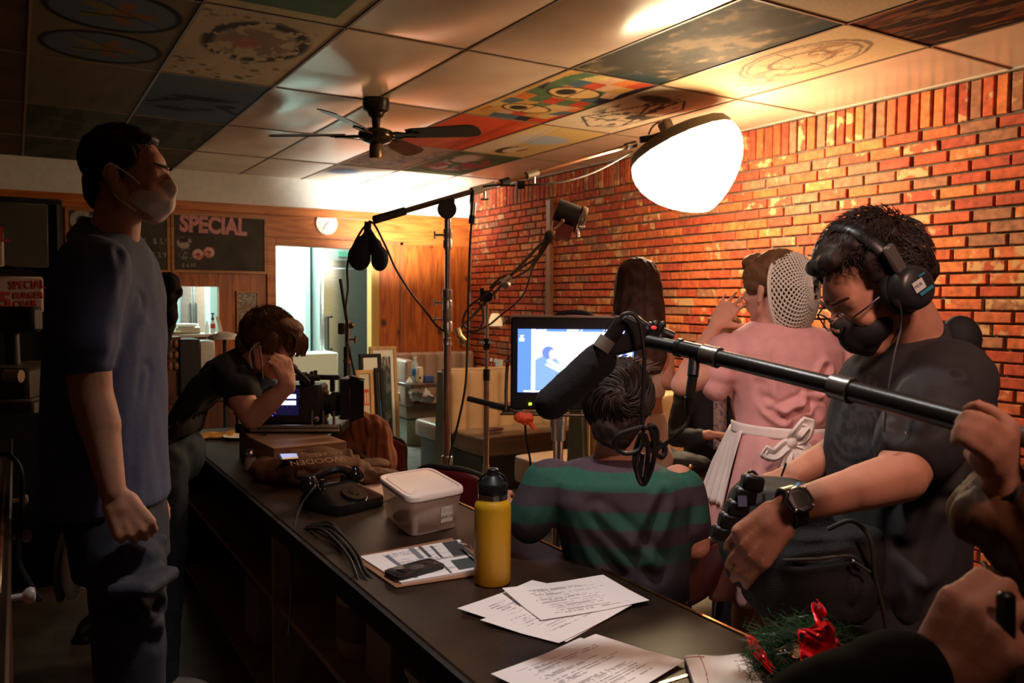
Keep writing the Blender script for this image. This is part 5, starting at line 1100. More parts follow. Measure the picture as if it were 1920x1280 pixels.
# ================================================================== VIDEO MONITOR
DM = 2.9
t = thing('video_monitor', (P(1078, 600, DM).x, P(1078, 600, DM).y, 0), 'large black video monitor on a stand showing a bright brick-wall shot', 'monitor')
m = MB(); vb(m, 957, 596, 1202, 768, DM, .07, .006); m.build('housing', m_black, t)
HN = -HY
m = MB(); vb(m, 957, 592, 1202, 597, DM + .0, .07, .002); m.build('top_trim', mat('trim_beige', (.35, .25, .18), .4), t)
def mon(u, v, z=.0015):
    a = P(970, 735, DM); b = P(1187, 735, DM); c = P(970, 616, DM); return a + (HX * (b - a).dot(HX)) * u + V((0, 0, (c.z - a.z) * v)) + HN * (z + (a - P(957, 768, DM)).dot(HN) * 0)
def moncol(u, v):
    c = flat_col(u, (.10, .22, .75)); im = ((u > .125) & (u < .89)).astype(float) * ((v > .05) & (v < .955))
    c = mixc(c, (1.0, .97, 1.0), im)
    for k in range(14):
        yy = .93 - k * .062; c = mixc(c, (.85, .45, .5), ((np.abs(v - yy) < .007) & (u > .14) & (u < .38 - .01 * k)) * (.55 - .02 * k))
    body = np.maximum(ellm(u, v, .22, .02, .17, .55, .06), ellm(u, v, .26, .30, .12, .30, .08)); c = mixc(c, (.14, .28, .72), body * im * .95)
    c = mixc(c, (.12, .20, .55), ellm(u, v, .265, .63, .055, .10, .1) * im); c = mixc(c, (.85, .55, .62), ellm(u, v, .30, .60, .03, .075, .2) * im); c = mixc(c, (.8, .84, .95), np.maximum(seg(u, v, .27, .5, .36, .40, .02, .6), seg(u, v, .25, .44, .36, .34, .012, .6)) * im * .8)
    for x in (.125, .145, .87, .89): c = mixc(c, (1, .95, 1), (np.abs(u - x) < .006) * 1.0)
    for y_ in (.955, .045): c = mixc(c, (1, .9, .95), (np.abs(v - y_) < .008) * im)
    for (x0, x1, y0, y1) in ((.13, .25, .965, 1), (.42, .56, .965, 1), (.73, .80, .965, 1), (.01, .06, .80, .86), (.02, .055, .87, .90), (.94, .99, .57, .64), (.95, .985, .65, .69), (.05, .20, .0, .03)):
        c = mixc(c, (1, .9, 1), ((u > x0) & (u < x1) & (v > y0) & (v < y1) & ((fbm(u, v, 60, 3) > .36) | (y1 < .9))) * .9)
    return c
paintmesh('screen', lambda u, v: mon(u, v, .0025), moncol, 200, 110, vcmat('monitor_picture', .2, emit=1.9), t)
tp_ = P(973, 609, DM); Mt = Matrix((HX, V((0, 0, 1)), -HY)).transposed().to_4x4(); Mt.translation = tp_ - HY * .002
text('MULTI FORMAT', Mt, .016, mat('dim_letter', (.14, .12, .14), .5), parent=t); Mt.translation = P(1062, 749, DM) - HY * .002; text('TVlogic', Mt, .024, mat('dim_letter', (.14, .12, .14), .5), parent=t)
for x, c in ((994, 1), (1004, 0), (1073, 1), (1057, 0), (1050, 0)): MB().box((0, 0, 0), (.011, .003, .009) if c else (.007, .003, .005), Matrix.Translation(P(x, 757, DM) + HN * .002)).build('status_light', mat('led_green', (.1, .3, .02), .4, emit=(.55, 1, .05), estr=2.2) if c else mat('led_dim', (.02, .05, .02), .4), t, smooth=False)
m = MB(); vb(m, 1062, 599, 1094, 603, DM - .004, .004, .001); m.build('tally_bar', mat('tally_grey', (.16, .15, .17), .4), t)
MB().tube([P(1040, 594, DM + .03), P(1055, 587, DM + .03), P(1075, 585, DM + .03), P(1098, 587, DM + .03), P(1112, 594, DM + .03)], .009, sub=4).build('carry_handle', m_blackm, t)
MB().tube([P(953, 668, DM + .02), P(950, 700, DM + .02), P(949, 768, DM + .01), P(960, 775, DM), P(1205, 781, DM)], .006, sub=2).tube([P(954, 678, DM), P(948, 679, DM)], .012).tube([P(1205, 781, DM), P(1210, 700, DM + .02)], .006).build('yoke', mat('yoke_brown', (.13, .085, .06), .35, .6), t)
MB().cyl(P(966, 773, DM - .01), P(980, 772, DM - .01), .011).build('yoke_clamp', m_black, t)
MB().cyl(P(878, 747, DM + .1), P(955, 766, DM + .03), .0105).build('side_bar', m_blackm, t)
bx, by = P(1048, 700, DM + .04).x, P(1048, 700, DM + .04).y; zz_ = lambda py: P(1050, py, DM + .04).z
MB().cyl((bx, by, zz_(800)), (bx, by, zz_(772)), .030).cyl((bx, by, zz_(826)), (bx, by, zz_(800)), .026).build('stand_head', m_steel, t); MB().cyl((bx, by, .1), (bx, by, zz_(826)), .018).build('stand_column', m_chrome, t)
for k in range(3): A = k * 2.1 + .3; MB().tube([(bx, by, .4), (bx + .4 * math.cos(A), by + .4 * math.sin(A), .02)], .012).build('leg', m_alu, t)
t = thing('orange_ribbon', P(985, 785, DM - .03), 'bright orange ribbon tied under the lower left corner of the monitor', 'ribbon')
m_or = mat('orange_ribbon', (.85, .10, .02), .5)
mb = MB(); mb.cap(P(976, 782, DM - .03), P(992, 783, DM - .03), .022, .017).cap(P(990, 787, DM - .03), P(1003, 806, DM - .03), .011, .006).cap(P(978, 784, DM - .03), P(984, 793, DM - .03), .014, .01)
organic(mb, 'bow', m_or, t, .003, 2, folds((), .003, (50, 50, 50), 2))
cable('monitor_cable', [P(984, 774, DM - .02), P(985, 800, DM - .02), P(988, 830, DM), P(994, 862, DM + .05), P(996, 900, DM + .1)], .004, 'thin black cable hanging from the orange ribbon', m_cable)

# ================================================================== BOOM POLE, MICROPHONE
DB = lambda x: 1.62 + (1.02 - 1.62) * (x - 1200) / 720
bp = lambda x, y: P(x, y, DB(x))
t = thing('boom_pole', bp(1500, 708), 'black telescopic boom pole with grey clutch collars crossing in front of the sound recordist', 'boom pole')
m_carb = mat('carbon_black', (.016, .015, .015), .32, bump=.05, bscale=300)
m_collar = mat('clutch_grey', (.17, .16, .15), .32, .7)
MB().cyl(bp(1215, 640), bp(1272, 652), .013).build('tip', m_black, t); MB().cyl(bp(1268, 651), bp(1330, 665), .0155).cyl(bp(1270, 651.5), bp(1277, 653), .018).build('end_fitting', mat('fitting_black', (.03, .03, .03), .25, .5), t)
MB().cyl(bp(1318, 663), bp(1348, 671), .0185).cyl(bp(1341, 669), bp(1348, 671), .0195).build('collar', m_collar, t)
MB().cyl(bp(1346, 670), bp(1566, 724), .0150).build('pole_section', m_carb, t)
MB().cyl(bp(1562, 723), bp(1594, 732), .0205).cyl(bp(1591, 731), bp(1598, 733), .0212).build('collar', m_collar, t)
MB().cyl(bp(1594, 732), bp(1823, 793), .0168).cyl(bp(1594, 732), bp(1600, 733.5), .0185).build('pole_section', m_carb, t)
MB().cyl(bp(1820, 792), bp(1990, 838), .0135).build('handle_section', mat('pole_grey', (.12, .115, .11), .45), t)
DK = 1.66
t = thing('shotgun_microphone', P(1085, 710, DK), 'shotgun microphone in a fat black foam windscreen at the tip of the boom pole', 'microphone')
mb = MB(); mb.cap(P(1033, 756, DK - .02), P(1124, 674, DK), .0335, .0355, 24); organic(mb, 'windscreen', mat('foam_black', (.006, .006, .007), .95, bump=.4, bscale=500), t, .004, 3, folds((), .0012, (60, 60, 60), 5))
MB().cyl(P(1124, 668, DK - .02), P(1168, 602, DK - .02), .0165).build('mic_body', mat('mic_dark', (.045, .042, .04), .3, .7), t); MB().cyl(P(1127, 656, DK - .02), P(1141, 636, DK - .02), .0195).build('silver_band', mat('mic_band', (.28, .25, .22), .4, .5), t)
t = thing('microphone_mount', P(1185, 625, DK), 'black clip-on transmitter with a lit blue reading and clamp levers at the boom tip', 'transmitter')
m = MB(); m.prism([P(1150, 607, DK - .03), P(1172, 588, DK - .03), P(1212, 606, DK - .03), P(1216, 652, DK - .03), P(1170, 664, DK - .03), P(1138, 670, DK - .03)], FW * .05); m.build('body', m_black, t, bev=.006)
Mb = Matrix((RX, UX, -FW)).transposed().to_4x4(); Mb.translation = P(1155, 625, DK - .0315); text('-20', Mb, .013, mat('blue_digits', (.1, .1, .5), .3, emit=(.42, .36, 1), estr=6), 'digits', t, .0004)
MB().cyl(P(1214, 612, DK), P(1262, 632, DK), .011).cyl(P(1180, 596, DK), P(1240, 640, DK), .014).ell(P(1232, 634, DK), (.022, .022, .022)).build('joint', m_black, t)
MB().cap(P(1228, 632, DK - .02), P(1242, 608, DK - .02), .0068).cap(P(1222, 640, DK - .02), P(1228, 608, DK - .02), .008).build('lever', m_black, t); MB().ell(P(1226, 614, DK - .025), (.006, .006, .004)).build('red_stud', mat('btn_red', (.6, .02, .02), .4), t)
MB().tube([P(1134, 622, DK), P(1140, 608, DK), P(1156, 596, DK - .02), P(1146, 590, DK - .02), P(1152, 585, DK - .02)], .0012, sub=4).build('thin_wire', m_cable, t)
DQ = 1.60
cable('microphone_cable', [P(1160, 602, DQ), P(1168, 590, DQ), P(1185, 588, DQ), P(1198, 602, DQ), P(1204, 630, DQ), P(1208, 670, DQ), P(1206, 720, DQ), P(1204, 770, DQ), P(1206, 815, DQ)], .0042, 'grey-black microphone cable arching over the mount and hanging down', m_cable)
t = thing('cable_coil', P(1205, 850, DQ), 'coiled black microphone cable hanging in loose loops behind the striped shirt', 'cable coil')
for loop in ([(1206, 800), (1222, 806), (1232, 830), (1226, 860), (1205, 900), (1192, 880), (1190, 850), (1200, 815)], [(1205, 800), (1160, 815), (1152, 835), (1170, 850), (1195, 845), (1205, 830)], [(1215, 798), (1228, 800), (1232, 822), (1218, 835), (1240, 858), (1245, 840), (1230, 822)], [(1208, 812), (1215, 840), (1212, 880), (1205, 908), (1195, 890), (1194, 860), (1203, 828)], [(1200, 810), (1212, 835), (1236, 855), (1246, 852), (1247, 838), (1233, 828)], [(1218, 800), (1226, 830), (1224, 870), (1210, 905), (1200, 900), (1205, 850)]):
    MB().tube([P(x, y, DQ - .01 + .004 * i) for i, (x, y) in enumerate(loop)], .0046, sub=6).build('loop', m_cable, t)
cable('plug_cable', [P(1291, 775, 1.52), P(1288, 792, 1.52), P(1272, 812, 1.52), P(1250, 830, 1.54), P(1232, 842, 1.57)], .004, 'black cable curving from the hanging plug to the coil', m_cable)
t = thing('hanging_plug', P(1297, 725, 1.52), 'black and silver cable plug hanging down from the boom pole', 'connector')
MB().cyl(P(1302, 672, 1.53), P(1299, 705, 1.52), .0105).build('boot', m_black, t); MB().cyl(P(1299, 705, 1.52), P(1293, 745, 1.52), .0092).build('barrel', mat('barrel_dark', (.10, .09, .08), .25, .8), t); MB().cyl(P(1293, 745, 1.52), P(1291, 775, 1.52), .0098, .006).build('sleeve', m_black, t)

# ================================================================== LEFT: BACK BAR
t = thing('back_bar_cabinet', (-.3, 1.6, 0), 'dark brown back bar cabinet with pale knobs at the left edge', 'cabinet')
MB().bb((-.62, .3, .08), (-.035, 3.0, 1.02)).build('carcass', m_cab, t, smooth=False); MB().bb((-.64, .28, 1.02), (-.015, 3.02, 1.055), bev=.004).build('worktop', m_ctop, t, smooth=False)
m_knob = mat('porcelain_knob', (.55, .48, .46), .3)
for (x, y, D) in ((58, 935, 2.35), (46, 1005, 1.85), (40, 1118, 1.45)):
    q = P(x, y, D); dr = MB().bb((-.035, q.y - .22, q.z - .09), (-.027, q.y + .2, q.z + .09), bev=.003).build('drawer', m_cab, t)
    o = MB().lathe([(.006, -.01), (.0055, .03), (.013, .037), (.0145, .043), (.012, .049), (.004, .051), (0, .051)], (-.03, q.y, q.z), (1, 0, 0), 20).build('knob', m_knob, dr)
    d2 = MB().bb((-.035, q.y - .22, .12), (-.027, q.y + .2, q.z - .11), bev=.003).build('door', m_cab, t)
t = thing('till', P(20, 700, 2.3), 'dark receipt till with a sloping screen at the far left', 'till')
m_till = mat('till_dark', (.03, .028, .03), .4)
m = MB(); vb(m, -60, 575, 62, 622, 2.45, .06, .01); m.build('display_hood', m_till, t); m = MB(); m.cyl(P(22, 620, 2.48), P(25, 690, 2.48), .02); m.build('stem', m_till, t)
m = MB(); vb(m, -60, 690, 52, 752, 2.35, .3, .01); m.build('printer', mat('till_brown', (.06, .045, .035), .45), t); m = MB(); vb(m, -60, 752, 62, 778, 2.3, .4, .006); m.build('drawer_unit', mat('till_grey', (.09, .08, .07), .4), t)
MB().prism([P(66, 700, 2.5), P(76, 698, 2.5), P(98, 738, 2.42), P(98, 758, 2.4), P(58, 714, 2.45)], FW * .03).build('tablet', mat('tablet_grey', (.22, .24, .25), .3), t)
m = MB(); m.cyl(P(10, 705, 2.33), P(40, 705, 2.33), .018); m.build('roll', mat('roll_brown', (.30, .20, .12), .4), t)
MB().bb((-.5, P(20, 778, 2.3).y - .05, 1.056), (-.06, P(20, 778, 2.5).y + .3, P(0, 778, 2.3).z + .002)).build('base', m_till, t)
t = thing('mug', P(8, 820, 1.7), 'white cup with a curled handle at the extreme left edge', 'mug')
q = P(-52, 828, 1.7); q = V((q.x - .02, q.y, 1.056)); MB().lathe([(.03, 0), (.036, .01), (.036, .14), (.033, .14), (.032, .02)], q, n=24).build('body', m_white, t); MB().tube([q + V((.034, 0, .12)), q + V((.06, 0, .115)), q + V((.064, 0, .07)), q + V((.034, 0, .05))], .006, sub=4).build('handle', m_white, t)
cable('black_cord', [P(0, 850, 1.9), P(20, 855, 1.9), P(38, 880, 1.85), P(42, 930, 1.8), P(36, 1010, 1.7), P(38, 1060, 1.68), P(75, 1125, 1.65)], .0055, 'black cord looping down in front of the back bar drawers', m_cable)
t = thing('drinks_cooler', (-.4, 4.2, 0), 'tall black drinks cooler with a greyish door at the far left', 'cooler')
a = P(118, 375, 4.2); m_cool = mat('cooler_black', (.012, .012, .013), .4)
MB().bb((-1.4, a.y + .05, 0), (a.x, a.y + .75, 2.0), bev=.01).build('cabinet', m_cool, t)
b0 = ony(-60, 375, a.y); b1 = ony(94, 502, a.y)
MB().bb((b0.x, a.y + .03, b1.z), (b1.x, a.y + .05, 1.97), bev=.01).build('upper_door', mat('door_taupe', (.075, .066, .055), .5), t)
MB().bb((b1.x + .035, a.y + .02, .3), (b1.x + .05, a.y + .05, 1.97)).build('door_edge', mat('edge_grey', (.10, .095, .09), .4), t)
q0 = ony(-30, 517, a.y + .02); q1 = ony(82, 586, a.y + .02)
sg = tag(MB().bb((q0.x, a.y + .0, q1.z), (q1.x, a.y + .02, q0.z), bev=.012).build('menu_card', mat('card_pink', (.42, .30, .27), .6)), 'pale card with red hand lettering on the front of the drinks cooler', 'sign')
m_mark = mat('red_marker', (.42, .04, .05), .7)
for s_, x, y, sz_ in (('SPECIAL', 18, 542, .056), ('BURGERS', 26, 560, .044), ('CRAB', 26, 577, .05)): wtext(s_, x, y, sz_, m_mark, a.y - .002, off=.001, tilt=.05, parent=sg, sx=.78)
wtext('5', -2, 577, .11, m_mark, a.y - .002, off=.004, parent=sg)
q0 = ony(-30, 430, a.y); q1 = ony(8, 500, a.y); sg = tag(MB().bb((q0.x, a.y + .01, q1.z), (q1.x, a.y + .03, q0.z), bev=.008).build('menu_card', mat('card_pink', (.42, .30, .27), .6)), 'strip of pale card with red lettering at the very left edge, upper one', 'sign'); wtext('L', -2, 452, .1, m_mark, a.y + .008, off=.002, parent=sg)

# ================================================================== WREATH
DWr = 1.36
t = thing('christmas_wreath', onz(1500, 1290, CT), 'small dark green tinsel wreath with a shiny red foil bow on the counter', 'wreath')
m_tin = mat('green_tinsel', (.018, .06, .018), .35); m_foil = mat('red_foil', (.85, .02, .025), .25, .2)
mb = MB(); rw = random.Random(4)
for k in range(4200):
    A = rw.uniform(0, 6.283); cx = 1506 + 78 * math.cos(A); cy = 1226 + 44 * math.sin(A); b = P(cx + rw.gauss(0, 16), cy + rw.gauss(0, 16), DWr + rw.uniform(-.05, .05)); d = V((rw.gauss(0, 1), rw.gauss(0, 1), rw.gauss(0, 1))).normalized() * rw.uniform(.014, .034)
    s = d.orthogonal().normalized() * .0008; mb.add([b - s, b + s, b + d], [(0, 1, 2)])
o = mb.build('foliage', m_tin, t, smooth=False)
mb = MB(); mb.tube([P(1512 + 80 * math.cos(a), 1230 + 42 * math.sin(a), DWr) for a in np.linspace(0, 6.283, 30)], .012).build('core', m_blackm, t)
def foil(name, pts, wd, seed):
    pts = spline([V(p) for p in pts], 6); r = random.Random(seed)
    def f(u, v):
        i = u * (len(pts) - 1); k = int(min(i, len(pts) - 2)); p = pts[k].lerp(pts[k + 1], i - k); w = wd * (math.sin(math.pi * min(.95, max(.08, u))) ** .5)
        return p + (RX * .8 + UX * .4) * (v - .5) * w - FW * (.012 * math.sin(9 * u + 5 * v + seed) + .006 * math.sin(23 * v + seed))
    return MB().sheet(f, 22, 8).build(name, m_foil, t, solid=.0008)
foil('bow_loop', [P(1500, 1196, 1.30), P(1520, 1178, 1.28), P(1545, 1185, 1.28), P(1552, 1205, 1.3)], .045, 1); foil('bow_loop', [P(1556, 1200, 1.3), P(1540, 1222, 1.28), P(1515, 1212, 1.28), P(1530, 1190, 1.29)], .05, 2)
foil('ribbon_tail', [P(1530, 1185, 1.3), P(1534, 1160, 1.3), P(1532, 1128, 1.31)], .022, 3); foil('ribbon_tail', [P(1558, 1205, 1.3), P(1580, 1215, 1.31), P(1630, 1220, 1.32)], .016, 4)
foil('ribbon_tail', [P(1403, 1192, 1.36), P(1420, 1222, 1.33), P(1448, 1255, 1.3)], .022, 5)
for k in range(12):
    x, y = 1440 + rw.random() * 160, 1200 + rw.random() * 60; MB().ell(P(x, y, 1.33), .0045, n=8, k=5).build('bauble', mat('silver_bead', (.75, .78, .8), .15, 1), t)
tag(MB().tube([P(1652, 1204, 1.52), P(1690, 1200, 1.52), P(1740, 1198, 1.5)], .008, flat=.4).build('yellow_strap', mat('yellow_strap', (.6, .42, .03), .5)), 'short yellow strap at the foot of the recordist behind the wreath', 'strap')
# ================================================================== PEOPLE
m_skin = mat('skin', (.50, .235, .15), .62, spec=.3, noise=.07, nscale=25, bump=.08, bscale=300, sss=.12)
m_skin2 = mat('skin_pale', (.56, .28, .19), .62, spec=.3, noise=.07, nscale=25, bump=.08, bscale=300, sss=.12)
m_eye = mat('eye_white', (.6, .55, .5), .2); m_iris = mat('iris', (.03, .02, .015), .15)
def hairm(nm, c, c2): return mat(nm, c, .58, col2=c2, nscale=30, spec=.25)
m_hdk = hairm('hair_dark_brown', (.018, .010, .007), (.035, .019, .012)); m_hbr = hairm('hair_brown', (.085, .038, .016), (.15, .07, .03)); m_hblk = hairm('hair_black', (.012, .008, .007), (.03, .016, .012))
m_hmid = hairm('hair_mid', (.035, .018, .011), (.07, .035, .02)); m_hlt = hairm('hair_light', (.26, .13, .05), (.38, .2, .08))
def HF(o, fwd, up):
    f = nrm(fwd); u = V(up); u = (u - f * u.dot(f)).normalized(); r = f.cross(u)
    m = Matrix((r, f, u)).transposed().to_4x4(); m.translation = V(o); return m
def head(mb, H, s=1.0, neck=None, jaw=1.0, ears=(1, 1), nose=1.0):
    S_ = H @ Matrix.Scale(s, 4); e = lambda c, r: mb.ell(c, r, S_, 18, 12); p = lambda x, y, z: S_ @ V((x, y, z))
    e((0, -.018, .038), (.073, .094, .082)); e((0, .028, .0), (.062, .062, .088)); e((0, .055, .03), (.052, .030, .045))
    e((0, .045, -.045), (.046 * jaw, .045, .05)); e((0, .062, -.088), (.024, .022, .02))
    for k in (-1, 1):
        mb.cap(p(.058 * k, .0, -.03), p(.052 * k, .01, -.062), .017 * s, .016 * s).cap(p(.052 * k, .01, -.062), p(.018 * k, .062, -.09), .016 * s, .015 * s)
        e((.036 * k, .066, -.02), (.022, .018, .018)); mb.cap(p(.012 * k, .084, .026), p(.045 * k, .070, .026), .0085 * s, .007 * s)
        if ears[0 if k < 0 else 1]:
            e((.076 * k, -.008, -.004), (.007, .016, .029)); e((.081 * k, -.016, .004), (.006, .012, .024)); e((.076 * k, -.004, -.03), (.006, .009, .010))
    for k in (-1, 1): mb.ell((.031 * k, .070, .015), (.017, .013, .006), S_, 14, 8).ell((.031 * k, .069, -.007), (.015, .011, .005), S_, 14, 8)
    mb.cap(p(0, .085, .022), p(0, .108, -.014), .0075 * s, .0105 * s).ell((0, .106, -.018), (.015, .012, .009), S_)
    e((0, .091, -.048), (.024, .010, .0055)); e((0, .089, -.059), (.021, .010, .0065)); e((0, .074, -.05), (.036, .018, .026))
    if neck is not None: mb.cap(p(0, -.02, -.05), neck, .052 * s, .060 * s, 20)
def eyes(H, s, parent, lid=True):
    S_ = H @ Matrix.Scale(s, 4)
    for k in (-1, 1):
        o = MB().ell((.031 * k, .067, .005), (.0118, .0118, .0105), S_).build('eye', m_eye, parent); MB().ell((.031 * k, .0757, .003), (.0052, .0040, .0052), S_).build('iris', m_iris, o)
    MB().cap(S_ @ V((.016, .094, .034)), S_ @ V((.048, .079, .036)), .004 * s, .003 * s).build('eyebrow', m_hmid, parent); MB().cap(S_ @ V((-.016, .094, .034)), S_ @ V((-.048, .079, .036)), .004 * s, .003 * s).build('eyebrow', m_hmid, parent)
def hand(mb, w, d, pn, side, s=1.0, curl=(.5, .6, .4), spread=.08, thumb=(.6, .7, .35), tc=.5, fc=None):
    """w wrist, d towards the knuckles, pn out of the palm, side = +1/-1 where the thumb lies"""
    w = V(w); d = nrm(d); pn = V(pn); pn = (pn - d * pn.dot(d)).normalized(); sd = d.cross(pn) * side
    F = [(.034, .086, .041, .026, .020, .0086), (.012, .090, .046, .029, .021, .0088), (-.010, .086, .043, .027, .020, .0084), (-.031, .078, .034, .021, .018, .0074)]
    mb.cap(w - d * .01 * s, w + d * .03 * s, .024 * s, .026 * s, flat=(pn, .75))
    for i, (a, l, l1, l2, l3, r) in enumerate(F):
        k = w + d * l * s + sd * a * s; mb.cap(w + d * .015 * s + sd * a * .55 * s, k, .0165 * s, .0118 * s)
        cu = fc[i] if fc else curl; ang = 0; p = k; dr = (d + sd * (a / .034) * spread).normalized(); ax = dr
        for j, (ln, c) in enumerate(zip((l1, l2, l3), cu)):
            ang += c; v = dr * math.cos(ang) + pn * math.sin(ang); q = p + v * ln * s; mb.cap(p, q, (r - .0005 * j) * s * 1.06, (r - .0005 * (j + 1)) * s, 10); p = q
    mb.ell((0, 0, 0), (.018 * s, .012 * s, .03 * s), frame(w + d * .04 * s + sd * .022 * s + pn * .008 * s, d, pn))
    t0 = w + d * .022 * s + sd * .026 * s + pn * .006 * s; v = (d * thumb[0] + sd * thumb[1] + pn * thumb[2]).normalized(); p = t0
    for j, ln in enumerate((.042, .032, .026)):
        q = p + v * ln * s; mb.cap(p, q, (.0135 - .0022 * j) * s, (.0118 - .0018 * j) * s, 10); p = q; v = (v + (d * .3 - sd * .5 + pn * .35) * tc).normalized()
    return mb
def strands(H, s, n, region, flow, ln, m, parent, name='hair_strands', r=.0016, seed=1, c=(0, -.02, .045), rad=(.083, .104, .093), lift=.006, seg_=5, curlf=0):
    rg = random.Random(seed); mb = MB(); S_ = H @ Matrix.Scale(s, 4); k = 0; tries = 0
    while k < n and tries < n * 20:
        tries += 1; v = V((rg.gauss(0, 1), rg.gauss(0, 1), rg.gauss(0, 1))).normalized()
        p = V((c[0] + v.x * rad[0], c[1] + v.y * rad[1], c[2] + v.z * rad[2]))
        if not region(p): continue
        k += 1; pts = [p.copy()]; L_ = ln * rg.uniform(.6, 1.25); ph = rg.uniform(0, 6.28)
        for j in range(seg_):
            nv = V(((p.x - c[0]) / rad[0] ** 2, (p.y - c[1]) / rad[1] ** 2, (p.z - c[2]) / rad[2] ** 2)).normalized()
            f = V(flow(p)) + V((rg.gauss(0, .16), rg.gauss(0, .16), rg.gauss(0, .16))); f = (f - nv * f.dot(nv))
            if f.length < 1e-4: f = nv.orthogonal()
            f = f.normalized()
            if curlf: sdv = nv.cross(f); f = (f + sdv * math.sin(ph + j * 1.9) * curlf).normalized()
            p = p + f * L_ / seg_ + nv * (lift / seg_ if j > 0 else lift * .3); pts.append(p.copy())
        mb.tube([S_ @ q for q in pts], [r * s, r * s * .9, r * s * .8, r * s * .6, r * s * .4, r * s * .15], n=3, cap=False)
    return mb.build(name, m, parent)
def paint_obj(o, fn):
    me = o.data; n = len(me.vertices); co = np.empty(n * 3); me.vertices.foreach_get('co', co); co = co.reshape(-1, 3)
    a = me.color_attributes.new('Col', 'FLOAT_COLOR', 'POINT'); a.data.foreach_set('color', np.concatenate([fn(co), np.ones((n, 1))], 1).ravel())
def toz(co): return co[:, 2]
def topx(co):
    """where a world point lies, only used to lay out a shirt print on its cloth"""
    q = (co - np.array(CAM)) @ np.array(R3); return 960 + FPX * q[:, 0] / -q[:, 2], 640 - FPX * q[:, 1] / -q[:, 2]
HXh, HYh = HX, HY
UZ = V((0, 0, 1))
def psec(x0, x1, y, D, dep, tilt=0, e=2.3):
    """cross-section seen from the camera: spans pixel x0..x1 at height y, real half-depth dep"""
    a = P(x0, y, D); b = P(x1, y, D); c = (a + b) / 2; w = abs((b - a).dot(HX)) / 2
    return (c, HX * w, HY * dep, e)
def trouser(mb, hip, knee, ankle, r=(.095, .065, .05)):
    mb.cap(hip, knee, r[0], r[1], 18).cap(knee, ankle, r[1], r[2], 16)
def shoe(a, fwd, m, parent, name='shoe'):
    f = nrm((fwd[0], fwd[1], 0)); a = V((a[0], a[1], 0)); mb = MB(); mb.ell((0, 0, 0), (.048, .13, .045), HF(a + f * .06 + V((0, 0, .045)), f, UZ)); mb.cap(a + V((0, 0, .05)), a + V((0, 0, .10)), .045, .045)
    mb.box((0, 0, 0), (.09, .26, .025), HF(a + f * .06 + V((0, 0, .0135)), f, UZ), .012); return organic(mb, name, m, parent, .009, 2)
m_denim = mat('denim', (.030, .045, .065), .85, noise=.15, nscale=50, bump=.15, bscale=400)
m_btee = mat('blue_tee', (.062, .072, .140), .85, noise=.08, nscale=60, bump=.12, bscale=600)
m_navp = mat('navy_trousers', (.024, .026, .042), .85, noise=.1, nscale=50, bump=.15, bscale=300)
m_blkt = mat('black_tee', (.010, .009, .010), .85, noise=.1, nscale=50, bump=.12, bscale=500)
m_shoe = mat('grey_shoe', (.42, .42, .40), .7); m_bshoe = mat('black_shoe', (.015, .015, .015), .5)

# ---------------------------------------------------------------- 1 standing man, blue t-shirt
D = 1.90; PX = D / FPX
t = thing('person', (P(210, 600, D).x, P(210, 600, D).y, 0), 'standing man in profile with blue t-shirt, beige face mask and loosely closed hand', 'person')
H = HF(P(243, 336, D), HX * .99 + HY * .02 - UZ * .06, UZ + HX * .08)
body = MB(); nb = P(212, 455, D)
head(body, H, .93, nb)
body.loft([psec(175, 245, 440, D, .06), psec(155, 255, 480, D, .13), psec(145, 262, 540, D, .15), psec(140, 270, 700, D, .12), psec(140, 270, 900, D, .12), psec(140, 270, 1000, D, .12)])
DA = 1.73
sh, el, wr = P(168, 520, DA + .02), P(170, 735, DA), P(212, 922, DA - .02)
body.cap(P(170, 500, DA + .03), P(162, 640, DA), .052, .047, 18).cap(P(162, 640, DA), el, .047, .043, 18).cap(el, P(188, 800, DA), .043, .042, 18).cap(P(188, 800, DA), wr, .041, .0265, 18, flat=(HX, .95))
hand(body, wr + (wr - el).normalized() * .008, P(246, 978, DA) - P(214, 925, DA), HY * .75 - HX * .45 - UZ * .1, 1, 1.0, spread=.0, fc=[(1.15, 1.45, .9), (1.2, 1.5, .9), (1.2, 1.5, .9), (1.25, 1.4, .9)], thumb=(.9, .1, .5), tc=.3)
# far arm
body.cap(P(235, 510, D + .19), P(225, 740, D + .2), .05, .042).cap(P(225, 740, D + .2), P(262, 905, D + .18), .04, .027); hand(body, P(262, 905, D + .18), -UZ + HX * .2, -HY, -1, 1)
organic(body, 'body', m_skin, t, .005, 3); eyes(H, .93, t)
shirt = MB()
shirt.loft([psec(170, 250, 436, D, .075), psec(158, 256, 450, D, .12), psec(140, 268, 485, D, .17), psec(124, 284, 555, D, .19), psec(114, 293, 640, D, .18), psec(108, 298, 760, D, .165), psec(106, 300, 860, D, .16), psec(104, 300, 944, D, .165)]); shirt.loft([(P(205, 428, D), (HX * .9 - UZ * .45) * .062, HY * .066), (P(203, 440, D), (HX * .9 - UZ * .45) * .066, HY * .085), (P(200, 462, D), (HX * .95 - UZ * .3) * .072, HY * .12)])
shirt.cap(P(176, 500, DA + .05), P(160, 642, DA), .074, .066, 22).cap(P(160, 642, DA), P(158, 664, DA), .064, .060, 22)
shirt.cap(P(232, 500, D + .16), P(228, 650, D + .18), .07, .06)
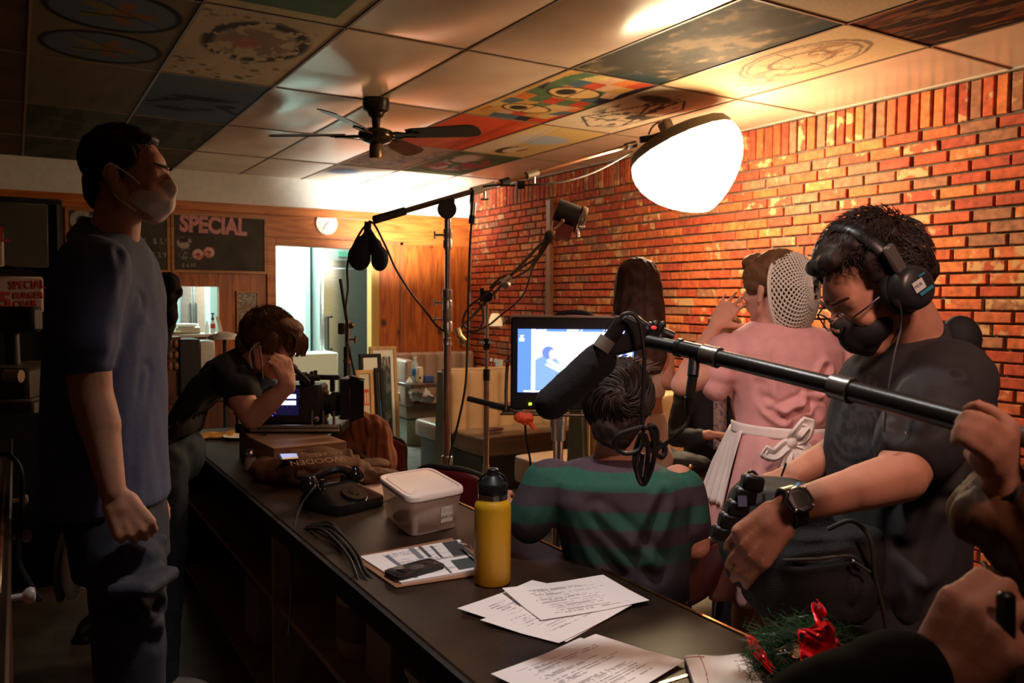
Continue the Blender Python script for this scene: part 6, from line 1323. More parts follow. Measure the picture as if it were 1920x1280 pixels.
sh_ = organic(shirt, 't_shirt', m_btee, t, .0065, 4, folds([([P(232, 470, 1.75), P(240, 560, 1.7), P(215, 640, 1.68)], .016, -.010), ([P(205, 480, 1.7), P(212, 560, 1.66), P(200, 640, 1.66)], .012, .008), ([P(300, 600, 1.85), P(262, 660, 1.75), P(218, 720, 1.72)], .016, -.012),
    ([P(250, 520, 1.75), P(262, 580, 1.75), P(240, 660, 1.72)], .012, .007), ([P(280, 560, 1.85), P(250, 640, 1.75), P(225, 700, 1.72)], .014, .009), ([P(228, 790, 1.72), P(255, 860, 1.74), P(290, 940, 1.8)], .016, -.014), ([P(250, 790, 1.72), P(275, 880, 1.76), P(300, 945, 1.8)], .014, .010), ([P(290, 700, 1.85), P(285, 850, 1.8)], .016, .006)], .006, (11, 11, 4), 2))
pan = MB(); pan.loft([psec(128, 294, 930, D, .15), psec(150, 296, 980, D, .155), psec(168, 298, 1060, D, .155)])
for sg, dd in ((-1, -.085), (1, .09)):
    trouser(pan, P(236 + 4 * (sg < 0), 1060, D + dd), P(246, 1240, D + dd) + V((0, 0, -.1)), V((P(225, 1500, D + dd).x, P(225, 1500, D + dd).y, .1)), (.080, .072, .065))
pan.cap(P(225, 1040, D - .13), P(300, 1012, D - .05), .018, .016).box((0, 0, 0), (.10, .03, .16), frame(P(268, 1090, D - .17), -FW, RX), .01)
organic(pan, 'trousers', m_navp, t, .008, 3, folds([([P(214, 1030, 1.72), P(300, 1022, 1.78)], .010, -.012), ([P(235, 1100, 1.72), P(300, 1180, 1.8)], .018, .006), ([P(225, 1180, 1.72), P(300, 1140, 1.8)], .016, -.008), ([P(222, 1020, 1.72), P(228, 1110, 1.72)], .006, -.004)], .005, (9, 9, 9), 5))
for dd in (-.085, .09): shoe((P(225, 1500, D + dd).x, P(225, 1500, D + dd).y), HX, m_bshoe, t)
# hair: short sides, fuller top
Hs = H @ Matrix.Scale(.93, 4); hb = MB(); hb.ell((0, -.028, .046), (.078, .093, .083), Hs, 24, 16).ell((0, .018, .098), (.054, .048, .022), Hs, 20, 10).ell((0, -.078, -.02), (.052, .028, .060), Hs, 20, 10)
for k in (-1, 1): hb.ell((.067 * k, .012, .044), (.012, .034, .034), Hs, 14, 8).ell((.068 * k, .014, .006), (.006, .008, .018), Hs, 12, 8)
organic(hb, 'hair', m_hdk, t, .005, 2, folds((), .004, (40, 40, 40), 3))
strands(H, .97, 900, lambda p: p.z > .05 or p.y < -.06, lambda p: (0, -.2 + (.9 if p.z > .1 else -.2), -.5 if p.z < .1 else .3), .022, m_hdk, t, seed=4, c=(0, -.026, .046), rad=(.074, .088, .080), lift=.004, r=.0012)
# mask
def mask(H, s, m, parent, tie_m=None, puff=1.0, name='face_mask'):
    mb = MB(); S_ = H @ Matrix.Scale(s, 4)
    mb.ell((0, .052, -.048), (.062, .060 * puff, .046), S_, 24, 16).ell((0, .090, -.018), (.020, .034 * puff, .028), S_, 18, 12).ell((0, .062, -.084), (.036, .036, .024), S_, 18, 12).ell((0, .088, -.055), (.034, .030, .034), S_, 18, 12)
    o = organic(mb, name, m, parent, .0045, 4, folds((), .0015, (30, 30, 30), 7))
    for k in (-1, 1):
        MB().tube([S_ @ V((.056 * k, .052, -.018)), S_ @ V((.070 * k, .028, .004)), S_ @ V((.084 * k, -.010, .024)), S_ @ V((.084 * k, -.024, .0)), S_ @ V((.072 * k, .0, -.05)), S_ @ V((.056 * k, .045, -.084))], .0022, sub=5).build('ear_loop', tie_m or m, o)
    return o
mask(H, .90, mat('beige_mask', (.80, .66, .54), .8, noise=.06, nscale=200, bump=.2, bscale=500), t, puff=1.0)

# ---------------------------------------------------------------- 2 hoodie person hidden behind him
D = 3.75
t = thing('person', (P(215, 600, D).x, P(215, 600, D).y, 0), 'person in a black long-sleeved top, mostly hidden behind the man in blue', 'person')
H = HF(P(222, 470, D), HX * .6 - HY * .5, UZ); body = MB(); head(body, H, .95, P(215, 545, D))
body.loft([psec(185, 245, 545, D, .06), psec(140, 285, 575, D, .11), psec(150, 280, 680, D, .12), psec(155, 275, 790, D, .11), psec(150, 280, 880, D, .12)])
body.cap(P(276, 512, D - .32), P(300, 520, D - .33), .024, .026); hand(body, P(292, 514, D - .34), -RX - UX * .1 + FW * .3, FW, 1, .95, curl=(.5, .7, .5))
organic(body, 'body', m_skin, t, .009, 3)
top = MB(); top.loft([psec(175, 255, 548, D, .08), psec(132, 292, 580, D, .13), psec(142, 288, 690, D, .13), psec(148, 282, 800, D, .125), psec(145, 285, 880, D, .13)])
top.cap(P(285, 590, D), P(296, 650, D - .18), .062, .055).cap(P(294, 640, D - .2), P(308, 585, D - .28), .056, .058).cap(P(308, 590, D - .28), P(315, 530, D - .33), .058, .046).cap(P(145, 590, D), P(150, 700, D + .05), .06, .05).cap(P(150, 700, D + .05), P(165, 790, D - .1), .05, .04)
organic(top, 'long_sleeved_top', m_blkt, t, .009, 3, folds([([P(296, 560, D - .36), P(330, 548, D - .33)], .012, -.014), ([P(296, 585, D - .36), P(330, 570, D - .33)], .012, .012)], .010, (16, 16, 16), 5))
pan = MB()
for dx in (-28, 28): trouser(pan, P(215 + dx, 885, D), P(215 + dx, 1040, D), V((P(215 + dx, 1100, D).x, P(215 + dx, 1100, D).y, .09)))
pan.ell((0, 0, 0), (.16, .12, .12), Matrix.Translation(P(215, 880, D))); organic(pan, 'trousers', m_denim, t, .012, 3)
for dx in (-28, 28): shoe((P(215 + dx, 1100, D).x, P(215 + dx, 1100, D).y), -HY, m_bshoe, t)
hb = MB(); hb.ell((0, -.03, .045), (.084, .1, .09), H, 20, 12).ell((0, -.08, -.06), (.07, .04, .1), H); organic(hb, 'hair', m_hdk, t, .008, 2)

# ---------------------------------------------------------------- 3 camera operator leaning over the counter
D = 3.12
t = thing('person', (P(345, 900, D).x, P(345, 900, D).y, 0), 'camera operator in a black t-shirt bending forward with an eye to the viewfinder', 'person')
H = HF(P(502, 652, D - .08), HX * .86 - UZ * .38 - HY * .12, UZ * .9 + HX * .38)
body = MB(); head(body, H, .98, P(462, 698, D - .05))
def isec(x, y, wx, wy, half, dep, D_, e=2.2):
    """section across an inclined trunk: centre pixel, direction across it (image), half size in px, real half depth"""
    d = (RX * wx + UX * wy).normalized(); return (P(x, y, D_), d * half * D_ / FPX, HY * dep, e)
body.loft([isec(458, 694, .5, .86, 24, .06, D), isec(430, 702, .45, .9, 36, .11, D), isec(390, 728, .45, .9, 42, .11, D), isec(350, 775, .6, .8, 44, .10, D + .02), isec(322, 830, .85, .5, 40, .10, D + .03)])
el = P(473, 782, D - .22)
body.cap(P(432, 705, D - .16), P(452, 745, D - .2), .050, .048).cap(P(452, 745, D - .2), el, .048, .043).cap(el, P(512, 748, D - .24), .043, .037).cap(P(512, 748, D - .24), P(540, 722, D - .24), .036, .027)
hand(body, P(541, 722, D - .24), P(538, 708, D - .24) - P(543, 730, D - .24) - RX * .004, -RX * .6 + FW * .5, -1, .98, curl=(.9, 1.0, .6), thumb=(.6, .5, .6))
body.cap(P(440, 705, D + .16), P(440, 750, D + .26), .045, .040).cap(P(440, 750, D + .26), P(462, 745, D + .4), .038, .028); hand(body, P(462, 745, D + .4), HY * .8 - UZ * .4, -UZ, 1, .9)
organic(body, 'body', m_skin2, t, .007, 3); eyes(H, .98, t)
shirt = MB(); shirt.loft([isec(467, 690, .5, .86, 30, .085, D), isec(448, 692, .45, .9, 46, .14, D), isec(425, 700, .42, .9, 58, .185, D), isec(385, 728, .42, .9, 72, .19, D), isec(345, 778, .6, .8, 72, .17, D + .02), isec(318, 835, .9, .45, 62, .16, D + .03)])
shirt.cap(P(432, 698, D - .13), P(452, 726, D - .19), .076, .066).cap(P(440, 700, D + .15), P(462, 735, D + .19), .07, .06)
organic(shirt, 't_shirt', m_blkt, t, .008, 4, folds([([P(420, 740, D - .2), P(380, 800, D - .15)], .018, -.014), ([P(455, 690, D - .2), P(420, 760, D - .2)], .015, .010), ([P(380, 690, D - .15), P(340, 780, D - .12)], .02, -.010)], .008, (9, 9, 9), 4))
pan = MB(); pan.ell((0, 0, 0), (.17, .16, .15), Matrix.Translation(P(300, 850, D + .04)))
k1 = P(312, 1000, D - .06); trouser(pan, P(302, 870, D - .05), k1, V((k1.x - .02, k1.y, .09)), (.10, .075, .055))
k2 = P(262, 1010, D + .12); sole = P(140, 1055, D - .1); pan.cap(P(312, 870, D + .1), k2, .095, .07).cap(k2, P(160, 1040, D - .05), .068, .05)
organic(pan, 'jeans', m_denim, t, .010, 3, folds((), .008, (12, 12, 12), 2))
shoe((k1.x - .02, k1.y), HX, m_shoe, t)
sb = MB(); d_ = nrm(P(128, 1125, D - .15) - P(130, 1010, D - .15)); c0 = P(130, 1065, D - .15); fr_ = frame(c0, d_, RX)
sb.ell((0, 0, 0), (.035, .05, .115), fr_ @ Matrix.Translation((.01, 0, 0))).cap(c0 - d_ * .06 + RX * .03, P(160, 1035, D - .07), .045, .045)
sh2 = organic(sb, 'shoe', m_shoe, t, .007, 2); MB().ell((0, 0, 0), (.014, .052, .125), fr_ @ Matrix.Translation((-.028, 0, 0))).build('sole', mat('sole_dark', (.05, .05, .045), .8), sh2)
lc = MB()
for k in range(5): lc.tube([c0 + d_ * (-.02 + .022 * k) + RX * .038 - FW * .035, c0 + d_ * (-.014 + .022 * k) + RX * .052, c0 + d_ * (-.008 + .022 * k) + RX * .045 - FW * .0], .003)
lc.build('laces', mat('lace_pale', (.4, .38, .36), .8), sh2)
hb = MB(); hb.ell((0, -.028, .048), (.086, .104, .092), H, 24, 16).ell((0, .045, .105), (.070, .052, .034), H, 20, 10).ell((0, .082, .062), (.06, .022, .045), H, 18, 10).ell((0, -.08, -.01), (.062, .038, .06), H, 20, 10)
for k in (-1, 1): hb.ell((.074 * k, .026, .035), (.014, .036, .045), H, 14, 8)
organic(hb, 'hair', m_hbr, t, .006, 2, folds((), .004, (40, 40, 40), 3))
strands(H, .97, 1100, lambda p: p.z > .0 and not (p.y > .05 and p.z < .045), lambda p: (p.x * 4, 1.0, -.5 if p.y > .02 else -.1), .06, m_hbr, t, seed=6, c=(0, -.022, .05), rad=(.086, .104, .098), lift=.01)
fr2 = MB(); rg = random.Random(5)
for k in range(70): x = rg.uniform(-.055, .055); fr2.tube([H @ V((x, .07, .10)), H @ V((x * 1.05, .105, .085)), H @ V((x * 1.1, .118, .055)), H @ V((x * 1.1, .112 + rg.uniform(-.01, .012), .02))], [.004, .0035, .003, .0012], n=4)
fr2.build('fringe', m_hbr, t)
mk = MB(); mk.ell((0, .045, -.105), (.045, .045, .022), H, 20, 12).ell((0, .03, -.125), (.03, .03, .025), H, 16, 10); o = organic(mk, 'lowered_mask', mat('blue_mask', (.10, .17, .26), .8), t, .006, 3, folds((), .004, (40, 40, 40), 2))
MB().tube([H @ V((.05, .05, -.10)), H @ V((.078, .02, -.02)), H @ V((.086, -.005, .022))], .002, sub=4).tube([H @ V((.086, -.005, .022)), H @ V((.085, -.02, -.03)), H @ V((.05, .02, -.11))], .002, sub=4).build('ear_loop', m_white, o)

# ---------------------------------------------------------------- 4 woman with long hair
D = 3.45
t = thing('person', (P(1205, 700, D).x, P(1205, 700, D).y, 0), 'woman seen from behind with long straight dark hair, white top and white trousers', 'person')
H = HF(P(1196, 545, D), HY * .9 + HX * .2, UZ); body = MB(); head(body, H, .98, P(1198, 615, D))
body.loft([psec(1172, 1224, 618, D, .05), psec(1145, 1252, 645, D, .09), psec(1155, 1246, 700, D, .10), psec(1165, 1240, 755, D, .085), psec(1155, 1248, 800, D, .10)])
body.cap(P(1244, 650, D), P(1252, 715, D - .06), .042, .035).cap(P(1252, 715, D - .06), P(1240, 700, D + .2), .034, .025); hand(body, P(1240, 700, D + .2), HY, -UZ, 1, .85)
body.cap(P(1150, 650, D), P(1140, 740, D), .042, .035).cap(P(1140, 740, D), P(1160, 800, D + .1), .034, .025); hand(body, P(1160, 800, D + .1), -UZ, HX, 1, .85)
organic(body, 'body', m_skin, t, .009, 3)
tp2 = MB(); tp2.loft([psec(1150, 1246, 672, D, .10), psec(1150, 1250, 700, D, .11), psec(1158, 1246, 742, D, .10)]); organic(tp2, 'top', mat('white_top', (.62, .50, .44), .8), t, .009, 3, folds((), .006, (14, 14, 14), 1))
pan = MB(); pan.loft([psec(1158, 1246, 770, D, .10), psec(1150, 1252, 810, D, .12), psec(1152, 1250, 850, D, .12)])
for dx in (-22, 22): trouser(pan, P(1200 + dx, 860, D), P(1200 + dx, 990, D), V((P(1200 + dx, 1000, D).x, P(1200 + dx, 1000, D).y, .09)), (.09, .06, .045))
organic(pan, 'trousers', mat('white_trousers', (.58, .46, .42), .8), t, .011, 3)
for dx in (-22, 22): shoe((P(1200 + dx, 1000, D).x, P(1200 + dx, 1000, D).y), HY, m_bshoe, t)
hb = MB(); hb.ell((0, -.025, .045), (.092, .105, .095), H, 24, 16); hb.loft([(P(1196, 515, D - .02), HX * .075, HY * .08, 2.3), (P(1196, 530, D - .03), HX * .095, HY * .09, 2.3), (P(1196, 545, D - .03), HX * .100, HY * .09, 2.3), (P(1198, 580, D - .07), HX * .104, HY * .08, 2.3), (P(1201, 630, D - .09), HX * .106, HY * .065, 2.3), (P(1206, 670, D - .10), HX * .095, HY * .05, 2.3), (P(1212, 700, D - .10), HX * .06, HY * .03, 2.3)])
organic(hb, 'hair', m_hmid, t, .007, 4, folds((), .006, (40, 40, 3), 8))

# ---------------------------------------------------------------- 5 waitress
D = 2.72
t = thing('person', (P(1450, 900, D).x, P(1450, 900, D).y, 0), 'waitress seen from behind in a pink dress, white apron bow and crocheted snood', 'person')
H = HF(P(1447, 545, D), -HX * .62 + HY * .78 - UZ * .05, UZ - HX * .03); body = MB(); head(body, H, .97, P(1450, 620, D))
body.loft([psec(1415, 1490, 612, D, .06), psec(1372, 1560, 640, D, .10), psec(1385, 1560, 700, D, .115), psec(1390, 1540, 790, D, .10), psec(1370, 1560, 860, D, .13)])
el = P(1278, 722, D + .02); wr = P(1341, 612, D + .10)
body.cap(P(1362, 668, D), P(1330, 700, D), .045, .042).cap(P(1335, 700, D), el, .041, .037).cap(el, P(1300, 680, D + .04), .037, .036).cap(P(1300, 680, D + .04), wr, .035, .023)
hand(body, wr, P(1372, 566, D + .12) - wr, FW * .7 + RX * .5, -1, .92, curl=(.15, .2, .15), spread=.25, thumb=(.5, .9, .1), tc=.1)
body.cap(P(1562, 665, D), P(1572, 780, D + .05), .045, .037).cap(P(1572, 780, D + .05), P(1520, 800, D + .3), .034, .024); hand(body, P(1520, 800, D + .3), HY, -UZ, -1, .88)
for dx in (-28, 30): body.cap(P(1430 + dx, 960, D), P(1430 + dx, 1150, D), .075, .05).cap(P(1430 + dx, 1150, D), V((P(1430 + dx, 1200, D).x, P(1430 + dx, 1200, D).y, .09)), .055, .035)
organic(body, 'body', m_skin2, t, .0065, 3); eyes(H, .97, t)
for dx in (-28, 30): shoe((P(1430 + dx, 1200, D).x, P(1430 + dx, 1200, D).y), HY, m_bshoe, t)
m_dress = mat('pink_dress', (.66, .33, .31), .72, noise=.05, nscale=30, bump=.06, bscale=400, sheen=.15)
dr = MB(); dr.loft([psec(1408, 1500, 604, D, .075), psec(1375, 1560, 622, D, .115), psec(1360, 1580, 655, D, .135), psec(1368, 1582, 700, D, .14), psec(1378, 1566, 750, D, .13), psec(1385, 1545, 796, D, .115)])
dr.ell((0, 0, 0), (.070, .075, .085), Matrix.Translation(P(1362, 672, D))).ell((0, 0, 0), (.062, .07, .05), Matrix.Translation(P(1350, 700, D))).ell((0, 0, 0), (.068, .075, .10), Matrix.Translation(P(1570, 682, D))).cap(P(1352, 706, D), P(1343, 724, D), .056, .052)
fl = []
for x0, y0, x1, y1, w_, a in ((1440, 610, 1450, 640, .01, .004), (1385, 640, 1396, 700, .012, -.012), (1398, 735, 1440, 760, .014, .014), (1400, 755, 1470, 785, .014, -.016), (1420, 725, 1400, 790, .014, .012), (1500, 720, 1540, 780, .018, -.010), (1470, 770, 1540, 735, .014, .012), (1550, 690, 1515, 760, .014, -.012), (1360, 630, 1372, 700, .010, -.014), (1340, 650, 1350, 700, .010, .012), (1450, 640, 1452, 770, .006, -.004)):
    fl.append(([P(x0, y0, D - .13), P(x1, y1, D - .13)], w_, a))
organic(dr, 'dress_bodice', m_dress, t, .0065, 4, folds(fl, .006, (10, 10, 7), 12))
def skirt(u, v):
    a = u * 2 * math.pi; y = 796 + (1095 - 796) * v; k = min(1, v * 1.25) ** .75; cx = 1465 - 34 * v; hw = 84 + (128 - 84) * k
    pl = 1 + (.05 + .05 * v) * math.sin(a * 11 + 2 * math.sin(a * 3)) * min(1, v * 4) + .03 * math.sin(a * 5 + 1)
    c = P(cx, y, D); w = hw * D / FPX; return c + HX * math.cos(a) * w * pl + HY * math.sin(a) * (.115 + .12 * k) * pl
MB().sheet(skirt, 120, 26).build('dress_skirt', m_dress, t, solid=.003)
m_apr = mat('white_apron', (.82, .74, .68), .8, noise=.04, bump=.1, bscale=300)
ap = MB(); hwb = 88 * D / FPX
def band(u, v): a = math.pi + u * math.pi; c = P(1461 , 797, D); c = c + V((0, 0, -.020 * (u - .0))); return c + HX * math.cos(a) * hwb * 1.02 + HY * math.sin(a) * .128 + V((0, 0, (v - .5) * .036))
ap.sheet(band, 40, 4); ap.build('waistband', m_apr, t, solid=.004)
def apskirt(u, v):
    a = math.pi * (1.16 - u * 1.3); y = 800 + (940 - 800) * v; p = skirt(a / (2 * math.pi) % 1, (y - 796) / 299.); c = P(1465 - 34 * (y - 796) / 299., y, D); c.z = p.z; q = c + (p - c) * (1.07 + .03 * math.sin(a * 40) * v); return q
MB().sheet(apskirt, 80, 16).build('apron_skirt', m_apr, t, solid=.003)
bw = MB(); K0 = P(1483, 828, D - .165)
def rib(pts, wd, name): 
    pts = spline([V(p) for p in pts], 6)
    def f(u, v):
        i = u * (len(pts) - 1); k = int(min(i, len(pts) - 2)); p = pts[k].lerp(pts[k + 1], i - k); tt = (pts[k + 1] - pts[k]).normalized(); sdv = tt.cross(FW).normalized()
        return p + sdv * (v - .5) * wd * (.55 + .45 * min(1, 4 * min(u, 1 - u) + .3)) - FW * .004 * math.sin(v * 9)
    MB().sheet(f, 24, 6).build(name, m_apr, t, solid=.002)
DB_ = D - .17
rib([P(1484, 828, DB_), P(1470, 838, DB_ - .01), P(1452, 852, DB_ - .02), P(1434, 846, DB_ - .02), P(1448, 858, DB_ - .01)], .042, 'bow_tail'); rib([P(1484, 826, DB_), P(1496, 812, DB_ - .03), P(1514, 792, DB_ - .03), P(1508, 815, DB_ - .02), P(1486, 830, DB_)], .045, 'bow_loop')
rib([P(1486, 830, DB_), P(1500, 850, DB_ - .01), P(1503, 880, DB_ - .01), P(1496, 902, DB_)], .045, 'bow_tail'); rib([P(1482, 832, DB_), P(1476, 862, DB_ - .01), P(1470, 898, DB_), P(1468, 905, DB_)], .035, 'bow_tail'); rib([P(1484, 828, DB_), P(1512, 838, DB_ - .01), P(1516, 862, DB_), P(1512, 880, DB_)], .03, 'bow_tail')
MB().ell((0, 0, 0), (.018, .014, .02), Matrix.Translation(K0 - FW * .01)).build('bow_knot', m_apr, t)
hb = MB(); hb.ell((0, -.024, .046), (.084, .102, .090), H, 24, 16).ell((0, .05, .092), (.066, .045, .036), H, 20, 10)
for k in (-1, 1): hb.ell((.070 * k, .022, .045), (.018, .04, .05), H, 14, 8)
Hn = H @ Matrix.Translation((.008, -.060, .010)); hb.ell((0, -.02, -.008), (.082, .062, .088), Hn, 20, 12).ell((0, -.015, -.06), (.07, .05, .06), Hn, 20, 12)
organic(hb, 'hair', m_hbr, t, .006, 2, folds((), .005, (50, 50, 50), 3))
# snood: crocheted net bag, knots on a drooping dome
Sb = H @ Matrix.Translation((.008, -.060, .010))
def sn(u, v):
    """u around the rim-to-rim arc, v from brow band to nape tip"""
    a = 2 * math.pi * u; t_ = v * 1.72; r_ = math.sin(min(t_, math.pi / 2 + .3)) 
    q = V((.098 * r_ * math.cos(a), -.092 * math.cos(t_) * 1.0 + .0, .112 * r_ * math.sin(a)))
    q.z -= .05 * max(0, -math.sin(a)) * r_ + .012 * (1 - r_); return Sb @ q
nv, nu = 20, 40; net = MB()
vs = []; 
for j in range(nv + 1):
    for i in range(nu): vs.append(sn((i + (.5 if j % 2 else 0)) / nu, .06 + .94 * j / nv))
fs = []
for j in range(nv - 1):
    for i in range(nu):
        if j % 2 == 0: a, l, r_, b = j * nu + i, (j + 1) * nu + (i - 1) % nu, (j + 1) * nu + i, (j + 2) * nu + i
        else: a, l, r_, b = j * nu + i, (j + 1) * nu + i, (j + 1) * nu + (i + 1) % nu, (j + 2) * nu + i
        fs.append((a, l, b, r_))
net.add(vs, fs); m_croc = mat('crochet_cotton', (.60, .56, .46), .85)
o = net.build('snood', m_croc, t, wire=.0062)
MB().tube([sn(i / 60, .975) for i in range(61)], .006).build('snood_edge', m_croc, o)
MB().ell((0, 0, 0), (.004, .004, .004), H @ Matrix.Translation((-.082, .0, -.034))).build('earring', m_brass, t)

# ---------------------------------------------------------------- 6 seated customer
D = 4.05
t = thing('person', (P(1330, 800, D).x, P(1330, 800, D).y, 0), 'seated man with light brown hair in a dark suit, beyond the waitress', 'person')
H = HF(P(1358, 640, D), -HX * .5 - HY * .8 - UZ * .1, UZ); body = MB(); head(body, H, .98, P(1352, 700, D))
body.loft([psec(1325, 1378, 700, D, .05), psec(1280, 1412, 722, D, .10), psec(1290, 1405, 800, D, .11), psec(1295, 1400, 880, D, .11)])
body.cap(P(1395, 810, D - .2), P(1380, 758, D - .36), .03, .024); hand(body, P(1380, 758, D - .36), UZ - HX * .3, -HX, 1, .9, curl=(.5, .5, .4)); body.cap(P(1290, 820, D - .15), P(1330, 815, D - .35), .03, .024); hand(body, P(1330, 815, D - .35), HX, UZ * -1, 1, .9)
organic(body, 'body', m_skin2, t, .009, 3); eyes(H, .98, t)
su = MB(); su.loft([psec(1318, 1386, 706, D, .07), psec(1272, 1420, 728, D, .12), psec(1282, 1414, 800, D, .13), psec(1285, 1412, 900, D, .14)]); su.cap(P(1285, 740, D), P(1270, 820, D - .1), .06, .05).cap(P(1270, 820, D - .1), P(1315, 820, D - .3), .05, .04).cap(P(1408, 740, D), P(1420, 815, D - .1), .06, .05).cap(P(1420, 815, D - .1), P(1390, 800, D - .25), .05, .04)
organic(su, 'suit_jacket', mat('dark_suit', (.018, .018, .026), .8), t, .011, 3, folds((), .006, (12, 12, 12), 3))
def pats(u, v): return mixc(flat_col(u, (.50, .38, .34)), (.12, .12, .22), (fbm(u, v * 3, 9, 3) > .55) * .8)
paintmesh('shirt_front', lambda u, v: P(1338 + 24 * u - 8 * v * 0, 722 + 120 * v, D - .155) - HY * .02 * math.sin(math.pi * u), pats, 16, 50, vcmat('shirt_print', .8), t, True, .003)
pan = MB()
for dx in (-24, 24): pan.cap(P(1345 + dx, 905, D), P(1345 + dx, 905, D) - HY * .42, .085, .065).cap(P(1345 + dx, 905, D) - HY * .42, V((*(P(1345 + dx, 905, D) - HY * .42).xy, .09)), .06, .045)
organic(pan, 'trousers', mat('dark_suit', (.018, .018, .026), .8), t, .013, 3)
for dx in (-24, 24): q = P(1345 + dx, 905, D) - HY * .42; shoe((q.x, q.y), -HY, m_bshoe, t)
hb = MB(); hb.ell((0, -.025, .05), (.083, .1, .088), H, 20, 12).ell((0, .04, .105), (.07, .05, .03), H, 16, 8); organic(hb, 'hair', m_hlt, t, .008, 2, folds((), .005, (50, 50, 50), 3))
q = P(1345, 905, D)
t = thing('dining_chair', (q.x, q.y, 0), 'dark chair under the seated man in the suit, almost hidden', 'chair')
SB = V((q.x, q.y, 0)); MB().box((0, 0, 0), (.42, .42, .05), Matrix.Translation(V((q.x, q.y, q.z - .13))), .02).build('seat', m_red, t)
for a in (-1, 1):
    for b in (-1, 1): MB().cyl((q.x + a * .17, q.y + b * .17, 0), (q.x + a * .17, q.y + b * .17, q.z - .15), .014).build('leg', m_blackm, t)
t = thing('dining_table', (P(1310, 850, 3.55).x + .1, P(1310, 850, 3.55).y, 0), 'brown-topped table where the man in the suit sits', 'table')
q = P(1310, 840, 3.62); M_ = Matrix((HX, HY, UZ)).transposed().to_4x4(); M_.translation = V((q.x, q.y, 0))
MB().box((.12, 0, .73), (.9, .46, .03), M_, .008).build('table_top', wood('brown_table', (.20, .085, .035), (.13, .05, .02), axis='X', rough=.3), t); MB().cyl(M_ @ V((.12, 0, .02)), M_ @ V((.12, 0, .72)), .035).build('pedestal', m_blackm, t); MB().box((.12, 0, .012), (.5, .4, .024), M_, .008).build('base', m_blackm, t)
t = thing('handbag', M_ @ V((-.12, 0, .745)), 'black bag with a brass stud lying on the brown table', 'bag')
mb = MB(); mb.ell((0, 0, 0), (.16, .09, .05), M_ @ Matrix.Translation((-.10, -.02, .797))).ell((0, 0, 0), (.10, .07, .06), M_ @ Matrix.Translation((-.16, .0, .81))); organic(mb, 'body', m_blackm, t, .008, 3, folds((), .006, (15, 15, 15), 3)); MB().ell((0, 0, 0), .011, Matrix.Translation(M_ @ V((-.06, -.115, .80)))).build('stud', m_brass, t)

# ---------------------------------------------------------------- 7 seated man in the striped shirt
D = 2.30
t = thing('person', (P(1170, 900, D).x, P(1170, 900, D).y, 0), 'seated man seen from behind, dark hair and dark striped green and purple t-shirt', 'person')
H = HF(P(1160, 775, D), FW * .95 + RX * .22 - UZ * .12, UZ + FW * .04); body = MB(); head(body, H, 1.02, P(1152, 870, D))
body.loft([psec(1105, 1200, 862, D, .06), psec(1030, 1280, 895, D, .11), psec(1045, 1285, 960, D, .13), psec(1065, 1285, 1050, D, .13), psec(1060, 1290, 1120, D, .14)])
el = P(1005, 975, D - .02); body.cap(P(1035, 905, D), el, .052, .042).cap(el, P(955, 958, D + .10), .041, .033).cap(P(955, 958, D + .10), P(925, 935, D + .22), .032, .026); hand(body, P(925, 935, D + .22), HY + HX * .2, -UZ, -1, 1.0)
el2 = P(1302, 1020, D - .02); body.cap(P(1272, 905, D), el2, .052, .044).cap(el2, P(1280, 1010, D + .28), .042, .028); hand(body, P(1280, 1010, D + .28), HY, -UZ, 1, 1.0)
organic(body, 'body', m_skin, t, .0065, 3); eyes(H, 1.02, t)
st = MB(); st.loft([psec(1100, 1212, 858, D, .07), psec(1062, 1246, 872, D, .11), psec(1022, 1285, 892, D, .135), psec(1018, 1300, 930, D, .15), psec(1042, 1298, 990, D, .15), psec(1058, 1292, 1050, D, .15), psec(1060, 1290, 1110, D, .155)])
st.cap(P(1030, 910, D), P(998, 962, D - .03), .078, .066, 20).cap(P(1275, 915, D), P(1293, 985, D - .02), .066, .060, 20).cap(P(1000, 958, D - .03), P(993, 970, D - .03), .068, .066)
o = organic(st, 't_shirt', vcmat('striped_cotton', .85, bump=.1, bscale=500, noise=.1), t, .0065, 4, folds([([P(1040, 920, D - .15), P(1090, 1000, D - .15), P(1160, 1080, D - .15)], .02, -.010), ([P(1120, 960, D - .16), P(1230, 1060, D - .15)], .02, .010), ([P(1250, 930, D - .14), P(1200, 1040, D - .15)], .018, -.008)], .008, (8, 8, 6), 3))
def stripes(co):
    px_, py_ = topx(co); z = co[:, 2] + .025 * np.sin((co @ np.array(HX)) * 5); zz0 = lambda y: 1.5 - (y - 563) * 2.30 / FPX * 1.0
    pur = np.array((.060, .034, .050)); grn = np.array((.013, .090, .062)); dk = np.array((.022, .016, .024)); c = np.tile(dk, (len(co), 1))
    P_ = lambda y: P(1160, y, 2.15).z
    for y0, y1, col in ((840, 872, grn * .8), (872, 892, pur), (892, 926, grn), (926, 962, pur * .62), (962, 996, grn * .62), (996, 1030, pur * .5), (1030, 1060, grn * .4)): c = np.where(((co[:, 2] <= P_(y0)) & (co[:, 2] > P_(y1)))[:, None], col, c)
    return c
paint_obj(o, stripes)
pan = MB(); pan.ell((0, 0, 0), (.19, .17, .12), Matrix.Translation(P(1175, 1130, D)))
for dx in (-60, 60): q = P(1175 + dx, 1140, D); pan.cap(q, q + HY * .42, .085, .065).cap(q + HY * .42, V((*(q + HY * .45).xy, .09)), .06, .045); shoe(((q + HY * .45).x, (q + HY * .45).y), HY, m_bshoe, t)
organic(pan, 'trousers', m_denim, t, .012, 3)
hb = MB(); hb.ell((0, -.026, .042), (.090, .108, .094), H, 24, 16).ell((0, -.085, -.035), (.066, .035, .065), H, 20, 10).ell((0, -.04, .10), (.07, .08, .045), H, 20, 10)
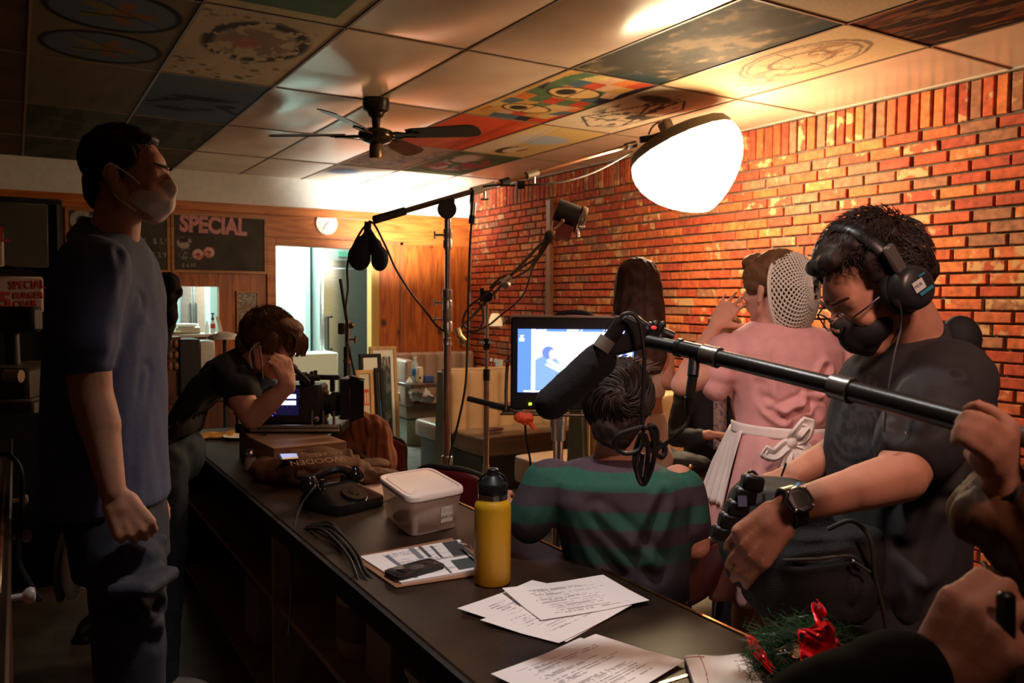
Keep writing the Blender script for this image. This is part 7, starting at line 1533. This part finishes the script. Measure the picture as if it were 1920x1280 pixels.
for k in (-1, 1): hb.ell((.080 * k, .01, .03), (.013, .045, .045), H, 14, 8)
organic(hb, 'hair', m_hblk, t, .0055, 2, folds((), .006, (35, 35, 35), 6))
def swirl(p):
    cx, cz = .02, .045; dx, dz = p.x - cx, p.z - cz; r = math.hypot(dx, dz) + 1e-4
    if p.y < -.02: return (-dz / r * .8 + dx / r * .8, 0, dx / r * .8 + dz / r * .8) if p.z > -.01 else (dx * 3, 0, -1)
    return (p.x * 3, .7, .5)
strands(H, 1.02, 1500, lambda p: p.z > -.05 and not (p.y > .04 and p.z < .05), swirl, .05, m_hblk, t, seed=9, r=.0019, c=(0, -.03, .042), rad=(.090, .104, .098), lift=.009)
tf = MB(); rg = random.Random(8)
for k in range(260):
    a = rg.uniform(-1, 1); b = rg.uniform(-.05, .06); p0 = V((.07 * a, b, .132 - .03 * a * a)); tf.tube([H @ p0, H @ (p0 + V((.006 + .01 * a, .008, .020))), H @ (p0 + V((.022 + .02 * a + rg.uniform(-.012, .01), .018, .026 + rg.uniform(-.008, .010))))], [.0024, .0018, .0006], n=4)
tf.build('hair_tuft', hairm('hair_tuft', (.05, .022, .014), (.09, .04, .02)), t)

# ---------------------------------------------------------------- 8 sound recordist
D = 1.72
t = thing('person', (P(1700, 900, D).x, P(1700, 900, D).y, 0), 'sound recordist in a black t-shirt, glasses and black mask looking down into a bag', 'person')
up_ = -RX * .52 + UX * .85 - FW * .10; H = HF(P(1636, 548, D - .06), -RX * .80 - UX * .56 - FW * .16, up_)
body = MB(); nb = P(1718, 668, D + .02); head(body, H, 1.02, P(1715, 640, D))
body.cap(H @ V((0, -.04, -.04)), P(1722, 655, D + .02), .056, .066, 20)
body.loft([psec(1660, 1775, 640, D, .07), psec(1620, 1822, 690, D, .13), psec(1600, 1815, 790, D, .135), psec(1590, 1790, 950, D, .13), psec(1580, 1780, 1100, D, .135), psec(1580, 1780, 1190, D, .14)])
DN = 1.50; el = P(1690, 893, DN - .04); wr = P(1484, 950, DN - .08)
body.cap(P(1765, 730, D - .12), P(1712, 838, DN), .060, .054, 20).cap(P(1712, 838, DN), el, .054, .045, 20).cap(el, P(1610, 915, DN - .06), .046, .040, 20).cap(P(1610, 915, DN - .06), wr, .039, .029, 20, flat=(FW, .85))
hand(body, P(1470, 958, DN - .08), P(1412, 1018, DN - .06) - P(1475, 952, DN - .08), FW * .85 + RX * .5 - UX * .1, 1, 1.05, spread=.0, fc=[(.35, .5, .3), (.38, .5, .3), (.42, .5, .3), (.46, .5, .3)], thumb=(.9, .0, .5), tc=.1)
wr2 = P(1490, 890, D + .02); el3 = P(1590, 835, D + .12)
body.cap(P(1640, 740, D + .1), el3, .05, .043).cap(el3, wr2, .042, .028); hand(body, wr2, P(1450, 915, D + .02) - wr2, FW * .4 - UX * .8, -1, .98, curl=(.5, .6, .4))
organic(body, 'body', m_skin, t, .0055, 3); eyes(H, 1.02, t)
ts = MB(); ts.loft([psec(1672, 1762, 628, D + .01, .085), psec(1630, 1800, 652, D, .12), psec(1604, 1832, 690, D, .16), psec(1580, 1838, 750, D, .175), psec(1562, 1828, 830, D, .17), psec(1552, 1806, 930, D, .165), psec(1548, 1792, 1050, D, .165), psec(1556, 1782, 1150, D, .17), psec(1560, 1778, 1186, D, .17)])
ts.cap(P(1775, 720, D - .12), P(1722, 822, DN + .01), .088, .079, 24).cap(P(1722, 822, DN + .01), P(1716, 834, DN), .077, .075, 24).cap(P(1640, 720, D + .10), P(1610, 800, D + .12), .078, .068).cap(P(1788, 740, D - .02), P(1800, 840, D - .05), .06, .05)
ts.tube([P(1756, 602, D - .02), P(1776, 628, D - .05), P(1752, 652, D - .09), P(1715, 664, D - .11)], .012, sub=4)
fl = [([P(x0, y0, d0), P(x1, y1, d1)], w_, a) for x0, y0, d0, x1, y1, d1, w_, a in ((1790, 700, 1.5, 1835, 760, 1.6, .008, -.006), (1735, 860, 1.58, 1700, 1000, 1.55, .022, .014), (1780, 870, 1.6, 1740, 1060, 1.55, .02, -.016), (1690, 900, 1.55, 1660, 1100, 1.55, .02, -.012), (1760, 960, 1.57, 1700, 1160, 1.55, .02, .014), (1640, 680, 1.56, 1600, 800, 1.6, .02, .008), (1700, 700, 1.5, 1690, 800, 1.45, .02, -.010), (1750, 760, 1.45, 1690, 820, 1.42, .016, .008), (1800, 800, 1.55, 1760, 900, 1.58, .015, -.012))]
o = organic(ts, 't_shirt', vcmat('print_tee', .85, bump=.12, bscale=500, noise=.12), t, .006, 4, folds(fl, .007, (8, 8, 6), 6))
def tee(co):
    px_, py_ = topx(co); c = np.tile(np.array((.021, .0195, .022)), (len(co), 1)); u = (px_ - 1603) / 55; v = (py_ - 800) / 75; r = np.hypot(u, v)
    m = ((np.abs(r - 1) < .07) | (np.abs(r - .75) < .05)) * 1.0; m = np.maximum(m, ((r < .72) & (fbm(np.clip((u + 1) / 2, 0, 1), np.clip((v + 1) / 2, 0, 1), 9, 3) > .53)) * .8); a = np.arctan2(v, u); m = np.maximum(m, ((r > 1.08) & (r < 1.35) & (v < .1) & (np.sin(a * 30) > .2)) * .8)
    front = (((co - np.array(P(1680, 800, D))) @ np.array(-FW)) > .0); return c + (m * front)[:, None] * np.array((.035, .030, .030))
paint_obj(o, tee)
pan = MB(); pan.ell((0, 0, 0), (.17, .15, .14), Matrix.Translation(P(1670, 1200, D)))
for dd in (-.09, .09): q = P(1672, 1200, D + dd); trouser(pan, q, V((q.x, q.y, .5)), V((q.x, q.y, .09)), (.095, .07, .055)); shoe((q.x, q.y), -HX, m_bshoe, t)
organic(pan, 'trousers', mat('charcoal_trousers', (.014, .014, .018), .85), t, .011, 3)
hb = MB(); hb.ell((0, -.042, .054), (.086, .092, .090), H, 24, 16).ell((0, .016, .106), (.070, .052, .038), H, 20, 12).ell((0, .058, .104), (.054, .026, .022), H, 18, 10).ell((0, -.098, .0), (.064, .036, .055), H, 20, 10)
for k in (-1, 1): hb.ell((.078 * k, .0, .055), (.016, .040, .040), H, 14, 8)
organic(hb, 'hair', m_hblk, t, .006, 2, folds((), .009, (26, 26, 26), 3))
strands(H, 1.02, 1500, lambda p: p.z > -.03 and not (p.y > .02 and p.z < .09), lambda p: (p.x * 6, .6 if p.z > .08 else -.4, .1 if p.z > .1 else -.6), .045, m_hblk, t, seed=12, r=.0014, c=(0, -.034, .050), rad=(.090, .102, .098), lift=.013, curlf=.8)
mask(H, .97, mat('black_mask', (.012, .012, .014), .7), t, puff=1.0)
gl = MB()
for k in (-1, 1):
    ring = [H @ V((k * (.034 + .026 * math.cos(a)), .107 - .012 * abs(math.cos(a)) * (1 if k * math.cos(a) > 0 else 0), .0 + .020 * math.sin(a))) for a in np.linspace(0, 6.283, 25)]; gl.tube(ring, .0017, n=6)
    gl.tube([H @ V((k * .060, .098, .004)), H @ V((k * .080, .07, .010)), H @ V((k * .084, .0, .014)), H @ V((k * .082, -.02, .0))], .0018, sub=3, n=6)
gl.tube([H @ V((-.009, .108, .004)), H @ V((0, .112, .007)), H @ V((.009, .108, .004))], .0017, sub=3, n=6); g = gl.build('glasses', mat('glasses_frame', (.02, .018, .02), .3), t); tag(g, 'thin dark-framed glasses on the nose of the sound recordist', 'glasses'); 
g.parent = None; g.location = (0, 0, 0)
# headphones (worn, their own thing)
t = thing('headphones', H @ V((0, 0, .15)), 'black studio headphones worn by the sound recordist', 'headphones')
MB().tube([H @ V((.110 * math.sin(a), -.004, .012 + .141 * math.cos(a))) for a in np.linspace(-1.65, 1.65, 26)], .0135, flat=.35).build('headband', m_black, t)
for k in (-1, 1):
    c = H @ V((.098 * k, -.005, -.002)); n_ = (H.to_3x3() @ V((k, -.1, 0))).normalized()
    cup = MB().lathe([(.0, -.012), (.040, -.012), (.044, -.004), (.044, .012), (.040, .026), (.030, .033), (.0, .035)], c, n_, 32).build('ear_cup', mat('cup_black', (.02, .02, .022), .35), t)
    MB().lathe([(.028, 0), (.048, .0), (.050, .010), (.046, .018), (.028, .018)], c - n_ * .022, n_, 32).build('ear_pad', m_blackm, t)
    MB().box((0, 0, 0), (.012, .026, .075), H @ Matrix.Translation((.112 * k, -.005, .055)), .004).build('slider', mat('slider_grey', (.20, .18, .16), .35, .7), t)
c = H @ V((-.098, -.005, -.002)) 
nL = (H.to_3x3() @ V((-1, -.1, 0))).normalized(); cc_ = c + nL * .0362; xA = nrm(RX * .85 + UX * .5); xA = (xA - nL * xA.dot(nL)).normalized(); yA = nL.cross(xA); Ml = Matrix((xA, yA, nL)).transposed().to_4x4(); Ml.translation = cc_
MB().box((-.004, .004, 0), (.026, .020, .0012), Ml).build('badge', mat('badge_white', (.55, .55, .53), .4), t); MB().box((.006, -.012, 0), (.034, .006, .0012), Ml).build('teal_stripe', mat('teal_stripe', (.03, .20, .28), .4), t); MB().box((.012, .018, 0), (.016, .003, .0012), Ml).build('teal_stripe', mat('teal_stripe', (.03, .20, .28), .4), t)
Mt2 = Ml @ Matrix.Translation((-.0155, .002, .0008)); text('MDR', Mt2, .009, m_black, 'badge_lettering', t, .0003)
cable('headphone_cord', [P(1682, 562, 1.50), P(1690, 585, 1.50), P(1688, 620, 1.50), P(1676, 670, 1.48), P(1664, 740, 1.46), P(1658, 810, 1.45)], .0018, 'thin cord running from the headphones down the recordist\'s chest', m_cable)
# watch
t = thing('wristwatch', wr, 'chunky black digital watch on the wrist of the sound recordist', 'watch')
wa = nrm(wr - el); wc = wr + wa * .0 ; 
MB().lathe([(.031, -.011), (.034, -.010), (.034, .010), (.031, .011)], wr - wa * .0, wa, 32, cap=False).build('strap', m_black, t, solid=.004)
fn = nrm(-FW * .86 + UX * .42 - RX * .1); fn = (fn - wa * fn.dot(wa)).normalized(); fc_ = wr + fn * .037; Wm = Matrix((wa.cross(fn) * -1, wa * -1, fn)).transposed().to_4x4(); Wm.translation = fc_
MB().lathe([(.021, -.008), (.0245, -.004), (.0245, .004), (.021, .008), (.019, .008), (.018, .006), (0, .006)], fc_, fn, 8).build('case', mat('watch_case', (.03, .03, .03), .3, .3), t); MB().box((0, 0, .0066), (.026, .022, .001), Wm).build('display', mat('watch_lcd', (.05, .05, .045), .15), t)
for a_ in range(4): A = a_ * math.pi / 2 + .78; MB().ell(fc_ + (wa * math.cos(A) + wa.cross(fn) * math.sin(A)) * .0225 + fn * .006, .003, n=8, k=5).build('screw', m_chrome, t)
# mixer bag hung on the recordist
t = thing('sound_bag', P(1500, 1060, 1.58), 'bulky black sound mixer bag with zips hanging at the recordist\'s waist', 'bag')
DBg = 1.60; mb = MB()
def bsec(x0, x1, y, D_, dep, e=4): a = P(x0, y, D_); b = P(x1, y, D_); return ((a + b) / 2, HX * abs((b - a).dot(HX)) / 2, HY * dep, e)
mb.loft([bsec(1425, 1632, 980, DBg, .09), bsec(1408, 1640, 1010, DBg, .10), bsec(1400, 1636, 1070, DBg, .105), bsec(1402, 1612, 1130, DBg, .10), bsec(1420, 1590, 1150, DBg, .08)])
mb.loft([bsec(1400, 1520, 905, DBg + .05, .08, 3), bsec(1372, 1540, 930, DBg + .04, .09, 3), bsec(1356, 1560, 980, DBg + .03, .09, 3), bsec(1350, 1560, 1030, DBg + .03, .09, 3), bsec(1368, 1560, 1090, DBg + .03, .09, 3)])
m_bagc = mat('bag_cordura', (.013, .012, .013), .8, noise=.15, bump=.3, bscale=300)
organic(mb, 'bag_body', m_bagc, t, .007, 4, folds([([P(1440, 1000, 1.5), P(1560, 1010, 1.49)], .012, .006), ([P(1480, 1060, 1.49), P(1600, 1040, 1.49)], .01, -.008), ([P(1600, 985, 1.49), P(1625, 1040, 1.49), P(1600, 1130, 1.49)], .008, .007)], .007, (10, 10, 10), 8))
MB().tube([P(1468, 1050, 1.49), P(1530, 1047, 1.485), P(1595, 1042, 1.487), P(1618, 1060, 1.49)], .003, sub=4).build('zip', mat('zip_grey', (.06, .055, .05), .4, .5), t); MB().ell(P(1600, 1052, 1.48), .004, n=8, k=5).tube([P(1602, 1052, 1.48), P(1632, 1072, 1.48)], .0022).build('zip_pull', m_steel, t)
MB().tube([P(1552, 992, 1.49), P(1592, 976, 1.48), P(1618, 990, 1.48), P(1634, 1020, 1.48), P(1640, 1080, 1.5), P(1655, 1140, 1.52), P(1664, 1195, 1.54)], .0042, sub=5).build('cord', mat('cord_grey', (.05, .045, .035), .6), t)
m = MB()
for k in range(5): q = P(1410 - k * 14, 905 + k * 24, 1.55); m.box((0, 0, 0), (.04, .03, .03), frame(q, -FW, RX - UX * .2), .005)
m.build('recorder_units', m_black, t)
MB().box((0, 0, 0), (.016, .020, .003), frame(P(1392, 939, 1.528), -FW + UX * .2, RX)).build('display', mat('lilac_display', (.08, .08, .11), .3, emit=(.35, .30, .5), estr=.05), t)
MB().tube([P(1402, 898, 1.58), P(1404, 886, 1.57), P(1412, 884, 1.57), P(1420, 892, 1.57), P(1424, 898, 1.58)], .003, sub=4).build('buckle_loop', m_black, t); MB().cyl(P(1465, 893, 1.6), P(1474, 868, 1.6), .002).build('antenna', m_black, t); MB().tube([P(1488, 916, 1.5), P(1500, 908, 1.5)], .005).build('blue_cord', mat('blue_cord', (.03, .25, .45), .5), t)
t = thing('microphone_stand', V((P(1790, 800, 1.95).x, P(1790, 800, 1.95).y, 0)), 'round black foam head behind the shoulder of the sound recordist', 'microphone stand')
MB().ell((0, 0, 0), (.046, .046, .055), frame(P(1800, 636, 1.9), UX, RX)).build('foam', m_blackm, t); MB().cyl(P(1800, 650, 1.92), P(1790, 800, 1.95), .012).cyl(P(1790, 800, 1.95), V((P(1790, 800, 1.95).x, P(1790, 800, 1.95).y, 0)), .012).build('pole', m_blackm, t)

# ---------------------------------------------------------------- 9 boom operator's arm from the right
D = 1.06
t = thing('person', (P(2120, 1000, 1.25).x, P(2120, 1000, 1.25).y, 0), 'person whose hand with a small round watch grips the boom pole at right', 'person')
body = MB(); pole = lambda x, y: bp(x, y); g0 = bp(1850, 800); pd = nrm(bp(1900, 814) - bp(1800, 787)); 
wr = P(1882, 905, 1.03); hd_ = nrm(P(1856, 835, 1.04) - wr)
F = [(.034, 0), (.012, 0), (-.010, 0), (-.031, 0)]
kn = [P(1893, 800, 1.01), P(1885, 820, 1.00), P(1870, 838, .995), P(1852, 852, .995)]
body.cap(P(1898, 925, 1.03), wr, .028, .027, 18)
for i, k in enumerate(kn): body.cap(wr.lerp(k, .15), k, .018, .0125)
tips = [[P(1872, 778, 1.02), P(1836, 760, 1.035), P(1815, 766, 1.05)], [P(1850, 788, .995), P(1815, 778, 1.01), P(1800, 790, 1.035)], [P(1838, 812, .99), P(1805, 803, 1.005), P(1794, 812, 1.03)], [P(1822, 832, .99), P(1800, 822, 1.005), P(1792, 828, 1.025)]]
for k, tt in zip(kn, tips):
    p = k; r_ = .0106
    for q in tt: body.cap(p, q, r_, r_ - .0008, 12); p = q; r_ -= .001
body.cap(wr.lerp(kn[3], .3), P(1838, 862, 1.02), .018, .015).cap(P(1838, 862, 1.02), P(1822, 850, 1.06), .0135, .011).ell(P(1862, 862, 1.015), (.03, .022, .026))
el = P(2010, 1040, 1.08); body.cap(P(1898, 925, 1.03), el, .030, .044, 18).cap(el, P(2130, 800, 1.38), .046, .055)
H = HF(P(2175, 585, 1.5), -HX, UZ); head(body, H, 1, P(2180, 690, 1.5)); body.loft([psec(2130, 2230, 700, 1.5, .08), psec(2080, 2280, 760, 1.5, .12), psec(2090, 2270, 1000, 1.5, .12), psec(2090, 2270, 1230, 1.5, .12)])
organic(body, 'body', m_skin, t, .0055, 3); eyes(H, 1, t)
cl_ = MB(); cl_.loft([psec(2110, 2250, 680, 1.5, .1), psec(2060, 2300, 740, 1.5, .15), psec(2070, 2290, 1000, 1.5, .15), psec(2070, 2290, 1230, 1.5, .15)]); cl_.cap(P(2130, 790, 1.40), P(2060, 940, 1.2), .07, .06); organic(cl_, 'shirt', m_blkt, t, .012, 3)
pan = MB()
for dx in (-60, 60): q = P(2180 + dx, 1260, 1.5); trouser(pan, V((q.x, q.y, .85)), V((q.x, q.y, .5)), V((q.x, q.y, .09))); shoe((q.x, q.y), -HX, m_bshoe, t)
organic(pan, 'trousers', m_denim, t, .013, 3); hb = MB(); hb.ell((0, -.03, .05), (.086, .105, .092), H); organic(hb, 'hair', m_hmid, t, .01, 2)
t = thing('wristwatch', wr, 'small round watch on a dark strap at the wrist gripping the boom pole', 'watch')
wa = nrm(P(1898, 925, 1.03) - wr); MB().lathe([(.0285, -.009), (.031, -.008), (.031, .008), (.0285, .009)], wr + wa * .012, wa, 28, cap=False).build('strap', m_black, t, solid=.003)
fn = nrm(-FW + RX * .05); fn = (fn - wa * fn.dot(wa)).normalized(); MB().lathe([(.015, -.004), (.0165, 0), (.0155, .004), (.013, .004), (0, .003)], wr + wa * .012 + fn * .034, fn, 28).build('case', mat('watch_glassy', (.25, .24, .2), .12, .8), t)

# ---------------------------------------------------------------- 10 foreground person, lower right
t = thing('person', (P(1990, 1200, .95).x, P(1990, 1200, .95).y, 0), 'blurred person in the lower right foreground with dark sleeve and raised hand', 'person')
H = HF(P(2020, 1080, 1.02), -HX * .5 + HY * .6 - UZ * .3, UZ + HX * -.2); body = MB(); head(body, H, 1, P(2040, 1200, 1.0))
body.loft([psec(1980, 2120, 1180, .95, .08), psec(1960, 2240, 1260, .95, .12), psec(1960, 2260, 1500, .95, .13), psec(1960, 2260, 1700, .95, .14)])
wr = P(1745, 1300, .86); body.cap(P(1640, 1350, .84), wr, .034, .029, 20)
hand(body, wr, P(1818, 1205, .84) - wr, FW * .55 + RX * .75, 1, 1.12, fc=[(.9, .9, .5), (.95, 1.0, .6), (1.0, 1.0, .6), (1.1, 1.0, .6)], spread=0, thumb=(.95, .05, .45), tc=.3)
el = P(1560, 1420, .84); body.cap(P(1640, 1330, .84), el, .036, .045).cap(el, P(1960, 1330, .93), .046, .055)
organic(body, 'body', m_skin, t, .0055, 4); eyes(H, 1, t)
sl = MB(); sl.cap(P(1706, 1272, .855), P(1640, 1300, .85), .047, .052, 20).cap(P(1640, 1300, .85), P(1545, 1345, .85), .053, .062, 20).cap(P(1560, 1420, .84), P(1960, 1330, .93), .065, .07); sl.loft([psec(1960, 2140, 1200, .95, .1), psec(1940, 2260, 1280, .95, .15), psec(1940, 2280, 1500, .95, .16), psec(1940, 2280, 1720, .95, .16)])
organic(sl, 'dark_jumper', mat('dark_jumper', (.008, .0055, .005), .95, spec=.05), t, .009, 3, folds((), .008, (12, 12, 12), 3))
q = P(2110, 1720, .95); pan = MB()
for s_ in (-1, 1): a = V((q.x, q.y, .5)) + HX * .1 * s_; pan.cap(a, a - HX * .38 + HY * .1, .085, .065).cap(a - HX * .38 + HY * .1, V((*(a - HX * .38 + HY * .1).xy, .09)), .06, .045)
organic(pan, 'trousers', m_denim, t, .013, 3)
hb = MB(); hb.ell((0, -.03, .05), (.096, .115, .10), H, 24, 16).ell((0, -.09, -.05), (.085, .06, .10), H).ell((.0, .05, .10), (.085, .06, .05), H); organic(hb, 'hair', hairm('hair_auburn', (.06, .025, .012), (.14, .055, .02)), t, .007, 2, folds((), .010, (28, 28, 10), 3))
t = thing('stool', (q.x, q.y, 0), 'stool beneath the blurred foreground person, outside the frame', 'stool'); MB().cyl((q.x, q.y, .38), (q.x, q.y, .42), .19).build('seat', m_red, t); MB().cyl((q.x, q.y, 0), (q.x, q.y, .38), .03).build('pedestal', m_steel, t)
t = thing('handset', P(1884, 1220, .82), 'dark handheld device held upright by the blurred foreground person', 'phone')
MB().box((0, 0, 0), (.018, .012, .13), frame(P(1886, 1232, .82), UX, RX), .004).build('body', m_black, t)
